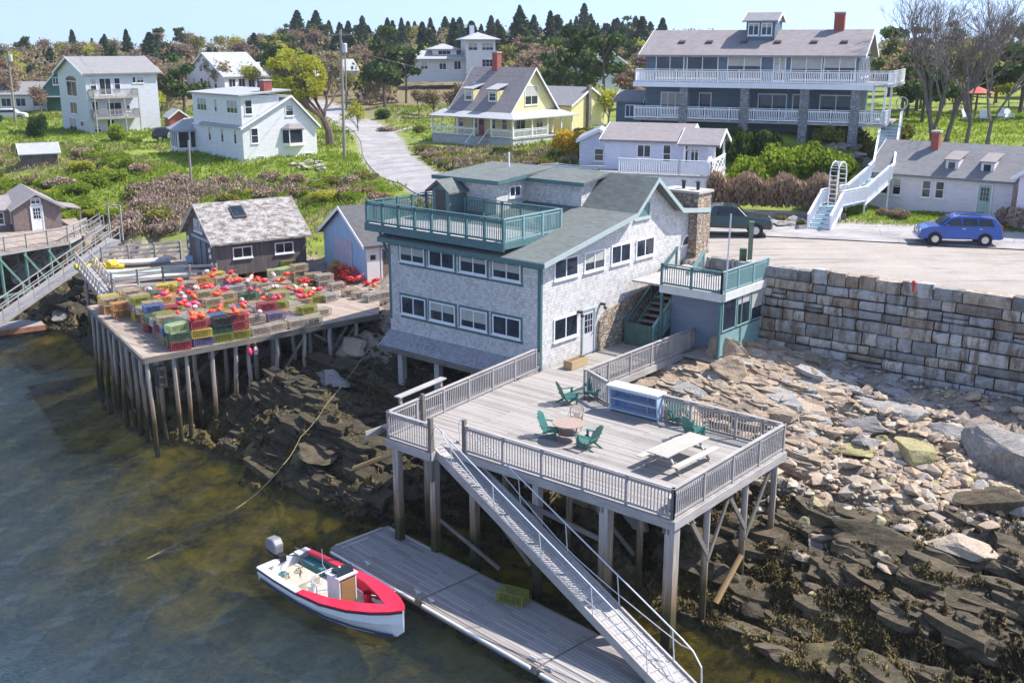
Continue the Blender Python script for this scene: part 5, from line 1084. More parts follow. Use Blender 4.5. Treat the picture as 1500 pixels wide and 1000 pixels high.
# ---- yellow house
YE=P(748,213,9.2); g=house('yellow_house',YE,50,'pale yellow gabled house with wraparound porch, two dormers and a red chimney')
gable(g,0,7.3,0,8.0,-.3,3.7,7.7,C_YE,R_BR,'y',.45,.14)
pw=2.0
m=MB(); m.prism([(-.02,-pw,3.0),(-.02,0,3.5),(-.02,9.5,3.5),(-pw-.4,9.5,2.85),(-pw-.4,-pw-.4,2.85)][::-1] if False else [(-pw-.3,-pw-.3,2.85),(-.02,-.02,3.45),(-.02,9.6,3.45),(-pw-.3,9.6,2.85)],(0,0,-.09)); m.prism([(-pw-.3,-pw-.3,2.85),(8.9,-pw-.3,2.85),(7.9,-.02,3.45),(-.02,-.02,3.45)],(0,0,-.09)); m.build('porch_roof',R_PALE,g)
m=MB(); m.box(-pw,-.01,-pw,9.6,.78,.9); m.box(-.01,8.2,-pw,-.01,.78,.9); m.build('porch_floor',DOCK,g)
m=MB(); m.box(-pw+.1,-pw+.16,-pw+.1,9.5,-.8,.78); m.box(-pw+.16,8.1,-pw+.1,-pw+.16,-.8,.78); m.build('porch_skirt',paint('lattice_grey',(.40,.42,.47),.8,.2),g)
for (x,y) in [(-pw+.1,-pw+.1)]+[(-pw+.1,y) for y in (1,3.4,5.8,8.2,9.5)]+[(x,-pw+.1) for x in (1.2,3.8,6.2,8.1)]:
    m=MB(); m.box(x-.07,x+.07,y-.07,y+.07,.9,2.85); m.build('porch_post',TRIM,g)
railing(g,[(-pw+.1,9.5,.9),(-pw+.1,3.4,.9)],TRIM,.85,.07,2,.2,.04,'porch_railing'); railing(g,[(-pw+.1,1.0,.9),(-pw+.1,-pw+.1,.9),(3.8,-pw+.1,.9)],TRIM,.85,.07,2,.2,.04,'porch_railing')
window(g,(2.3,0,4.0),X,2.2,2.0,TRIM,2,1); window(g,(.8,0,1.4),X,1.6,1.5,TRIM,2,1,gm=glass()); window(g,(4.2,0,1.0),X,1.2,2.0)
for y in (7.4,5.4,2.8,1.2): window(g,(0,y,1.5),NX,.8,1.4,TRIM,1,2)
door(g,(0,4.5,.9),NX,1.0,2.05,paint('red_door',(.35,.08,.09)))
for y in (2.2,5.6):
    m=MB(); m.prism([(.45,y,4.2),(.45,y+1.3,4.2),(.45,y+1.3,5.5),(.45,y,5.5)][::-1],(2.2,0,0)); dd=m.build('dormer',C_YE,g); window(dd,(.45,y+1.15,4.4),NX,1.0,1.0,TRIM,1,2); m=MB(); m.prism([(.2,y-.15,5.55),(2.9,y-.15,6.3),(2.9,y+1.45,6.3),(.2,y+1.45,5.55)][::-1],(0,0,.09)); m.build('dormer_roof',R_PALE,dd)
chimney(g,3.6,5.0,7.4,9.3,.7)
m=MB()
for k in range(5): m.box(-pw-1.6+k*.3,-pw-1.3+k*.3,1.3,3.1,-.55+k*.27,-.5+k*.27)
m.builds('porch_step',DOCK,g); m=MB(); m.beam((-pw-1.7,1.3,.3),(-pw,1.3,1.7),.06,.07); m.beam((-pw-1.7,3.1,.3),(-pw,3.1,1.7),.06,.07); m.builds('step_rail',TRIM,g)
g=house('yellow_annex',P(836,190,10.0),50,'low yellow outbuilding with grey roof behind the yellow house','outbuilding'); gable(g,0,7.2,0,6,-.8,2.7,4.5,C_YE,R_GREY,'y',.3); m=MB(); m.box(2.9,3.4,-.4,-.01,-.6,4.9); m.build('boarded_flue',DOCK_D,g); window(g,(4.9,0,2.9),X,.5,.6)
# ---- large slate blue inn
c_=(24.7,78.0,13.83); g=empty('slate_blue_inn',c_,R(155+180),'large slate blue two storey inn with white balconies and a rooftop cupola','inn')
# local x runs towards the viewer's right, origin at right end of the front railing; house spans x -16.4..0
LWd=16.4; D2=8.6; fy=1.9; z1=2.75
m=MB(); m.box(-LWd,-.2,fy,D2,-1.6,4.85); m.build('wall',C_BL,g)
gable(g,-LWd,-.2,fy,D2,4.85,4.86,6.5,clap('white_gable_boards',(.62,.64,.66)),R_BR,'x',.5,.15,wname='gable_wall')
m=MB(); m.box(-LWd-.3,.4,0,fy-.01,-.15,0); m.box(.4,2.2,0,D2-1,-.15,0); m.build('lower_deck',DOCK,g)
m=MB(); m.box(-LWd-.3,1.2,-.1,fy-.01,z1-.14,z1); m.box(-.19,2.5,fy,D2,z1-.14,z1)
m.prism([(1.2,-.1,z1),(2.1,.3,z1),(2.5,1.0,z1),(2.5,fy,z1),(1.2,fy,z1)],(0,0,-.14)); m.build('upper_deck',DOCK,g); m=MB(); m.box(-LWd-.35,1.2,-.16,-.102,z1-.35,z1+.03); m.build('deck_fascia',TRIM,g)
railing(g,[(-LWd-.2,fy,z1),(-LWd-.2,0,z1),(1.2,0,z1),(2.1,.4,z1),(2.4,1.1,z1),(2.4,D2,z1)],TRIM,.95,.09,1.55,.12,.055,'upper_railing')
railing(g,[(-LWd-.2,0.05,0),(2.1,.05,0)],TRIM,.92,.09,1.8,.12,.055,'lower_railing'); railing(g,[(2.1,.05,0),(2.1,3.5,0)],TRIM,.92,.09,1.8,.12,.055,'lower_railing')
STN=stonemat('grey_pillar_stone',[(.22,.23,.25),(.33,.33,.35),(.28,.25,.24)],3.5,(.16,.16,.17))
for x in (-12.7,-8.0,-3.6,.0):
    m=MB(); m.box(x-.32,x+.32,-.05,.55,-1.8,z1-.15); m.build('stone_pillar',STN,g)
for x in (1.2,2.0,2.2):
    m=MB(); m.box(x-.07,x+.07,.1+(x>2)*2,.25+(x>2)*2,0,z1-.14); m.build('porch_post',TRIM,g)
for (x,w_) in ((-15.6,2.3),(-13.1,2.5),(-9.9,2.6),(-5.1,2.3),(-2.7,2.3)): window(g,(x,fy,z1+.25),X,w_,1.75,TRIM,2,1)
window(g,(-6.4,fy,z1+.15),X,.95,1.85,TRIM,2,1)
for (x,w_,c) in ((-15.1,1.8,3),(-12.0,1.0,1),(-7.4,2.2,2),(-4.8,.8,1),(-2.8,2.4,2)): window(g,(x,fy,.15),X,w_,1.8,TRIM,c,1)
for y in (3.2,5.0,6.6): window(g,(-.2,y,z1+.4),Yv,.9,1.5,TRIM,1,1)
for x in (-14.2,-12,-9.3,-6.7,-4.0,-1.8):
    m=MB(); m.prism([(x,3.1,5.6),(x+.5,3.1,5.6),(x+.5,3.45,5.72),(x,3.45,5.72)],(0,0,.16)); m.build('roof_vent',paint('roof_vent_dark',(.08,.06,.06)),g)
m=MB(); m.box(-9.0,-6.8,3.6,6.2,5.2,7.3); cu=m.build('cupola',C_BL,g); gable(cu,-9.0,-6.8,3.6,6.2,7.3,7.31,7.85,C_WH,R_GREY,'x',.25,.1,wname='cupola_gable',rname='cupola_roof')
for x in (-8.85,-7.85): window(cu,(x,3.6,6.2),X,.85,.95)
chimney(g,-2.3,5.3,5.9,7.8,.75,d=.6)
g2=house('blue_side_shed',P(912,182,13.0),-25,'small dark blue lean-to shed at the left end of the slate blue inn','shed'); gable(g2,-.6,1.6,0,3,-.6,1.9,2.6,C_BL,R_GREY,'x',.2); window(g2,(.2,0,.6),X,.8,1.0)
# ---- middle cottage
c_=D_=(13.2,72.0,11.04); g=empty('terrace_cottage',c_,R(-20),'pale lavender cottage with white railed terrace behind the stone chimney','cottage')
gable(g,-7.2,-1.6,.0,4.6,-3,2.0,2.9,C_SHB,R_BR,'x',.3,rx=2.6)  # lavender cast of shade is painted into these white walls
gable(g,-1.6,0.6,-.6,3.6,1.9,1.91,2.7,C_WH,R_BR,'x',.3,wname='porch_gable',rname='porch_roof')
for (x,y) in ((-1.5,-.5),(.5,-.5),(.5,3.5)): 
    m=MB(); m.box(x-.07,x+.07,y-.07,y+.07,0,1.95); m.build('porch_post',TRIM,g)
m=MB(); 
for (xa,xb) in ((-1.5,-.5),(.5,-.5)):
    for k in range(5): 
        a=math.pi/2*k/5;b=math.pi/2*(k+1)/5; s_=1 if xa<xb else -1; m.beam((xa+s_*.8*(1-math.cos(a)),-.5,1.1+.8*math.sin(a)),(xa+s_*.8*(1-math.cos(b)),-.5,1.1+.8*math.sin(b)),.05,.05)
m.builds('arch_bracket',TRIM,g)
m=MB(); m.box(-7.2,.7,-2.2,-.01,-.12,0); m.box(-1.6,.7,-.01,3.7,-.12,0); m.build('terrace_floor',DOCK,g); m=MB(); m.box(-7.1,.65,-2.1,-2.0,-3,-.13); m.box(.55,.65,-2.0,3.6,-3,-.13); m.build('basement_wall',C_WH,g)
railing(g,[(-5.6,-2.1,0),(-1.5,-2.1,0)],TRIM,.95,.08,1.6,.12,.06,'terrace_railing'); railing(g,[(-1.5,-2.1,0),(.6,-2.1,0)],TRIM,.95,.08,1.1,.08,.07,'terrace_railing'); railing(g,[(.6,-2.1,0),(.6,3.5,0)],TRIM,.95,.08,1.8,None,.05,'terrace_railing',cross=True)
m=MB(); m.box(-1.4,-.02,-.0,3.3,0,1.9); m.build('recess_wall',C_SHB,g); window(g,(-1.2,0,.7),X,.6,.9)
window(g,(-4.9,0,.85),X,1.0,.9,TRIM,2,1); window(g,(-3.1,0,.5),X,.6,1.3,TRIM,1,2)
g3=MB(); 
g4=empty('cottage_wing',P(848,262,9.6),R(-8),'lavender gabled cottage wing facing the sea, one small window','cottage wing')
gable(g4,0,2.9,0,4.5,-2,2.9,3.6,C_SHB,R_PALE,'y',.25); window(g4,(1.1,0,1.35),X,.75,.95,TRIM,1,2); m=MB(); m.box(2.92,5.0,.4,3,-2,2.7); m.build('link_wall',C_WH,g4); door(g4,(3.5,.4,.3),X,.9,2.1,paint('mint_door',(.4,.52,.5)))
m=MB(); m.prism([(2.9,.1,3.15),(5.4,.1,2.75),(5.4,3.3,2.75),(2.9,3.3,3.15)],(0,0,-.1)); m.build('link_roof',R_PALE,g4)
railing(g4,[(5.0,-.9,.1),(0,-.9,.1),(-1.8,0.6,.1),(-3.2,1.2,-.1)],TRIM,.95,.08,1.5,.12,.06,'terrace_railing'); m=MB(); m.box(-.2,5,-.95,-.01,-.1,.08); m.build('terrace_floor',DOCK,g4)
# ---- dormered house: white walls, pink cast of shade put in the colour
g=empty('dormered_house',P(1478,322,8.7),R(-38.5+0),'long low pinkish white single storey house with two roof dormers behind the blue car','house')
PL=9.0
gable(g,-PL,0,0,6.0,-.3,2.45,4.2,C_SHP,shingle('roof_mid_grey',(.235,.23,.24),(.15,.15,.155),.3,.14,.5,.7,.95,.3),'x',.35,rx=3.2)
for x in (-8.4,-7.55,-5.6,-4.75): window(g,(x,0,.95),X,.62,1.15,TRIM,1,2)
door(g,(-2.1,0,.05),X,.95,2.1,paint('mint_door',(.4,.52,.5))); m=MB(); m.box(-2.4,-.9,-.9,-.02,-.25,.02); m.build('door_step',paint('step_blue',(.2,.3,.38)),g)
for x in (-4.4,-2.2):
    m=MB(); m.box(x,x+.8,.55,2.0,2.6,3.45); dd=m.build('dormer',C_WH,g); window(dd,(x+.12,.55,2.75),X,.55,.6,TRIM,1,1,.05); m=MB(); m.prism([(x-.1,.35,3.5),(x+.9,.35,3.5),(x+.9,2.4,3.9),(x-.1,2.4,3.9)],(0,0,-.07)); m.build('dormer_roof',R_BR,dd)
chimney(g,-5.8,2.6,3.6,5.0,.5)
m=MB(); m.box(-PL+.1,.3,-.6,-.5,-.45,-.15); m.build('kerb_board',TRIM,g)
g=empty('dormered_house_wing',P(1486,330,8.7),R(-38),'pinkish white gabled wing at the right edge of the photo','house wing'); gable(g,0,6,-.2,6,-.3,3.1,4.9,C_SHP,R_GREY,'y',.4)
# ---- dark weathered shed
SW=plank('dark_shed_boards',(.165,.14,.135),(.075,.062,.06),.17,2.4,rot=90)
q=N('patchy_shingle_roof'); f=q.noise(q.uv((.9,1.5,1)),1.8,6,.75); f2=q.noise(q.uv((1,1,1)),9,3); q.col(q.ramp(q.math('ADD',q.math('MULTIPLY',f,.8),q.math('MULTIPLY',f2,.2)),[(.42,(.12,.10,.09)),(.49,(.24,.215,.20)),(.56,(.36,.345,.33)),(.8,(.44,.43,.415))]),.95); q.bump(f2,.5,.03); R_PATCH=q.m
g=empty('dark_shed',P(318,408,4.9),R(34),'dark weathered fishing shed with patchy grey roof and a skylight','shed')
gable(g,0,6.2,0,5.8,.1,2.35,4.35,SW,R_PATCH,'x',.3,.12,DOCK); 
for x in (1.15,4.0): window(g,(x,0,1.15),X,1.3,.75,TRIM,2,1)
m=MB(); m.prism([(1.9,1.45,3.52),(2.8,1.45,3.52),(2.8,2.35,4.12),(1.9,2.35,4.12)],(0,0,.1)); s_=m.build('skylight',paint('skylight_frame',(.05,.06,.07)),g); m=MB(); m.prism([(1.97,1.52,3.67),(2.73,1.52,3.67),(2.73,2.28,4.18),(1.97,2.28,4.18)],(0,0,.03)); m.build('skylight_pane',GLS,s_)
m=MB(); m.box(-.06,-.0,1.6,2.5,.1,2.1); m.box(-.06,0,2.7,3.6,.1,2.1); m.builds('barn_door',paint('slate_door',(.10,.12,.16)),g); m=MB(); m.box(-.09,-.0,.9,4.4,2.15,2.35); m.build('door_rail',paint('rail_bluegrey',(.25,.32,.38)),g)
for y in (2.2,2.8,3.4): window(g,(0,y+.4,2.6),NX,.4,.8,TRIM,1,1,.05)
for (x,y) in ((.2,.2),(2.1,.2),(4.2,.2),(6,.2),(6,3),(.2,3)):
    m=MB(); m.cyl((x,y,-4.2),(x,y,.09),.12,.12,8); m.build('stilt',wood('rusty_post',(.42,.24,.14),(.2,.1,.06)),g)
m=MB()
for k,(y,z) in enumerate([(.6,1.3),(.4,.8),(.7,1.7),(4.9,1.4),(5.2,.9),(5.0,1.9)]): m.lathe([(.01,-.15),(.09,-.05),(.1,.08),(.03,.2)],8,(-.12,y,z))
m.builds('hanging_buoy',TRIM,g)
# ---- blue shed
g=empty('blue_shed',P(538,412,4.9),R(34),'pale blue gabled shed with dark roof and pinkish double doors','shed')
gable(g,0,4.5,0,6.4,-.2,2.4,4.3,paint('sky_blue_boards',(.30,.44,.62),.7,.12,2),R_DK,'x',.35,.12,TRIM,rx=3.2)
m=MB(); m.box(-.06,0,2.0,4.6,.05,2.2); m.build('double_doors',paint('faded_pink_doors',(.46,.40,.50),.7,.15),g)
m=MB(); m.box(.0,.9,-.06,0,.0,2.1); m.build('front_panel',C_WH,g); door(g,(1.0,0,0),X,.9,2.05,paint('rusty_door',(.22,.14,.11),.8,.4)); m=MB(); m.box(.25,.6,-.09,-.06,1.35,1.65); m.build('notice_box',BLK,g)
# ---- left shed
LSZ=4.95
g=empty('brown_shingle_shed',P(22,340,LSZ),R(33),'brown grey shingled shed with white glazed door on the far left wharf','shed')
gable(g,0,3.6,0,6.4,-.1,1.85,2.95,shingle('brown_shingles',(.26,.20,.18),(.15,.11,.105),.15,.14,.6,.6),R_BR,'y',.25,.1,DOCK); door(g,(1.3,0,.0),X,.95,2.0,TRIM,TRIM)
window(g,(1.4,0,2.1),X,.75,.5,TRIM,2,1); window(g,(0,1.7,.6),NX,.7,1.0,TRIM,1,2)
gable(g,-3.2,-.02,1.2,5.4,-.1,1.7,2.5,shingle('brown_shingles',(.26,.20,.18),(.15,.11,.105)),R_BR,'x',.25,.1,DOCK,wname='side_wall',rname='side_roof'); window(g,(-1.2,1.2,.5),X,.7,1.0,TRIM,1,2)
m=MB(); m.prism([(3.62,.6,1.75),(5.3,.6,1.4),(5.3,4,1.4),(3.62,4,1.75)],(0,0,-.08)); m.box(5.15,5.25,.65,.75,-.1,1.33); m.build('side_canopy',R_BR,g)
# ---- small shed in the brush
g=empty('small_garden_shed',G(62,246),R(30),'little grey roofed garden shed alone in the brush below the grey house','shed'); gable(g,-1.8,1.6,0,2.4,-.5,1.5,2.3,SW,R_PALE,'x',.3,.1,TRIM)
# ================= LEFT WHARVES =================
lw=empty('shed_wharf',(0,0,0),0,'raised timber wharf carrying the brown shingled shed at far left','wharf')
a0=P(-60,378,LSZ);a1=P(100,352,LSZ);a2=P(128,338,LSZ);a3=P(110,318,LSZ);a4=P(-40,330,LSZ)
m=MB(); m.prism([a0,a1,a2,a3,a4],(0,0,-.1)); m.build('wharf_deck',plank('pier_boards',(.50,.43,.37),(.28,.23,.19)),lw)
m=MB(); m.beam(a0-Z*.22,a1-Z*.22,.1,.22); m.beam(a1-Z*.22,a2-Z*.22,.1,.22); m.builds('edge_beam',DOCK,lw); railing(lw,[a0,a1,a2],RW,1.0,.09,1.7,None,.03,'wharf_railing',low=.5)
GP=paint('green_timber',(.12,.24,.19),.8,.3)
for t in (.1,.32,.55,.78,.98):
    for off in (.25,3.0):
        p=a0.lerp(a1,t)+Vector((.1,off,0)); m=MB(); m.cyl((p.x,p.y,float(tz(p.x,p.y))-.5),(p.x,p.y,LSZ-.12),.12,.11,8); m.build('piling',GP if off<1 else DOCK_D,lw)
m=MB()
for t0_,t1_ in ((.32,.55),(.55,.78),(.78,.98)): p=a0.lerp(a1,t0_)-Z*.5; r_=a0.lerp(a1,t1_)-Z*3.2; m.beam(p+Vector((.1,.1,0)),r_+Vector((.1,.1,0)),.08,.16)
m.beam(a0.lerp(a1,.3)-Z*3.3,a0.lerp(a1,.98)-Z*3.3,.08,.16); m.builds('cross_brace',GP,lw)
# sloping gangway at left with pipe rails
def ramp(name,label,T,Bt,w,rails=1.0,truss=False,mat=None):
    d=Bt-T; yaw=math.atan2(d.y,d.x); hl=Vector((d.x,d.y)).length; s_=d.z/hl; r=empty(name,T,yaw,label,'gangway')
    f=lambda x,y,z:(x,y,x*s_+z)
    m=MB(); m.prism([f(0,-w/2,0),f(hl,-w/2,0),f(hl,w/2,0),f(0,w/2,0)],(0,0,-.12)); m.build('ramp_boards',mat or plank('gangway_boards',(.46,.44,.43),(.25,.235,.23),.14,1.2,rot=90),r)
    m=MB(); n=9
    for y in (-w/2-.04,w/2+.04):
        m=MB(); m.beam(f(0,y,-.06),f(hl,y,-.06),.06,.26)
        m.beam(f(0,y,rails),f(hl,y,rails),.07,.07); m.beam(f(0,y,rails*.55),f(hl,y,rails*.55),.05,.05)
        for k in range(n+1): x=hl*k/n; m.beam(f(x,y,0),f(x,y,rails),.06,.06)
        if truss:
            for k in range(n): x=hl*k/n; m.beam(f(x,y,0),f(x+hl/n,y,rails),.04,.04)
        m.build('side_rail',RW,r)
    return r
T1=P(168,350,5.6); B1=P(-25,484,.9); ramp('ramp_gangway','pale timber gangway with rails sloping down to the left edge float',T1,B1,1.3)
T2=P(150,330,5.3); B2=P(20,412,1.6); ramp('ramp_gangway','older narrow trussed ramp crossing behind the left gangway',T2,B2,.9,.9,True)
m=MB(); ta,tb=P(162,348,5.0),P(180,352,5.0)
m.beam(ta,ta+Z*2.6,.12,.12); m.beam(tb,tb+Z*2.7,.12,.12); m.beam(ta+Z*2.55,tb+Z*2.62,.1,.1,ext=.15); o=m.build('hoist_frame',RW); tag(o,'tall timber goalpost frame at the head of the left gangway','hoist frame')
t=empty('dock_float',P(-30,497,.0),R(34),'weathered float with a rust red edge at the left edge of the photo','float'); m=MB(); m.box(-2,4.2,0,2.4,.25,.42); m.build('float_deck',FLM,t); m=MB(); m.box(-2,4.2,-.06,-.002,.05,.4); m.box(4.202,4.26,0,2.4,.05,.4); m.build('float_frame',paint('rust_edge',(.34,.15,.08),.8,.3),t); m=MB(); m.box(-1.8,4.0,.2,2.2,-.3,.248); m.build('flotation_block',BLK,t)
# small wharf in front of the dark shed
SZ=4.95; swf=empty('small_wharf',(0,0,0),0,'small timber wharf with plank rails in front of the dark shed, boats stored on it','wharf')
b0=P(122,398,SZ);b1=P(165,424,SZ);b2=P(325,412,SZ);b3=P(325,380,SZ);b4=P(150,383,SZ)
m=MB(); m.prism([b0,b1,b2,b3,b4],(0,0,-.1)); m.build('wharf_deck',plank('pier_boards',(.50,.43,.37),(.28,.23,.19)),swf); m=MB(); m.beam(b0-Z*.22,b1-Z*.22,.1,.22); m.beam(b1-Z*.22,b2-Z*.22,.1,.22); m.builds('edge_beam',DOCK,swf)
def board_rail(root,pts,name):
    for a,b in zip(pts[:-1],pts[1:]):
        d=b-a; n=max(1,round(d.length/1.8)); m=MB()
        for z_ in (.35,.65,.98): m.beam(a+Z*z_,b+Z*z_,.04,.14)
        m.build(name,RW,root); pm=MB(); pm.box(-.06,.06,-.06,.06,-.3,1.08); pme=pm.mesh('rail_post',RW)
        for k in range(n+1): link('rail_post',pme,root,a+d*k/n)
board_rail(swf,[b1,P(240,414,SZ),P(318,411,SZ)],'board_rail'); board_rail(swf,[P(150,384,SZ),P(265,375,SZ)],'board_rail')
for t_ in (0,.25,.5,.75,1):
    p=b1.lerp(b2,t_); m=MB(); m.cyl((p.x,p.y+.1,float(tz(p.x,p.y))-.5),(p.x,p.y+.1,SZ-.1),.12,.11,8); m.build('piling',PILE,swf)
for p in (b0,b4,b3): m=MB(); m.cyl((p.x+.1,p.y,float(tz(p.x,p.y))-.5),(p.x+.1,p.y,SZ-.1),.12,.11,8); m.build('piling',PILE,swf)
# stair down from the gangway head beside the wharf
T=P(122,388,5.6); Bq=P(158,432,4.7); ramp('ramp_gangway','short lattice sided walkway between the left gangway and the trap pier',T,Bq,.8,.9,True)
def canoe(p,yaw,L,mat,label,beam=.8):
    m=MB(); n=9; vs=[];
    for i in range(n+1):
        t=i/n*2-1; w_=beam/2*max(.02,(1-abs(t)**2.2)); hgt=.38+.12*t*t; x=t*L/2
        vs+=[(x,w_,hgt),(x,w_*.85,.16),(x,0,.0),(x,-w_*.85,.16),(x,-w_,hgt),(x,-w_*.5,hgt+.03 if abs(t)>.75 else .12),(x,w_*.5,hgt+.03 if abs(t)>.75 else .12)]
    k=7; fs=[(i*k+j,(i+1)*k+j,(i+1)*k+(j+1)%k,i*k+(j+1)%k) for i in range(n) for j in range(k)]; m.add(vs,fs); o=m.build('dinghy',mat,None,p,yaw,smooth=True); tag(o,label,'dinghy'); return o
canoe(P(210,404,SZ+.02)+Z*.05,R(18),5.2,paint('mint_hull',(.45,.58,.52),.5),'long pale mint dinghy stored on the small wharf'); canoe(P(222,412,SZ)+Z*.06,R(15),5.6,paint('grey_white_hull',(.62,.63,.64),.5),'long greyish white dinghy nearest the wharf rail'); canoe(P(205,390,SZ)+Z*.06,R(18),4.0,paint('pale_hull',(.55,.55,.57),.5),'pale dinghy at the back rail of the small wharf')
m=MB(); yk=random.Random(3)
yp=P(148,398,SZ)
for k in range(9):
    p=yp+Vector((yk.uniform(-.8,.8),yk.uniform(-1.2,1.2),.1+yk.uniform(0,.6))); a=yk.uniform(0,3.1); d=Vector((math.cos(a),math.sin(a),yk.uniform(-.1,.1)))*.5; m.cyl(p-d,p+d,.2,.16,8)
o=m.build('tarp_heap',paint('yellow_tarp',(.62,.47,.04),.6,.3,4)); tag(o,'bright yellow heap of gear at the left end of the small wharf','gear heap')
m=MB(); s_=m; 
g=empty('plastic_chair',P(278,392,SZ),R(200),'pale blue plastic chair in the shade by the dark shed doors','chair'); m=MB(); m.box(-.22,.22,-.22,.22,.4,.43); m.build('seat',paint('pale_blue_plastic',(.35,.5,.62)),g); m=MB(); m.box(-.22,.22,.2,.23,.43,.85); m.build('backrest',paint('pale_blue_plastic',(.35,.5,.62)),g)
for x in (-.2,.2):
    for y in (-.2,.2): m=MB(); m.box(x-.02,x+.02,y-.02,y+.02,0,.4); m.build('leg',paint('pale_blue_plastic',(.35,.5,.62)),g)
# ================= VEGETATION =================
def leafmat(name,stops,rough=.85,trans=.25,band=.5):
    if name in MATS: return MATS[name]
    trans=min(.5,trans*1.5)
    q=N(name); oi=q.n('ObjectInfo'); t=q.math('ADD',q.math('MULTIPLY',q.attr('tint'),1-band*.6),q.math('MULTIPLY',oi.outputs['Random'],band*.6))
    c=q.ramp(t,stops); q.col(c,rough,0,.2)
    tr=q.n('BsdfTranslucent'); q.t.links.new(c,tr.inputs[0]); mx=q.n('MixShader'); mx.inputs[0].default_value=trans; q.t.links.new(q.b.outputs[0],mx.inputs[1]); q.t.links.new(tr.outputs[0],mx.inputs[2]); q.t.links.new(mx.outputs[0],q.out.inputs[0]); MATS[name]=q.m; return q.m
BARK=paint('bark_grey',(.17,.145,.13),.95,.4,5); BARK2=paint('bark_brown',(.13,.095,.075),.95,.4,5)
def cloud(name,pts,size,mat,tint=None,aspect=1.0,updir=None,tri=False,seed=0):
    r_=np.random.default_rng(seed+len(pts)); n=len(pts); a=r_.normal(size=(n,3)); 
    if updir is not None: a=a*.45+np.asarray(updir)
    a/=np.linalg.norm(a,axis=1)[:,None]; b=np.cross(a,r_.normal(size=(n,3))); b/=np.linalg.norm(b,axis=1)[:,None]
    s_=(np.asarray(size)*r_.uniform(.6,1.35,n))[:,None]; A=a*s_*aspect; B=b*s_
    if tri: v=np.stack([pts-B*.5,pts+B*.5,pts+A],1); k=3
    else: v=np.stack([pts-A,pts-B*.8,pts+A,pts+B*.8],1); k=4
    me=bpy.data.meshes.new(name); me.vertices.add(n*k); me.vertices.foreach_set('co',v.reshape(-1).astype('f')); me.loops.add(n*k); me.loops.foreach_set('vertex_index',np.arange(n*k,dtype='i')); me.polygons.add(n); me.polygons.foreach_set('loop_start',np.arange(0,n*k,k,dtype='i')); me.update(calc_edges=True)
    t=r_.random(n) if tint is None else np.clip(tint+r_.normal(size=n)*.1,0,1)
    me.attributes.new('tint','FLOAT','FACE').data.foreach_set('value',t.astype('f')); me.materials.append(mat); return me
def blobs(n,centres,radii,shell=.55,seed=1):
    r_=np.random.default_rng(seed); c=np.array(centres,float); rd=np.array(radii,float); 
    if rd.ndim==1: rd=np.stack([rd,rd,rd*.8],-1)
    w_=rd.prod(1)**.66; idx=r_.choice(len(c),n,p=w_/w_.sum()); d=r_.normal(size=(n,3)); d/=np.linalg.norm(d,axis=1)[:,None]; rr=r_.uniform(shell,1,n)[:,None]
    cl=r_.random(len(c)); return c[idx]+d*rr*rd[idx], cl[idx]*.6+.2
def branches(m,p,d,L,r,depth,rr,spread=.55,up=.15,ratio=.72,kids=(2,3),tips=None,minr=.006):
    q_=p+d*L; mid=p+d*L*.5+Vector((rr.uniform(-1,1),rr.uniform(-1,1),rr.uniform(-1,1)))*L*.06
    m.tube([p,mid,q_],[r,r*.85,r*.7],5 if r>.06 else 3)
    if depth==0:
        if tips is not None: tips.append(q_)
        return
    for i in range(rr.choice(kids)):
        nd=(d+Vector((rr.uniform(-1,1),rr.uniform(-1,1),rr.uniform(-.6,.9)))*spread+Z*up).normalized(); st=q_ if i==0 or rr.random()<.5 else p+d*L*rr.uniform(.5,.95)
        branches(m,st,nd,L*ratio*rr.uniform(.8,1.15),max(r*(.62 if i else .7),minr),depth-1,rr,spread,up,ratio,kids,tips,minr)
# spruces
LM_SP=leafmat('spruce_needles',[(0,(.022,.045,.02)),(.5,(.045,.085,.035)),(1,(.085,.13,.05))],.9,.1)
LM_PN=leafmat('pine_needles',[(0,(.03,.055,.018)),(.5,(.075,.12,.035)),(1,(.14,.18,.055))],.9,.15)
LM_RD=leafmat('reddish_buds',[(0,(.19,.12,.09)),(.35,(.30,.20,.155)),(.7,(.28,.22,.12)),(1,(.38,.28,.21))],.9,.2)
LM_TN=leafmat('tan_buds',[(0,(.21,.16,.09)),(.5,(.32,.26,.15)),(1,(.36,.32,.15))],.9,.2)
LM_YG=leafmat('yellow_green_leaves',[(0,(.24,.25,.03)),(.5,(.42,.42,.05)),(1,(.55,.54,.1))],.8,.35)
LM_GR=leafmat('fresh_green_leaves',[(0,(.11,.16,.02)),(.5,(.22,.30,.03)),(1,(.33,.41,.05))],.8,.35)
LM_DG=leafmat('dark_green_leaves',[(0,(.03,.06,.015)),(.5,(.065,.12,.025)),(1,(.12,.18,.04))],.85,.25)
LM_BR=leafmat('brown_twigs',[(0,(.2,.15,.095)),(.5,(.32,.25,.17)),(1,(.43,.35,.25))],.95,.1)
LM_PK=leafmat('pinkish_twigs',[(0,(.24,.17,.125)),(.5,(.37,.27,.22)),(1,(.48,.38,.32))],.95,.1)
LM_FO=leafmat('forsythia_bloom',[(0,(.28,.17,.02)),(.5,(.52,.33,.03)),(1,(.62,.46,.06))],.8,.3)
LM_OL=leafmat('olive_leaves',[(0,(.13,.125,.03)),(.5,(.23,.23,.05)),(1,(.33,.31,.09))],.85,.25)
LM_TH=leafmat('tan_hedge_twigs',[(0,(.2,.13,.08)),(.5,(.36,.25,.165)),(1,(.48,.36,.25))],.95,.1)
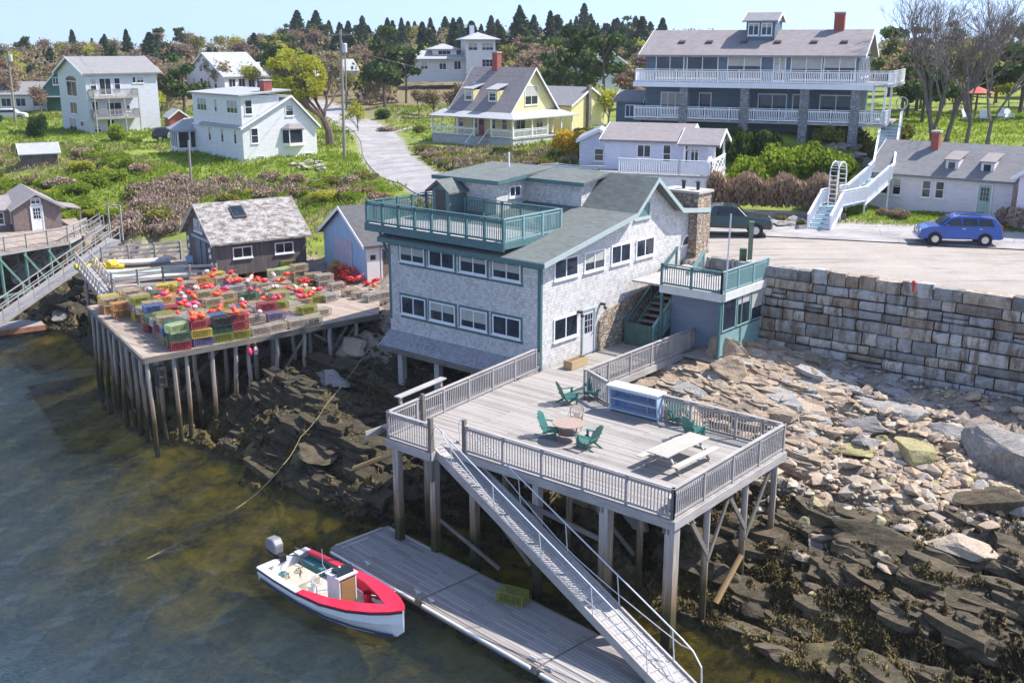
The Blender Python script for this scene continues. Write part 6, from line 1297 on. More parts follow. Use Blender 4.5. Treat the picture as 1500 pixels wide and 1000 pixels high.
def spruce_parts(seed,n=1100,H=10):
    r_=np.random.default_rng(seed); t=r_.random(n)**.75; z=.08*H+t*H*.92; lay=np.sin(z*4.2+seed)*.12; R0=(1-t)**.85*H*(.19+.05*r_.random())+.08; ang=r_.uniform(0,2*np.pi,n); k=r_.integers(4,8); lob=1+.28*np.sin(ang*k+z*1.3)
    rad=R0*lob*(.25+.75*r_.random(n)**.45)*(1+lay); p=np.stack([rad*np.cos(ang),rad*np.sin(ang),z-rad*.3],-1); tr=MB(); tr.cyl((0,0,-.5),(0,0,H*.9),.16,.03,6)
    return tr.mesh('trunk',BARK2,uv=False),cloud('crown',p,.38,LM_SP,r_.random(n)*.8,1.0,(0,0,-.2),seed=seed)
SPR=[spruce_parts(s_) for s_ in range(4)]
def pine_parts(seed,mat=LM_PN,H=9,n=1500):
    rr=random.Random(seed); cs=[];rs=[]
    for k in range(15):
        z=H*(.35+.6*rr.random()); w_=H*.3*(1.15-abs(z/H-.5)); a=rr.uniform(0,6.3); cs.append((w_*math.cos(a)*rr.uniform(.2,1),w_*math.sin(a)*rr.uniform(.2,1),z)); rs.append((H*.15*rr.uniform(.6,1.2),H*.15*rr.uniform(.6,1.2),H*.075))
    p,t=blobs(n,cs,rs,.2,seed); tr=MB(); tr.tube([(0,0,-.5),(.1,0,H*.4),(0,.1,H*.85)],[.24,.17,.05],6)
    for c in cs[:9]: tr.tube([(0,0,c[2]*.75),(c[0]*.6,c[1]*.6,c[2]*.92),c],[.08,.05,.02],4)
    return tr.mesh('trunk',BARK2,uv=False),cloud('crown',p,.3,mat,t,1,seed=seed)
PIN=[pine_parts(10+s_) for s_ in range(3)]
def dec_parts(seed,mat,H=8,n=2300,leaf=.2,bark=BARK,shell=.35):
    rr=random.Random(seed); tr=MB(); tips=[]; branches(tr,Vector((0,0,-.4)),Vector((rr.uniform(-.08,.08),rr.uniform(-.08,.08),1)).normalized(),H*.17,H*.022,5,rr,.66,.12,.84,(2,3),tips,.018)
    r_=np.random.default_rng(seed); tp=np.array([tuple(x) for x in tips]); idx=r_.integers(0,len(tp),n); cl=r_.random(len(tp)); p=tp[idx]+r_.normal(size=(n,3))*H*.055
    return tr.mesh('trunk',bark,uv=False),cloud('crown',p,leaf,mat,cl[idx]*.7+.15,1,seed=seed)
DEC={'reddish':[dec_parts(30+s_,LM_RD) for s_ in range(3)],'tan':[dec_parts(40+s_,LM_TN) for s_ in range(3)],'yellow green':[dec_parts(50+s_,LM_YG,n=1000) for s_ in range(2)],'olive':[dec_parts(60+s_,LM_OL,n=1500) for s_ in range(2)]}
def tree(parts,p,s_,label,cat='tree',group=None,name='tree',sz=None,rz=None,tilt=0):
    e=empty(name,p,rng.uniform(0,6.28) if rz is None else rz,label,cat,group); e.scale=(s_*(sz or 1),s_*(sz or 1),s_); link('trunk',parts[0],e); link('crown',parts[1],e); return e
def proj(p):
    dz=p[2]-CAMH; a=p[1]*_c-dz*_s; y=p[1]*_s+dz*_c; return 750+F*p[0]/a,500-F*y/a
KEEP=[(85,240,85,205,133),(225,470,125,245,106),(300,430,86,130,175),(608,728,52,112,203),(630,835,90,222,110),(800,890,122,190,118),(900,1295,25,188,76),(1170,1330,175,345,60),(1290,1500,215,320,66),(500,690,175,300,60),(465,492,98,120,170),(1340,1465,310,362,55),(820,1075,180,300,68),(30,90,105,160,150),(0,62,125,165,150),(20,90,205,240,108),(850,890,95,118,160)]
def clear(p,w_,h_):
    u0,v0=proj((p[0]-w_,p[1],p[2]+h_)); u1,v1=proj((p[0]+w_,p[1],p[2]))
    for (a,b,c,d,Y) in KEEP:
        if p[1]<Y+6 and u1>a and u0<b and v1>c and v0<d: return False
        if abs(p[1]-Y-4)<9 and u1>a and u0<b and p[1]>Y-8 and p[1]<Y+14: return False
    return True
rv=random.Random(99); cnt={'s':0,'d':0,'p':0}
# ridge of spruces
for k in range(700):
    u=rv.uniform(-30,960); Y=rv.uniform(235,350); x=(u-750)/F*Y*1.02
    if cnt['s']>=240: break
    dens=.4 if u<430 else 1
    if rv.random()>dens: continue
    p=gpt(x,Y); s_=rv.uniform(.4,.85)*(1.0 if 430<u<930 else .8)
    if rv.random()<.12: s_*=1.4
    if not clear(p,2,9*s_): continue
    tree(SPR[rv.randrange(4)],p,s_,'dark pointed spruce on the wooded ridge against the sky','spruce tree','spruces along the ridge','spruce_tree',rv.uniform(1.1,1.8)); cnt['s']+=1
kinds=['reddish','tan','reddish','tan','olive','yellow green','reddish','olive']
for k in range(2600):
    if cnt['d']>=300: break
    u=rv.uniform(-60,1520); 
    lo,hi=(150,330)
    if 940<u<1270: continue
    Y=rv.uniform(lo,hi)**1.0
    if u>1270: Y=rv.uniform(105,260)
    if 500<u<900 and rv.random()<.55: Y=rv.uniform(140,240)
    x=(u-750)/F*Y*1.02; p=gpt(x,Y); s_=rv.uniform(.75,1.25)*(.85 if u<250 else 1)
    if road_dist(np.array([p[0]]),np.array([p[1]]))[0]<5: continue
    if -34<p[0]<9 and p[1]<172: continue
    if not clear(p,3.2*s_,8*s_): continue
    kd='reddish' if (u<330 and rv.random()<.5) else rv.choice(kinds); lab_={'reddish':'reddish brown budding tree in the hillside wood','tan':'tan leafless tree in the hillside wood','olive':'olive green tree in the hillside wood','yellow green':'yellow green spring tree in the hillside wood'}[kd]
    if rv.random()<.14: tree(PIN[rv.randrange(3)],p,s_*.85,'dark green pine tree mixed into the hillside wood','pine tree','pines in the hillside wood','pine_tree'); cnt['p']+=1
    else: tree(rv.choice(DEC[kd]),p,s_,lab_,'tree',kd+' trees in the hillside wood','deciduous_tree'); 
    cnt['d']+=1
# pines left of the inn and other named trees
for (u,v,Y,s_,kd,lb_) in [(840,0,150,1.25,'p','large dark pine standing left of the slate blue inn'),(878,0,140,1.15,'p','dark pine close to the left end of the slate blue inn'),(812,0,160,1.1,'p','dark pine behind the yellow outbuilding'),(905,0,150,1.0,'reddish','reddish tree touching the left end of the slate blue inn'),(858,0,135,.8,'tan','tan leafless tree behind the yellow outbuilding'),(888,0,128,.75,'yellow green','yellow green tree between the yellow outbuilding and the inn'),(790,0,170,1.0,'olive','olive tree behind the yellow house ridge'),(765,0,190,1.0,'reddish','reddish tree above the yellow house chimney'),
    (570,0,168,1.35,'p','broad dark pine with a bare lower trunk left of the hilltop house'),(548,0,185,1.0,'yellow green','yellow green tree just left of the broad dark pine'),(600,0,178,.95,'p','dark evergreen right behind the broad dark pine'),(640,0,150,.72,'tan','wide grey brown leafless tree below the hilltop house'),(668,0,152,.7,'reddish','low reddish leafless tree below the hilltop house'),(618,0,155,.62,'tan','small grey brown tree left of the wide leafless tree'),(530,0,135,.6,'yellow green','small yellow green tree at the bend of the road'),
    (285,0,160,1.0,'p','dark green tree right of the tall grey house'),(262,0,170,.9,'olive','olive tree right of the tall grey house'),(440,0,240,1.0,'p','dark pine behind the willow')]:
    x=(u-750)/F*Y*1.01; p=gpt(x,Y); tree(PIN[rv.randrange(3)] if kd=='p' else rv.choice(DEC[kd]),p,s_,lb_,'pine tree' if kd=='p' else 'tree',None,'pine_tree' if kd=='p' else 'deciduous_tree')
# right side evergreens and hedgerow
for i,(u,Y,s_,kd) in enumerate([(1300,100,.62,'p'),(1322,96,.68,'p'),(1345,101,.6,'p'),(1365,104,.62,'olive'),(1395,110,.55,'p'),(1312,112,.8,'p'),(1440,112,.5,'yellow green'),(1475,108,.5,'yellow green'),(1492,96,.95,'p'),(1458,104,.9,'p'),(1420,118,.6,'reddish'),(1348,120,.6,'reddish')]):
    x=(u-750)/F*Y*1.03; p=gpt(x,Y); lb_='%s behind the lawn chairs, number %d counting from the inn'%({'p':'dark evergreen','olive':'olive tree','yellow green':'yellow green bush tree','reddish':'reddish budding tree'}[kd],i+1)
    lb_={'p':'dark evergreen in the hedgerow right of the inn behind the bare trees','olive':'olive tree in the hedgerow right of the inn','yellow green':'low yellow green tree behind the white lawn chairs','reddish':'reddish budding tree in the hedgerow right of the inn'}[kd]
    tree(PIN[rv.randrange(3)] if kd=='p' else rv.choice(DEC[kd]),p,s_,lb_,'tree','hedgerow trees right of the inn: '+kd,'pine_tree' if kd=='p' else 'deciduous_tree')
# three tall bare trees
for i,(u,v,H,sd_,lb_) in enumerate([(1377,218,3.9,3,'tallest spreading bare tree with a double trunk, left of three behind the pink house'),(1417,222,3.3,8,'slim bare tree, middle of three behind the pink house'),(1444,224,3.2,12,'bare tree with dark trunk, right of three behind the pink house')]):
    p=G(u,v,60); rr=random.Random(sd_); e=empty('bare_tree',p,0,lb_,'tree'); m=MB(); tips=[]
    if i==0:
        branches(m,Vector((-.2,0,-.4)),Vector((-.3,0,1)).normalized(),H*.66,.24,8,rr,.56,.09,.83,(2,2,3),tips,.012); branches(m,Vector((.25,0,-.4)),Vector((.22,.1,1)).normalized(),H*.64,.22,8,rr,.56,.09,.83,(2,2,3),tips,.012)
    else: branches(m,Vector((0,0,-.4)),Vector((.06*(i-1),0,1)).normalized(),H*.78,.18,8,rr,.54,.1,.81,(2,2,3),tips,.012)
    m.build('trunk_and_limbs',BARK,e,uv=False); tp=np.array([tuple(t_) for t_ in tips]); r_=np.random.default_rng(i); idx=r_.integers(0,len(tp),2600); e2=link('twigs',cloud('twigs',tp[idx]+r_.normal(size=(2600,3))*.25,.04,leafmat('grey_twigs',[(0,(.22,.185,.175)),(1,(.42,.37,.36))],.95,.1),None,3.5,None,True,i),e)
# willow
p=G(484,213,90); rr=random.Random(5); e=empty('willow_tree',p,0,'big yellow green willow with thick leaning brown trunk beside the utility pole','tree'); m=MB(); tips=[]
m.tube([(0,0,-.4),(-.1,0,1.6),(-.7,0,3.0)],[.55,.42,.36],8)
for (dx,dy,L_) in ((-.7,0,2.6),(-.45,.5,2.4),(-.9,-.4,2.6),(.15,.3,1.9),(-1.3,.1,2.2)): branches(m,Vector((-.6,0,2.8)),Vector((dx,dy,.9)).normalized(),L_,.22,4,rr,.6,.2,.74,(2,3),tips,.02)
m.build('trunk',BARK2,e,uv=False); r_=np.random.default_rng(4); tp=np.array([tuple(t_) for t_ in tips]); c0_=np.array([-3.6,0,7.6]); d=r_.normal(size=(12000,3)); d/=np.linalg.norm(d,axis=1)[:,None]; pp=c0_+d*(r_.uniform(.2,1,12000)**.5)[:,None]*np.array([3.6,3.2,3.0]); pp[:,2]-=.25*np.maximum(0,np.hypot(pp[:,0]+3.6,pp[:,1])-2)
cl=fbm(pp[:,0]*.9+5,pp[:,2]*.9+9,2); keep=cl>.36; link('crown',cloud('crown',pp[keep],.10,LM_YG,cl[keep],1.9,seed=3),e)
# ---- shrubs
def shrub_mesh(seed,mat,n=2600,leaf=.065,w_=1.0,h_=.9):
    rr=random.Random(seed); cs=[(0,0,h_*.5)];rs=[(w_*.75,w_*.75,h_*.5)]
    for k in range(7): a=rr.uniform(0,6.3); q_=w_*rr.uniform(.3,.7); cs.append((q_*math.cos(a),q_*math.sin(a),h_*rr.uniform(.3,.7))); rs.append((w_*rr.uniform(.3,.5),)*2+(h_*rr.uniform(.28,.45),))
    p,t=blobs(n,cs,rs,.5,seed); p[:,2]=np.maximum(p[:,2],.02); return cloud('shrub',p,leaf,mat,t,1.1,seed=seed)
SHR={k:[shrub_mesh(70+i*7+j,mt) for j in range(2)] for i,(k,mt) in enumerate([('green',LM_GR),('dark green',LM_DG),('olive',LM_OL),('brown',LM_BR),('pinkish',LM_PK),('golden',LM_FO),('yellow green',LM_YG),('tan',LM_TH)])}
def shrub(k,p,s_,label,group=None,sx=None,sz=None):
    o=link('shrub',SHR[k][rv.randrange(2)],None,p,rv.uniform(0,6.3)); o.scale=(s_*(sx or 1),s_,s_*(sz or 1)); tag(o,label,'shrub',group); return o
def inpoly(x,y,poly):
    c=False;n=len(poly)
    for i in range(n):
        (x1,y1),(x2,y2)=poly[i],poly[(i+1)%n]
        if (y1>y)!=(y2>y) and x<(x2-x1)*(y-y1)/(y2-y1)+x1: c=not c
    return c
BANK=[tuple(G(u,v,50)[:2]) for u,v in [(-40,330),(100,335),(190,350),(262,345),(290,300),(450,300),(545,300),(600,282),(545,250),(500,262),(300,262),(225,240),(95,215),(-40,215)]]
BANK2=[tuple(G(u,v,60)[:2]) for u,v in [(690,290),(590,240),(592,215),(640,222),(760,224),(835,215),(850,262)]]
xs=[b[0] for b in BANK]; ys=[b[1] for b in BANK]; k=0
while k<150:
    x,y=rv.uniform(min(xs),max(xs)),rv.uniform(min(ys),max(ys))
    if not inpoly(x,y,BANK) or road_dist(np.array([x]),np.array([y]))[0]<3.4: continue
    p=gpt(x,y); u,v=proj(p)
    kd=rv.choice(['pinkish','brown','olive']) if (170<u<300 and v>262) else rv.choice(['green','green','olive','yellow green','green','brown']) if u<190 else rv.choice(['olive','brown','tan','green','yellow green','green'])
    s_=rv.uniform(.8,1.7)*(.8 if u>300 else 1)
    if not clear(p,s_,s_): k+=0.2; continue
    shrub(kd,p,s_,kd+' brush shrub on the overgrown bank behind the sheds',kd+' shrubs on the shore bank',sz=.8); k+=1
xs=[b[0] for b in BANK2]; ys=[b[1] for b in BANK2]; k=0
while k<70:
    x,y=rv.uniform(min(xs),max(xs)),rv.uniform(min(ys),max(ys)); k+=.02
    if not inpoly(x,y,BANK2) or road_dist(np.array([x]),np.array([y]))[0]<3.2: continue
    kd=rv.choice(['olive','brown','olive','tan','dark green','pinkish']); shrub(kd,gpt(x,y),rv.uniform(.6,1.1),kd+' low shrub on the bank between the road and the yellow house',kd+' shrubs below the yellow house',sz=.75); k+=1
def sh_at(k_,u,v,Y,s_,label,sx=None,sz=None,group=None):
    x=(u-750)/F*Y*1.02; return shrub(k_,gpt(x,Y,-.1),s_,label,group,sx,sz)
for (k_,u,Y,s_,lb_,sz) in [('golden',838,88,1.7,'tall golden orange forsythia left of the lavender cottage',1.3),('golden',850,92,1.3,'lower golden forsythia behind the lavender cottage wing',1.1),('golden',822,92,1.2,'small golden forsythia nearest the yellow house',1.0),('dark green',1052,79,1.3,'round dark evergreen below the inn, nearest the cottage porch',1.6),('dark green',1080,79,1.3,'middle round dark evergreen below the inn railing',1.6),('dark green',1110,78.5,1.25,'right round dark evergreen below the inn railing',1.6),
  ('green',1092,75,2.1,'big bright green bush right of the lavender cottage porch',1.15),('green',1130,75.5,2.2,'big bright green bush in the middle of the slope below the inn',1.2),('green',1170,75.5,2.1,'big bright green bush in front of the inn steps',1.15),('green',1208,75,1.9,'bright green bush left of the white stairs',1.2),('green',1075,73.5,1.6,'lower bright green bush at the end of the tan hedge',1.2),('yellow green',1196,69.5,1.5,'round yellow green bush beside the rose arch',1.1),('olive',1200,79.5,1.5,'olive bush under the right end of the inn deck',1.1),('olive',1235,79.5,1.7,'large olive bush beside the top flight of white stairs',1.1),('olive',1262,79,1.3,'small olive bush hugging the white stair rail',1.1),
  ('brown',1310,67.3,.75,'small brown shrub at the left corner of the pink house',1),('brown',1288,68,.6,'smallest twiggy shrub beside the pink house drain',1),('pinkish',1482,64.5,1.3,'dark reddish leafless bush by the pink house door',1.3),('olive',1140,67.6,.5,'small green plant cluster beside the pickup truck',.8),('yellow green',1072,66.8,.6,'small bright shrub behind the pickup truck cab',1.2),('olive',1165,65.8,.45,'low flowering plant near the foot of the white stairs',.8),
  ('green',192,128,1.5,'bright green bush in front of the tall grey house balconies',1.5),('green',215,126,1.0,'small green bush right of the bright green bush by the grey house',1),('dark green',80,132,1.3,'conical dark green cedar left of the tall grey house',2.4),('dark green',18,150,1.4,'dark green conifer at the far left edge',2.0),('olive',620,128,1.0,'rounded olive bush beside the yellow house drive',1),('dark green',568,150,1.6,'dark rounded evergreen bush at the drive fork',1.0),('brown',575,134,1.8,'wide low pinkish brown bush on the lawn island',.4),('dark green',845,118,1.0,'dark green bush against the yellow outbuilding wall',1.2),('olive',870,116,1.2,'olive bush right of the yellow outbuilding',1.0),
  ('olive',625,107,1.1,'tall leafy brush at the left corner of the yellow house porch',1.1),('dark green',735,103,.9,'leafy plant in front of the yellow house porch corner',1.1),('olive',1295,84,1.5,'dark brush clump at the top landing of the white stairs',1.0)]: sh_at(k_,u,0,Y,s_,lb_,None,sz)
# tan hedge behind the truck
r_=np.random.default_rng(8); ha=gpt(12.8,70.2);hb=gpt(20.9,68.2); n=9000; t=r_.random(n); w_=r_.uniform(-.7,.7,n); z=r_.random(n)**.8*2.0*(.85+.15*np.sin(t*23)); pt=np.array(ha)[None]*(1-t[:,None])+np.array(hb)[None]*t[:,None]; pt[:,1]+=w_; pt[:,2]=tz(pt[:,0],pt[:,1])+z+.5
h_=link('hedge',cloud('hedge',pt,.16,LM_TH,t*.2+z*.25,2.0,(0,0,1.2),True,2)); tag(h_,'long clipped tan brown hedge along the yard behind the pickup truck','hedge')
m=MB(); m.prism([(12.4,68.8,9.05),(21.2,66.8,9.05),(21.2,67.3,9.05),(12.4,69.4,9.05)],(0,0,-1.2)); o=m.build('low_wall',stonemat('fieldstone',[(.20,.18,.17),(.30,.27,.25),(.25,.2,.18)],2.6)); tag(o,'low dark fieldstone wall at the foot of the tan hedge','wall')
# ---- the far wood that reads as one mass
def woodmass(name,n,mat,seed,label,thr):
    r_=np.random.default_rng(seed); u=r_.uniform(-80,1560,n*3); Y=175+r_.random(n*3)**1.3*190; x=(u-750)/F*Y*1.03; cl=fbm(x*.09+seed*7,Y*.09,3); k=(np.abs(cl-thr)<.07)&(road_dist(x,Y)>6)&~((u>590)&(u<740)&(Y<212))&~((u>300)&(u<480)&(Y<262)&(Y>170)); x=x[k][:n];Y=Y[k][:n]; dome=fbm(x*.35+3,Y*.35,2)
    z=tz(x,Y)+(.3+.7*r_.random(len(x))**.6)*np.clip((dome-.28)*11,.8,5.2); o=link(name,cloud(name,np.stack([x,Y,z],-1),.34,mat,np.clip(fbm(x*.5,Y*.5,3)*1.6-.35,0,1),1.2,seed=seed)); tag(o,label,'wood',None,'stuff')
woodmass('reddish_wood',30000,LM_RD,21,'reddish brown leafless woodland mass covering the far hillside',.42); woodmass('olive_wood',22000,LM_OL,22,'olive green woodland mass covering the far hillside',.5); woodmass('tan_wood',26000,LM_TN,23,'tan woodland mass covering the far hillside',.5); woodmass('evergreen_wood',16000,LM_PN,24,'dark evergreen woodland mass covering the far hillside',.58)
def UPat(x,y): return tz(x,y)>4.9
# ---- low brush, as masses nobody could count
def scatter(name,poly,dens,leaf,mat,hh,per,label,cond=None,seed=0,aspect=1.8,tri=True,up=(0,0,1.0),cat='brush'):
    r_=np.random.default_rng(seed); P2=np.array(poly); lo=P2.min(0);hi=P2.max(0); n=int((hi-lo).prod()*dens); x=r_.uniform(lo[0],hi[0],n);y=r_.uniform(lo[1],hi[1],n)
    k=np.array([inpoly(a,b,poly) for a,b in zip(x,y)]) & (road_dist(x,y)>2.9)
    if cond is not None: k&=cond(x,y)
    x=x[k];y=y[k]; n=len(x); X_=(x[:,None]+r_.normal(size=(n,per))*.28).ravel();Y_=(y[:,None]+r_.normal(size=(n,per))*.28).ravel(); cl=np.repeat(r_.random(n),per)
    zz=tz(X_,Y_)+r_.random(n*per)*hh*np.repeat(r_.uniform(.4,1,n),per); o=link(name,cloud(name,np.stack([X_,Y_,zz],-1),leaf,mat,cl*.7+.1,aspect,up,tri,seed)); tag(o,label,cat,None,'stuff'); return o
scatter('green_brush',BANK,2.0,.13,LM_GR,.5,16,'green undergrowth covering the shore bank',lambda x,y:fbm(x*.12,y*.12,3)>.44,1)
scatter('brown_brush',BANK,1.4,.13,LM_TN,.7,16,'brown dead stems covering the shore bank',lambda x,y:(fbm(x*.12,y*.12,3)<.5),2)
PINKP=[tuple(G(u,v,50)[:2]) for u,v in [(180,352),(190,310),(232,275),(300,278),(440,280),(440,288),(290,296),(270,345)]]
scatter('pink_thicket',PINKP,2.6,.15,LM_PK,1.3,22,'pinkish brown leafless thicket left of the dark shed',None,3)
scatter('bank_brush',BANK2,1.6,.18,LM_OL,.55,14,'olive and brown undergrowth below the yellow house',lambda x,y:fbm(x*.2,y*.2,3)>.47,4); scatter('bank_stems',BANK2,1.3,.18,LM_BR,.6,14,'brown stems below the yellow house',lambda x,y:fbm(x*.2,y*.2,3)<.52,5)
LAWN=[(-30,118),(-12.5,112),(-10,90),(-14,86),(-30,96),(-50,110)]; scatter('long_grass',LAWN,2.2,.16,LM_GR,.25,8,'long bright grass around the white house',None,6)
HILLG=[(-78,112),(-52,116),(-38,120),(-18,116),(-16,128),(-24,150),(-30,175),(-80,175)]; scatter('hillside_grass',HILLG,1.6,.15,LM_GR,.22,7,'rough bright grass on the slope round the grey house',None,16); scatter('hillside_stems',HILLG,.5,.16,LM_TN,.35,9,'dry tan stems on the slope round the grey house',lambda x,y:fbm(x*.1,y*.1,3)>.5,17)
ISLE=[(-22,172),(-16,140),(-10,118),(0,124),(10,128),(8,172)]; scatter('meadow_grass',ISLE,1.0,.16,LM_GR,.2,7,'meadow grass beyond the yellow house',None,18)
BANK3=[tuple(G(u,v,50)[:2]) for u,v in [(262,352),(290,302),(450,302),(560,300),(655,300),(640,325),(470,345),(455,405),(300,405)]]
scatter('shed_grass',BANK3,2.2,.13,LM_GR,.4,14,'rough grass between the two sheds',lambda x,y:(fbm(x*.2,y*.2,3)>.42)&(UPat(x,y)),19); scatter('shed_stems',BANK3,1.6,.13,LM_TN,.6,14,'brown stems between the two sheds',lambda x,y:(fbm(x*.2,y*.2,3)<.52)&(UPat(x,y)),20)
LAWN2=[(19.8,65.2),(31,60.9),(36,62),(32,68),(24,72),(20,68.5)]; scatter('lawn_grass',LAWN2,14,.07,leafmat('lawn_blades',[(0,(.13,.2,.02)),(.5,(.2,.29,.025)),(1,(.27,.36,.04))],.8,.3),.06,8,'bright mown lawn in front of the pink house',None,7,1.5)
LAWN3=[(-9,100),(-10,92),(0,84),(10,76),(14,82),(8,96),(4,108),(-6,108)]; scatter('verge_grass',LAWN3,1.5,.16,LM_OL,.35,9,'rough grass beside the road',None,8)
LAWN4=[(26,80),(60,76),(60,110),(30,105)]; scatter('upper_lawn_grass',LAWN4,2.5,.12,LM_GR,.1,8,'lawn grass under the bare trees',None,9)
# ================= ROCKS, SHINGLE, SEAWEED =================
import bmesh
def rock_mesh(name,seed,sub=2,flat=.7,ang=.35,mat=None,sx=1.3):
    bm=bmesh.new(); bmesh.ops.create_icosphere(bm,subdivisions=sub,radius=1); r0=random.Random(seed); pl=[(Vector((r0.gauss(0,1),r0.gauss(0,1),r0.gauss(0,1))).normalized(),r0.uniform(.42,.75)) for _ in range(13)]; o=r0.uniform(0,50)
    for v in bm.verts:
        d=v.co.copy()
        for n_,k in pl:
            t=d.dot(n_); 
            if t>k: d-=n_*(t-k)
        nn=float(fbm(np.array([d.x*1.4+o]),np.array([d.y*1.4+d.z*1.7+o]),3)[0])-.5; d*=1+nn*ang; v.co=Vector((d.x*sx,d.y,d.z*flat))
    me=bpy.data.meshes.new(name); bm.to_mesh(me); bm.free(); me.shade_flat()
    if mat: me.materials.append(mat)
    return me
def stone_mat(name,stops):
    q=N(name); o=q.pos(); f=q.noise(o,2.3,6,.7); g=q.noise(o,13,5,.7); st=q.noise(q.pos((1,6,3),(0,0,.8)),1.6,4); oi=q.n('ObjectInfo')
    t=q.math('ADD',q.math('MULTIPLY',f,.5),q.math('ADD',q.math('MULTIPLY',st,.3),q.math('MULTIPLY',oi.outputs['Random'],.25))); q.col(q.mix(1,q.ramp(t,stops),q.ramp(g,[(.3,.6),(.7,1.25)]),'MULTIPLY'),.92); q.bump(q.math('ADD',g,q.math('MULTIPLY',st,1.0)),.6,.06); return q.m
RM1=stone_mat('tan_boulder',[(.3,(.24,.175,.12)),(.5,(.37,.285,.205)),(.7,(.46,.38,.30))]); RM2=stone_mat('grey_boulder',[(.3,(.16,.15,.145)),(.5,(.29,.27,.25)),(.7,(.42,.40,.37))]); RM3=stone_mat('algae_boulder',[(.3,(.22,.2,.07)),(.5,(.36,.31,.14)),(.7,(.45,.38,.26))]); RM4=stone_mat('weedy_rock',[(.3,(.022,.018,.01)),(.5,(.06,.047,.026)),(.68,(.13,.10,.062)),(.8,(.24,.2,.14))])
def boulder(u,v,s_,mat,label,seed,flat=.7,sx=1.3,rz=0.,tilt=0.,group=None):
    p=G(u,v,25); o=link('boulder',rock_mesh('boulder',seed,4,flat,.5,mat,sx),None,p+Z*s_*flat*.25,rz); o.scale=(s_,s_,s_); o.rotation_euler=(tilt,tilt*.4,rz); tag(o,label,'boulder',group); return o
boulder(1066,520,1.05,RM1,'large pale boulder below the green porch, upper of two',1,.8,1.15); boulder(1068,556,1.1,RM1,'large pale boulder beside the deck rail, lower of two',2,.75,1.1)
boulder(1485,690,1.85,stone_mat('layered_rock',[(.3,(.09,.08,.075)),(.5,(.2,.18,.165)),(.7,(.36,.33,.30))]),'huge layered grey rock at the right edge below the stone wall',3,.75,1.5,-.9,.35); boulder(1450,740,1.1,RM4,'dark shaded rock under the huge layered rock',4,.7,1.5,-.7,.2)
boulder(1345,672,1.0,RM3,'yellow green algae covered boulder in the middle of the cobbles',5,.8,1.2,.3); boulder(1250,665,1.1,RM3,'flat yellowish slab left of the algae covered boulder',6,.35,1.8,-.5,.1); boulder(1268,628,.95,RM2,'flat tilted grey slab under the foot of the wall',7,.4,1.6,-.4,.15)
boulder(1170,600,1.0,RM1,'broad tan ledge rock near the deck corner',8,.5,1.8,-.7,.15); boulder(1205,575,.9,RM1,'tan slab above the broad ledge rock',9,.4,1.8,-.6,.1); boulder(1320,612,1.2,RM2,'long dark footing rock against the stone wall',10,.5,2.0,-.6); boulder(1390,638,1.1,RM2,'second dark footing rock against the stone wall, further right',11,.5,1.8,-.6)
boulder(1290,800,1.3,RM4,'long dark wedge of weedy rock in the lower beach',12,.45,2.2,-.5,-.1); boulder(1410,810,.8,RM1,'long tan slab in the lower beach near the cobbles',13,.4,2.2,-.8,.1); boulder(1270,655,.6,RM2,'small grey rock beside the tilted slab',14)
r0=random.Random(17); cols=[(RM1,'tan'),(RM2,'grey'),(RM1,'tan'),(RM3,'yellowish')]; BMM=[[rock_mesh('beach_stone',20+i*5+j,3,.65,.4,mt,1.35) for j in range(3)] for i,(mt,_) in enumerate(cols)]
for k in range(120):
    if k<95: u,v=r0.gauss(1350,85),r0.gauss(720,45)
    else: u,v=r0.uniform(1090,1500),r0.uniform(560,900)
    if v<600+(u-1090)*.13 or v>905 or u>1510 or u<1085: continue
    p=G(u,v,25); s_=r0.uniform(.18,.5)*(1.2 if v<640 else 1)
    if p.z<.4: continue
    i=r0.randrange(4); o=link('beach_stone',BMM[i][r0.randrange(3)],None,p+Z*s_*.2,r0.uniform(0,6)); o.scale=(s_,s_,s_); o.rotation_euler=(r0.uniform(-.3,.3),r0.uniform(-.3,.3),r0.uniform(0,6)); tag(o,cols[i][1]+' fist to chair sized stone scattered over the beach',"stone",cols[i][1]+' stones on the beach')
# rocks under the deck and along the left ledge
ZN={'ledge':'on the seaweed ledge between pier and float','left':'below the left wharves','under':'in the shade under the deck and building','right':'at the lower right shoreline'}
for k,(u,v,s_,mt,zn) in enumerate([(470,668,.9,RM4,'ledge'),(590,728,.8,RM4,'ledge'),(480,560,1.0,RM2,'under'),(515,520,1.1,RM1,'under'),(560,560,1.0,RM4,'under'),(620,590,1.1,RM4,'under'),(700,640,1.0,RM4,'under'),(960,640,1.0,RM1,'under'),(900,700,.9,RM1,'under'),(930,760,.8,RM2,'under'),(860,740,.7,RM1,'under'),(1010,690,1.0,RM2,'under'),(1000,610,1.1,RM1,'under'),(80,440,.8,RM4,'left'),(60,470,.6,RM4,'left'),(100,410,1.2,RM2,'left'),(50,400,.7,RM4,'left'),(90,470,.8,RM2,'left'),(1100,900,.6,RM4,'right'),(1060,850,.7,RM4,'right'),(1140,960,.6,RM4,'right')]):
    cn='dark weedy' if mt is RM4 else 'tan' if mt is RM1 else 'grey'
    boulder(u,v,s_,mt,cn+' rock outcrop '+ZN[zn],40+k,.6,1.5,-.7+r0.uniform(-.3,.3),r0.uniform(-.2,.3),cn+' rocks '+ZN[zn])
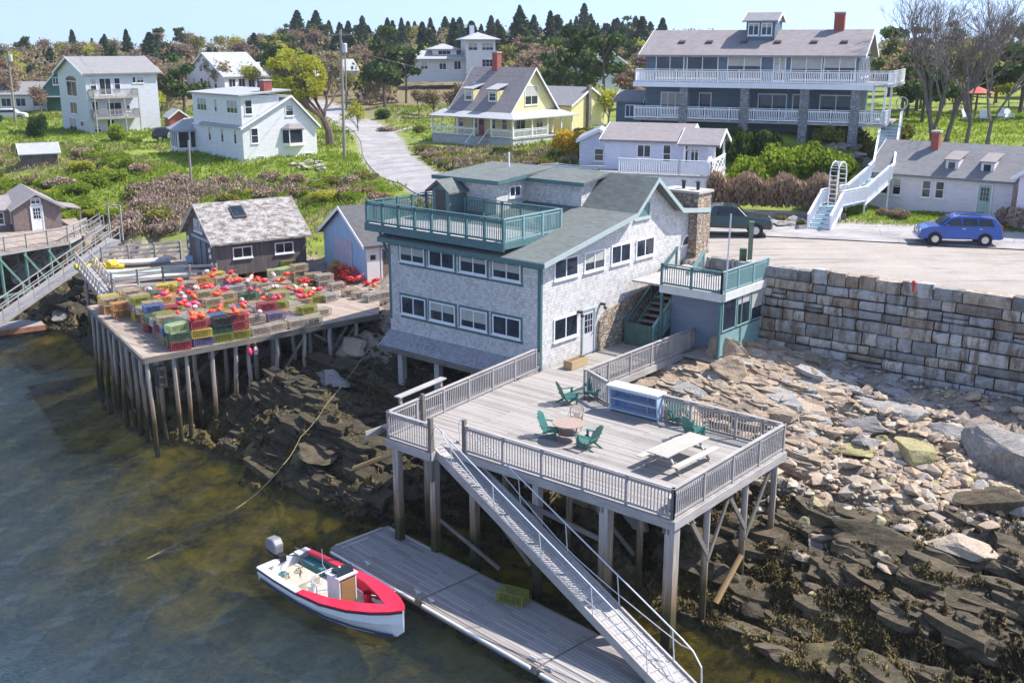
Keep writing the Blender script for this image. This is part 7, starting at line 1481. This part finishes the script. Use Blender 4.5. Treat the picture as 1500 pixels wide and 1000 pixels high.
# shingle and rubble: one uncountable mass
def merge_rocks(name,pos,size,mat,label,seed=0,flat=.6,yaw=None,el=1.3):
    r_=np.random.default_rng(seed); base=[]
    for i in range(5 if yaw is not None else 0):
        # slab: a cut block with broken corners, subdivided once
        g=np.array([(x,y,z) for x in (-1,-.35,.4,1) for y in (-1,0,1) for z in (-1,1)],float); v=g*np.array([el,.95,flat*1.15]); v[:,0]+=r_.normal(size=24)*.16*el*.5; v[:,1]+=r_.normal(size=24)*.17; v[:,2]+=r_.normal(size=24)*.09; v[:,1]*=np.where(np.abs(g[:,0])==1,r_.uniform(.35,.85),1)
        I=lambda a,b,c:(a*3+b)*2+c; f=[]
        for a in range(3):
            for b in range(2):
                f+=[(I(a,b,1),I(a+1,b,1),I(a+1,b+1,1)),(I(a,b,1),I(a+1,b+1,1),I(a,b+1,1)),(I(a,b,0),I(a+1,b+1,0),I(a+1,b,0)),(I(a,b,0),I(a,b+1,0),I(a+1,b+1,0))]
            f+=[(I(a,0,0),I(a+1,0,0),I(a+1,0,1)),(I(a,0,0),I(a+1,0,1),I(a,0,1)),(I(a,2,0),I(a+1,2,1),I(a+1,2,0)),(I(a,2,0),I(a,2,1),I(a+1,2,1))]
        for b in range(2): f+=[(I(0,b,0),I(0,b,1),I(0,b+1,1)),(I(0,b,0),I(0,b+1,1),I(0,b+1,0)),(I(3,b,0),I(3,b+1,1),I(3,b,1)),(I(3,b,0),I(3,b+1,0),I(3,b+1,1))]
        base.append((v,np.array(f)))
    for i in range(0 if yaw is not None else 5):
        me=rock_mesh('tmp',300+i+seed,1 if len(pos)>1500 else 2,flat,.5,None,el); v=np.array([tuple(x.co) for x in me.vertices]); f=np.array([tuple(p_.vertices) for p_ in me.polygons]); base.append((v,f)); bpy.data.meshes.remove(me)
    V=[];Fc=[];T=[];o=0
    for p,s_ in zip(pos,size):
        v,f=base[r_.integers(5)]; a,b=(r_.uniform(0,6.3) if yaw is None else yaw+r_.normal()*.18),(r_.uniform(-.4,.4) if yaw is None else r_.uniform(.05,.35)); ca,sa=math.cos(a),math.sin(a); w_=v*s_; tb=0 if yaw is None else r_.uniform(-.1,.55); w_=np.stack([w_[:,0]*ca-w_[:,1]*sa,w_[:,0]*sa+w_[:,1]*ca,w_[:,2]-w_[:,0]*b*.4+w_[:,1]*tb],-1)+p; V.append(w_);Fc.append(f+o);o+=len(v);T.append(np.full(len(v),r_.random()))
    V=np.concatenate(V);Fc=np.concatenate(Fc); me=bpy.data.meshes.new(name); me.vertices.add(len(V)); me.vertices.foreach_set('co',V.ravel()); me.loops.add(Fc.size); me.loops.foreach_set('vertex_index',Fc.ravel().astype('i')); me.polygons.add(len(Fc)); me.polygons.foreach_set('loop_start',np.arange(0,Fc.size,3,dtype='i')); me.update(calc_edges=True); me.attributes.new('tone','FLOAT','POINT').data.foreach_set('value',np.concatenate(T)); me.materials.append(mat); me.shade_flat(); o_=link(name,me); tag(o_,label,'rubble',None,'stuff'); return o_
q=N('shingle_stones'); g=q.noise(q.pos(),11,4,.7); q.col(q.mix(1,q.ramp(q.attr('tone'),[(0,(.22,.16,.11)),(.25,(.42,.31,.21)),(.5,(.31,.27,.23)),(.75,(.50,.38,.24)),(1,(.52,.45,.37))]),q.ramp(g,[(.3,.65),(.7,1.2)]),'MULTIPLY'),.92); SHM=q.m
n=12000; x=rng.normal(17.0,4.2,n);y=rng.normal(40.6,2.6,n); x2=rng.uniform(6,25,1500);y2=rng.uniform(40,52,1500); x=np.concatenate([x,x2]);y=np.concatenate([y,y2]); ws=wall_side(x,y); z=tz(x,y); k=(ws<-.5)&(z>.9)&(x<30)&(x>5)&(fbm(x*.5,y*.5,3)>.40); x,y,z=x[k],y[k],z[k]
sz_=np.minimum(rng.lognormal(-2.35,.6,len(x)),.5); merge_rocks('shingle_rubble',np.stack([x,y,z+sz_*.25],-1),sz_,SHM,'loose pale cobbles and rubble filling the beach below the wall',3)
# rubble under the building and on the left
x=rng.uniform(-14,8,1400);y=rng.uniform(42,60,1400);z=tz(x,y);k=(z>.3)&(z<5); x,y,z=x[k],y[k],z[k]; s2=np.minimum(rng.lognormal(-1.7,.5,len(x)),.5); merge_rocks('dark_rubble',np.stack([x,y,z],-1),s2,RM4,'dark loose rocks under the building and deck',9)
# fractured bedrock slabs lying along the strata
YS=math.atan2(-.68,.73)
def slabs(name,n,x0,x1,y0,y1,zlo,zhi,med,mat,label,seed,thr=.45):
    r_=np.random.default_rng(seed); x=r_.uniform(x0,x1,n);y=r_.uniform(y0,y1,n); z=tz(x,y); i=np.clip(np.searchsorted(GX,x),0,len(GX)-1);j=np.clip(np.searchsorted(GY,y),0,len(GY)-1)
    k=(z>zlo)&(z<zhi)&(wall_side(x,y)<-.6)&(cobm[j,i]<.75)&(fbm(x*.4+seed,y*.4,3)>thr); x,y,z=x[k],y[k],z[k]; s_=np.minimum(r_.lognormal(math.log(med),.5,len(x)),med*3.2); return merge_rocks(name,np.stack([x,y,z-s_*.02],-1),s_,mat,label,seed,.3,YS,2.6)
slabs('bedrock_slabs',4200,6,15,40,52,2.4,6,.11,RM1,'tan fractured bedrock slabs between the deck and the stone wall',61,.42); slabs('grey_bedrock_slabs',2200,6,20,38,52,2.2,6,.11,RM2,'grey fractured bedrock slabs on the upper beach',62,.48)
slabs('weedy_slabs',3600,6,28,25,38,-.1,2.6,.15,RM4,'dark weed covered bedrock slabs across the lower right shore',63,.42); slabs('ledge_slabs',3200,-15,-3,41,55,.2,4.2,.15,RM4,'dark upright bedrock slabs of the ledge between pier and deck',64,.38); slabs('bank_slabs',1800,-45,-22,66,84,-.2,4.4,.2,RM4,'dark bedrock slabs under the left wharves',65,.4)
# seaweed
LM_SW=leafmat('rockweed',[(0,(.045,.034,.014)),(.35,(.11,.085,.035)),(.65,(.19,.15,.06)),(.88,(.26,.21,.09)),(1,(.42,.36,.27))],.7,.1)
def weedmass(n,x0,x1,y0,y1,seed,label,name='seaweed'):
    r_=np.random.default_rng(seed); x=r_.uniform(x0,x1,n);y=r_.uniform(y0,y1,n); i=np.clip(np.searchsorted(GX,x),0,len(GX)-1);j=np.clip(np.searchsorted(GY,y),0,len(GY)-1); z=tz(x,y); cl=fbm(x*1.1,y*1.1,4)
    k=(weed[j,i]*(.5+cl)>r_.uniform(.25,.85,n))&(z>-.25)&(cl>.36)
    x,y,z,cl=x[k],y[k],z[k],cl[k]; o=link(name,cloud(name,np.stack([x,y,z+r_.random(len(x))*.16],-1),.042,LM_SW,np.clip((fbm(x*.6+3,y*.6,4)-.25)*1.7,0,1),2.4,(-.4,-1.0,-.2),False,seed)); tag(o,label,'seaweed',None,'stuff'); return o
weedmass(420000,5,28,24,42,1,'olive brown rockweed over the lower right shore'); weedmass(150000,-16,6,38,56,2,'olive brown rockweed over the ledge between pier and deck'); weedmass(60000,-45,-14,50,80,3,'dark rockweed on the rocks below the left wharves')
# ================= WHITE STAIRS, CARS, POLES =================
SG=paint('stair_blue_grey',(.22,.34,.40),.6,.15)
def flight(root,a,b,w,nst,rail=True,landing=None):
    """stairs climbing from a to b (centre line), treads across"""
    a=Vector(a);b=Vector(b); d=Vector((b.x-a.x,b.y-a.y,0)); L=d.length; u=d/L; n_=Vector((-u.y,u.x,0)); m=MB()
    for k in range(nst):
        p=a+u*(L*k/nst); z=a.z+(b.z-a.z)*(k+1)/nst; m.prism([p-n_*w/2+Z*(z-p.z),p+u*(L/nst+.03)-n_*w/2+Z*(z-p.z),p+u*(L/nst+.03)+n_*w/2+Z*(z-p.z),p+n_*w/2+Z*(z-p.z)],(0,0,-.05))
    m.build('stair_treads',SG,root); m=MB()
    for k in range(nst):
        p=a+u*(L*k/nst+.01); z0=a.z+(b.z-a.z)*k/nst; z1_=a.z+(b.z-a.z)*(k+1)/nst-.052; m.prism([Vector((p.x,p.y,z0))-n_*w/2,Vector((p.x,p.y,z0))+n_*w/2,Vector((p.x,p.y,z1_))+n_*w/2,Vector((p.x,p.y,z1_))-n_*w/2],u*.02)
    m.build('stair_risers',TRIM,root)
    for s_ in (-1,1):
        o=n_*(w/2+.05)*s_; m=MB(); m.beam(a+o-Z*.05,b+o-Z*.05,.05,.34); m.build('stringer',TRIM,root)
        railing(root,[a+o,b+o],TRIM,1.0,.1,1.6,.13,.05,'stair_railing',low=.12)
st=empty('white_stairs',(0,0,0),0,'long white railed stairs with blue grey treads climbing from the road to the inn','stairs')
s0=Vector((18.7,64.0,8.42)); s1=Vector((20.2,66.7,9.55)); s2=Vector((22.3,68.6,9.6)); s3=Vector((24.3,70.4,10.7)); s4=Vector((25.1,72.0,10.75)); s5=Vector((28.0,79.6,13.6))
flight(st,s0,s1,1.25,6); 
def landing(a,b,w):
    d=Vector((b.x-a.x,b.y-a.y,0)).normalized(); n_=Vector((-d.y,d.x,0)); m=MB(); m.prism([a-n_*w/2,b-n_*w/2,b+n_*w/2,a+n_*w/2],(0,0,-.08)); m.build('landing',SG,st)
    for s_ in (-1,1): railing(st,[a+n_*(w/2+.05)*s_,b+n_*(w/2+.05)*s_],TRIM,1.0,.1,1.6,.13,.05,'landing_railing',low=.12)
    m=MB(); 
    for s_ in (-1,1):
        for p in (a,b): q_=p+n_*s_*w/2; zb=float(tz(q_.x,q_.y))-.3; m.beam((q_.x,q_.y,zb),(q_.x,q_.y,p.z-.08),.1,.1)
    m.builds('landing_post',TRIM,st)
landing(s1,s2,1.3); flight(st,s2,s3,1.25,6); landing(s3,s4,1.3); flight(st,s4,s5,1.2,15); landing(s5,s5+Vector((.6,1.6,0)),1.3)
ar=empty('rose_arch',(20.55,67.0,9.6),R(-38+90),'white lattice rose arch over the first landing of the white stairs','arch')
for s_ in (-1,1):
    m=MB()
    for y in (-.25,.25): m.beam((s_*.72,y,0),(s_*.72,y,2.0),.06,.06)
    for k in range(7): m.beam((s_*.72,-.25,.2+k*.28),(s_*.72,.25,.2+k*.28),.03,.05)
    m.build('arch_side',TRIM,ar)
m=MB()
for y in (-.25,.25): m.tube([(.72*math.cos(math.pi*k/12),y,2.0+.72*math.sin(math.pi*k/12)) for k in range(13)],.035,5)
for k in range(1,12): a=math.pi*k/12; m.beam((.72*math.cos(a),-.25,2+.72*math.sin(a)),(.72*math.cos(a),.25,2+.72*math.sin(a)),.04,.03)
m.build('arch_top',TRIM,ar)
m=MB(); 
for k in range(16): a=2*math.pi*k/16;b=2*math.pi*(k+1)/16; m.beam((.45*math.cos(a),0,.5+.45*math.sin(a)),(.45*math.cos(b),0,.5+.45*math.sin(b)),.12,.05)
o=m.build('round_ornament',TRIM,None,(s5.x+1.6,s5.y+2.6,s5.z+1.0),.1); tag(o,'white ring shaped ornament on the rail at the top of the white stairs','ornament')
# rocky garden face beside the stairs
DR=stonemat('fieldstone',[(.20,.18,.17),(.30,.27,.25),(.25,.2,.18)],2.6)
for k in range(26):
    p=Vector((rv.uniform(22.6,26.4),rv.uniform(75.0,78.6),0)); p.z=float(tz(p.x,p.y)); s_=rv.uniform(.35,.7); o=link('garden_rock',BMM[1][k%3],None,p+Z*s_*.3,rv.uniform(0,6)); o.scale=(s_,s_,s_*1.1); tag(o,'grey garden rock on the slope left of the white stairs','rock','garden rocks beside the white stairs')
for k in range(16):
    p=Vector((rv.uniform(15.2,18.2),rv.uniform(65.4,67.2),0)); p.z=float(tz(p.x,p.y)); s_=rv.uniform(.2,.5); o=link('garden_rock',BMM[1][k%3],None,p+Z*s_*.3,rv.uniform(0,6)); o.scale=(s_,s_,s_*.8); tag(o,'grey rock in the planting between the pickup truck and the white stairs','rock','rocks beside the pickup truck')
for k in range(22):
    u,v=rv.uniform(430,480),rv.uniform(238,252); p=G(u,v,60); s_=rv.uniform(.25,.55); o=link('garden_rock',BMM[1][k%3],None,p+Z*s_*.3,rv.uniform(0,6)); o.scale=(s_,s_,s_*.8); tag(o,'grey stone of the tumbled pile on the lawn below the white house','rock','stones piled below the white house')
# ---- cars
def car(name,label,loc,yaw,prof,W,paintm,wheels,glassprof,wr=.34,kind='car'):
    """side profile (x,z) swept across with tumblehome; x forward"""
    r=empty(name,loc,yaw,label,kind); n=len(prof)
    m=MB(); vs=[]
    for y,ins,zs in ((-W/2,.0,1),(-W/2+.10,.0,1.0),(W/2-.10,.0,1.0),(W/2,.0,1)): pass
    rows=[(-W/2+.02,0.05,),(-W/2,.0,),(W/2,.0,),(W/2-.02,.05,)]
    zb=min(z for x,z in prof); belt=[p_ for p_ in prof]
    lay=[]
    for side in (-1,1):
        ring=[]
        for (x,z) in prof:
            t=max(0,(z-.95)/.8); ring.append((x,side*(W/2-t*.22-(.06 if z<.45 else 0)),z))
        lay.append(ring)
    vs=lay[0]+lay[1]; fs=[tuple(range(n)),tuple(range(2*n-1,n-1,-1))]+[(i,i+n,(i+1)%n+n,(i+1)%n) for i in range(n)]
    m.add(vs,fs); b_=m.build('body',paintm,r,bev=.035)
    DARK=glass('car_glass',(.008,.01,.014),.05)
    for poly in glassprof:
        m=MB()
        for side in (-1,1):
            q_=[(x,side*(W/2-max(0,(z-.95)/.8)*.22+.012),z) for x,z in poly]; m=MB(); m.prism(q_ if side<0 else q_[::-1],(0,-side*.03,0)); m.build('side_window',DARK,b_)
    TY=paint('tyre',(.02,.02,.021),.85,.1); RIM=paint('alloy_rim',(.55,.56,.58),.3,.05,metal=.8)
    for x in wheels:
        for side in (-1,1):
            y=side*(W/2-.1); m=MB(); m.cyl((x,y-side*.11,wr),(x,y+side*.115,wr),wr,wr,20); t_=m.build('wheel',TY,r); m=MB(); m.cyl((x,y+side*.09,wr),(x,y+side*.125,wr),wr*.64,wr*.58,16); m.build('rim',RIM,t_)
            m=MB(); m.cyl((x,y-side*.05,wr),(x,y+side*.104,wr),wr+.055,wr+.055,20); m.build('wheel_arch',paint('arch_black',(.015,.015,.015),.8),r)
    return r,b_
CB=paint('car_blue',(.003,.06,.34),.25,.08); CB.node_tree.nodes['Principled BSDF'].inputs['Coat Weight'].default_value=.8
hp_=[(2.22,.32),(2.24,.62),(2.12,.88),(1.7,1.02),(1.15,1.08),(.62,1.52),(.2,1.63),(-1.0,1.64),(-1.75,1.55),(-2.12,1.12),(-2.2,.7),(-2.18,.34)]
cp=P(1403,357,8.46); cyaw=R(180-9)
r,b_=car('parked_car','bright blue retro styled hatchback wagon parked in front of the pink house',(cp.x,cp.y+.2,8.48),cyaw,hp_,1.74,CB,(1.38,-1.3),[[(.98,1.1),(.56,1.47),(.1,1.52),(-.0,1.1)],[(-.08,1.1),(-.02,1.52),(-.82,1.53),(-.86,1.1)],[(-.94,1.1),(-.9,1.53),(-1.55,1.46),(-1.75,1.1)]],.33)
m=MB(); m.prism([(1.12,-.66,1.11),(.66,-.58,1.5),(.66,.58,1.5),(1.12,.66,1.11)],(.02,0,.02)); m.build('windscreen',glass('car_glass'),b_)
m=MB(); m.prism([(-2.11,-.62,1.16),(-1.8,-.56,1.5),(-1.8,.56,1.5),(-2.11,.62,1.16)][::-1],(-.02,0,.01)); m.build('rear_window',glass('car_glass'),b_)
for s_ in (-1,1):
    m=MB(); m.lathe([(.0,0),(.13,.0),(.14,.03),(.0,.08)],12); o=m.build('headlight',paint('lamp_glass',(.6,.62,.64),.15),r,(2.16,s_*.62,.78)); o.rotation_euler=(0,R(90),0)
    m=MB(); m.box(-2.2,-2.12,s_*.72-.08,s_*.72+.08,.85,1.15); m.build('tail_light',paint('tail_red',(.4,.01,.01),.3),r)
    m=MB(); m.box(.75,.92,s_*.86+(-.18 if s_<0 else .0),s_*.86+(.0 if s_<0 else .18),1.08,1.2); m.build('wing_mirror',CB,r)
    m=MB(); m.box(-.2,.0,s_*.872-.01,s_*.872+.012,.93,.97); m.box(-1.1,-.92,s_*.872-.01,s_*.872+.012,.93,.97); m.builds('door_handle',paint('alloy_rim',(.55,.56,.58)),r)
    m=MB(); m.box(-1.4,.1,s_*.5-.02,s_*.5+.02,1.66,1.70); m.build('roof_rail',BLK,r)
m=MB(); m.box(2.2,2.3,-.75,.75,.36,.52); m.build('front_bumper',CB,r); m=MB(); m.box(-2.27,-2.17,-.78,.78,.38,.58); m.build('rear_bumper',CB,r); m=MB(); m.box(2.225,2.255,-.4,.4,.6,.75); m.build('grille',paint('alloy_rim',(.55,.56,.58)),r)
# dark green pickup
CG=paint('truck_green',(.012,.035,.035),.25,.1); CG.node_tree.nodes['Principled BSDF'].inputs['Coat Weight'].default_value=.7
tp_=[(2.6,.45),(2.65,.8),(2.55,1.05),(1.6,1.18),(1.15,1.22),(.65,1.72),(.3,1.8),(-.55,1.8),(-.85,1.72),(-1.0,1.2),(-2.6,1.2),(-2.65,.55)]
cp=P(1058,343,8.46); r,b_=car('pickup_truck','dark green pickup truck parked behind the stone chimney, facing right',(cp.x+.2,cp.y+.2,8.44),R(-8),tp_,1.85,CG,(1.7,-1.65),[[(1.0,1.24),(.62,1.66),(.2,1.7),(.15,1.24)],[(.05,1.24),(.1,1.71),(-.55,1.71),(-.62,1.24)]],.39,'pickup truck')
m=MB(); m.prism([(1.12,-.72,1.25),(.7,-.62,1.68),(.7,.62,1.68),(1.12,.72,1.25)],(.02,0,.02)); m.build('windscreen',glass('car_glass'),b_); m=MB(); m.box(-2.5,-1.1,-.72,.72,1.19,1.215); m.build('cargo_bed',BLK,b_)
m=MB(); m.box(2.6,2.72,-.85,.85,.48,.68); m.build('front_bumper',paint('alloy_rim',(.55,.56,.58)),r); m=MB(); m.box(2.62,2.68,-.45,.45,.78,1.0); m.build('grille',paint('alloy_rim',(.55,.56,.58)),r)
for s_ in (-1,1): m=MB(); m.box(2.56,2.64,s_*.72-.13,s_*.72+.13,.8,1.0); m.build('headlight',paint('lamp_glass',(.6,.62,.64)),r)
for (u,v,c,z0,lb_,yaw_) in [(268,152,(.03,.03,.035),0,'dark parked car half seen behind the white house porch',20),(290,148,(.62,.63,.65),0,'white parked car behind the white house porch',200),(45,160,(.6,.6,.62),0,'white parked car by the low white house at far left',10)]:
    Y=128 if u>200 else 160; x=(u-750)/F*Y; p=gpt(x*1.02,Y); car('parked_car',lb_,p,R(yaw_),hp_,1.74,paint('car_'+str(u),c,.3),(1.38,-1.3),[[(.98,1.1),(.56,1.47),(-1.55,1.46),(-1.75,1.1)]])
g=house('red_shed',gpt(-43.5,137),30,'small red boarded shed between the grey house and the white house','shed'); gable(g,0,2.4,0,3,-.5,1.8,2.7,paint('barn_red',(.35,.08,.06),.8,.2),R_PALE,'y',.2)
dv=ribbon('driveway',[tuple(P(u,v,9.0)[:2]) for u,v in ((560,196),(590,191),(620,190),(655,189))],2.2,road.data.materials[0],.05,5); tag(dv,kind='structure')
# ---- utility poles and wires
PW=wood('pole_wood',(.36,.31,.27),(.2,.17,.15))
def upole(p,H,label,tr=True,yaw=0):
    r=empty('utility_pole',p,yaw,label,'utility pole'); m=MB(); m.cyl((0,0,-.5),(0.12,0,H),.17,.11,10); m.build('pole_shaft',PW,r); m=MB(); m.beam((-1.1,0,H-.5),(1.3,0,H-.5),.09,.12); m.build('crossarm',PW,r)
    if tr: m=MB(); m.lathe([(.0,0),(.24,.0),(.26,.05),(.26,.8),(.22,.88),(.0,.9)],12,(.45,-.1,H-2.2)); m.build('transformer',paint('transformer_grey',(.5,.52,.54),.4),r)
    for x in (-1.0,0,1.15): m=MB(); m.lathe([(.02,0),(.05,.03),(.04,.15),(.0,.18)],6,(x,0,H-.44)); m.build('insulator',TRIM,r)
    return Vector(p)+Z*(H-.3)
t1=upole(G(505,234,80),12.6,'tall weathered utility pole with a transformer standing beside the curve of the road')
t2=upole(gpt(-70,152),10.6,'utility pole with a white transformer left of the tall grey house')
t3=upole(gpt(-26,170),9.5,'distant utility pole at the top of the road',False); t4=upole(gpt(24,172),9,'far pole behind the yellow outbuilding',False)
p=G(281,280,60); m=MB(); m.cyl((0,0,-.4),(.05,0,4.6),.13,.1,8); o=m.build('short_pole',PW,None,p); tag(o,'short bare timber post on the bank between the dark shed and the white house','post')
def wire_(a,b,sag,label):
    m=MB(); pts=[a+(b-a)*(k/16)-Z*sag*4*(k/16)*(1-k/16) for k in range(17)]; m.tube(pts,.022,4); o=m.build('power_line',BLK); tag(o,label,'power line')
wire_(t2,t1,1.6,'power line from the far left pole to the tall pole by the road'); wire_(t1,t3,1.0,'power line from the tall pole up the road'); wire_(t1-Z*1.2,Vector(YE)+Vector((2,3,7)),1.0,'service wire from the tall pole to the yellow house'); wire_(t2+Vector((-.5,0,0)),t2+Vector((-60,15,0)),1.2,'power line leaving the photo at the left')
# ---- small roadside things
p=P(1098,382,8.62); m=MB(); m.beam((0,0,-.7),(0,0,1.95),.2,.2); m.beam((0,0,1.95),(0,0,2.05),.26,.26); o=m.build('gate_post',paint('post_green',(.14,.19,.13),.8,.3),None,p); tag(o,'stout green wooden post at the end of the stone wall','post')
m=MB(); m.box(-.16,.16,-.14,.14,-.1,1.0); o=m.build('gate_post',paint('post_dark_green',(.09,.13,.08),.8,.3),None,p+Vector((-.3,.25,-.4))); tag(o,'short dark stub post leaning beside the green post','post')
p=P(1338,424,8.55); h=empty('hydrant',p,0,'small red capped hydrant standing on top of the stone wall','hydrant'); m=MB(); m.lathe([(.0,-.1),(.07,-.1),(.07,.22),(.11,.24),(.11,.34),(.05,.42),(.0,.43)],12); m.build('hydrant_body',paint('hydrant_red',(.5,.06,.04),.5,.2),h); m=MB(); m.cyl((-.15,0,.28),(.15,0,.28),.04,.04,8); m.build('hydrant_outlet',paint('hydrant_red',(.5,.06,.04)),h)
p=P(1463,352,8.5); m=MB(); m.beam((0,0,-.2),(0,0,1.1),.12,.12); m.beam((-.15,0,.95),(.15,0,.95),.1,.1); o=m.build('mailbox_post',BLK,None,p+Vector((.35,.8,0))); tag(o,'black post behind the blue car','post')
# white lawn chairs, kayak, oddments
cw=adirondack(TRIM)
for i,(u,Y,rz) in enumerate([(1385,96,.3),(1408,95,-.2),(1432,96,-.5),(1444,95.5,.2)]):
    x=(u-750)/F*Y*1.03; o=cw if i==0 else copy_tree(cw); o.location=gpt(x,Y); o.rotation_euler=(0,0,rz); tag(o,'white adirondack chair on the upper lawn, '+['leftmost of four','second of four from the left','third of four from the left','rightmost of four'][i],'chair','white chairs on the upper lawn')
m=MB(); m.lathe([(1.6,0),(.05,.55),(.0,.56)],8,(0,0,2.0)); m.cyl((0,0,0),(0,0,2.0),.03,.03,6); Y=100; o=m.build('parasol',paint('parasol_red',(.5,.1,.08),.8,.2),None,gpt((1395-750)/F*Y*1.03,Y)); tag(o,'faded red and white parasol on the upper lawn behind the bare tree','parasol')
HAZE=.00018
if HAZE:
    m=MB(); m.box(-480,480,-40,620,-8,34); q=N('air_haze'); q.t.nodes.remove(q.b); v=q.n('VolumePrincipled',Density=HAZE,Anisotropy=.2); v.inputs['Color'].default_value=(.86,.9,1,1); q.t.links.new(v.outputs[0],q.out.inputs['Volume'])
    hz=m.build('haze',q.m,uv=False); tag(hz,kind='stuff')
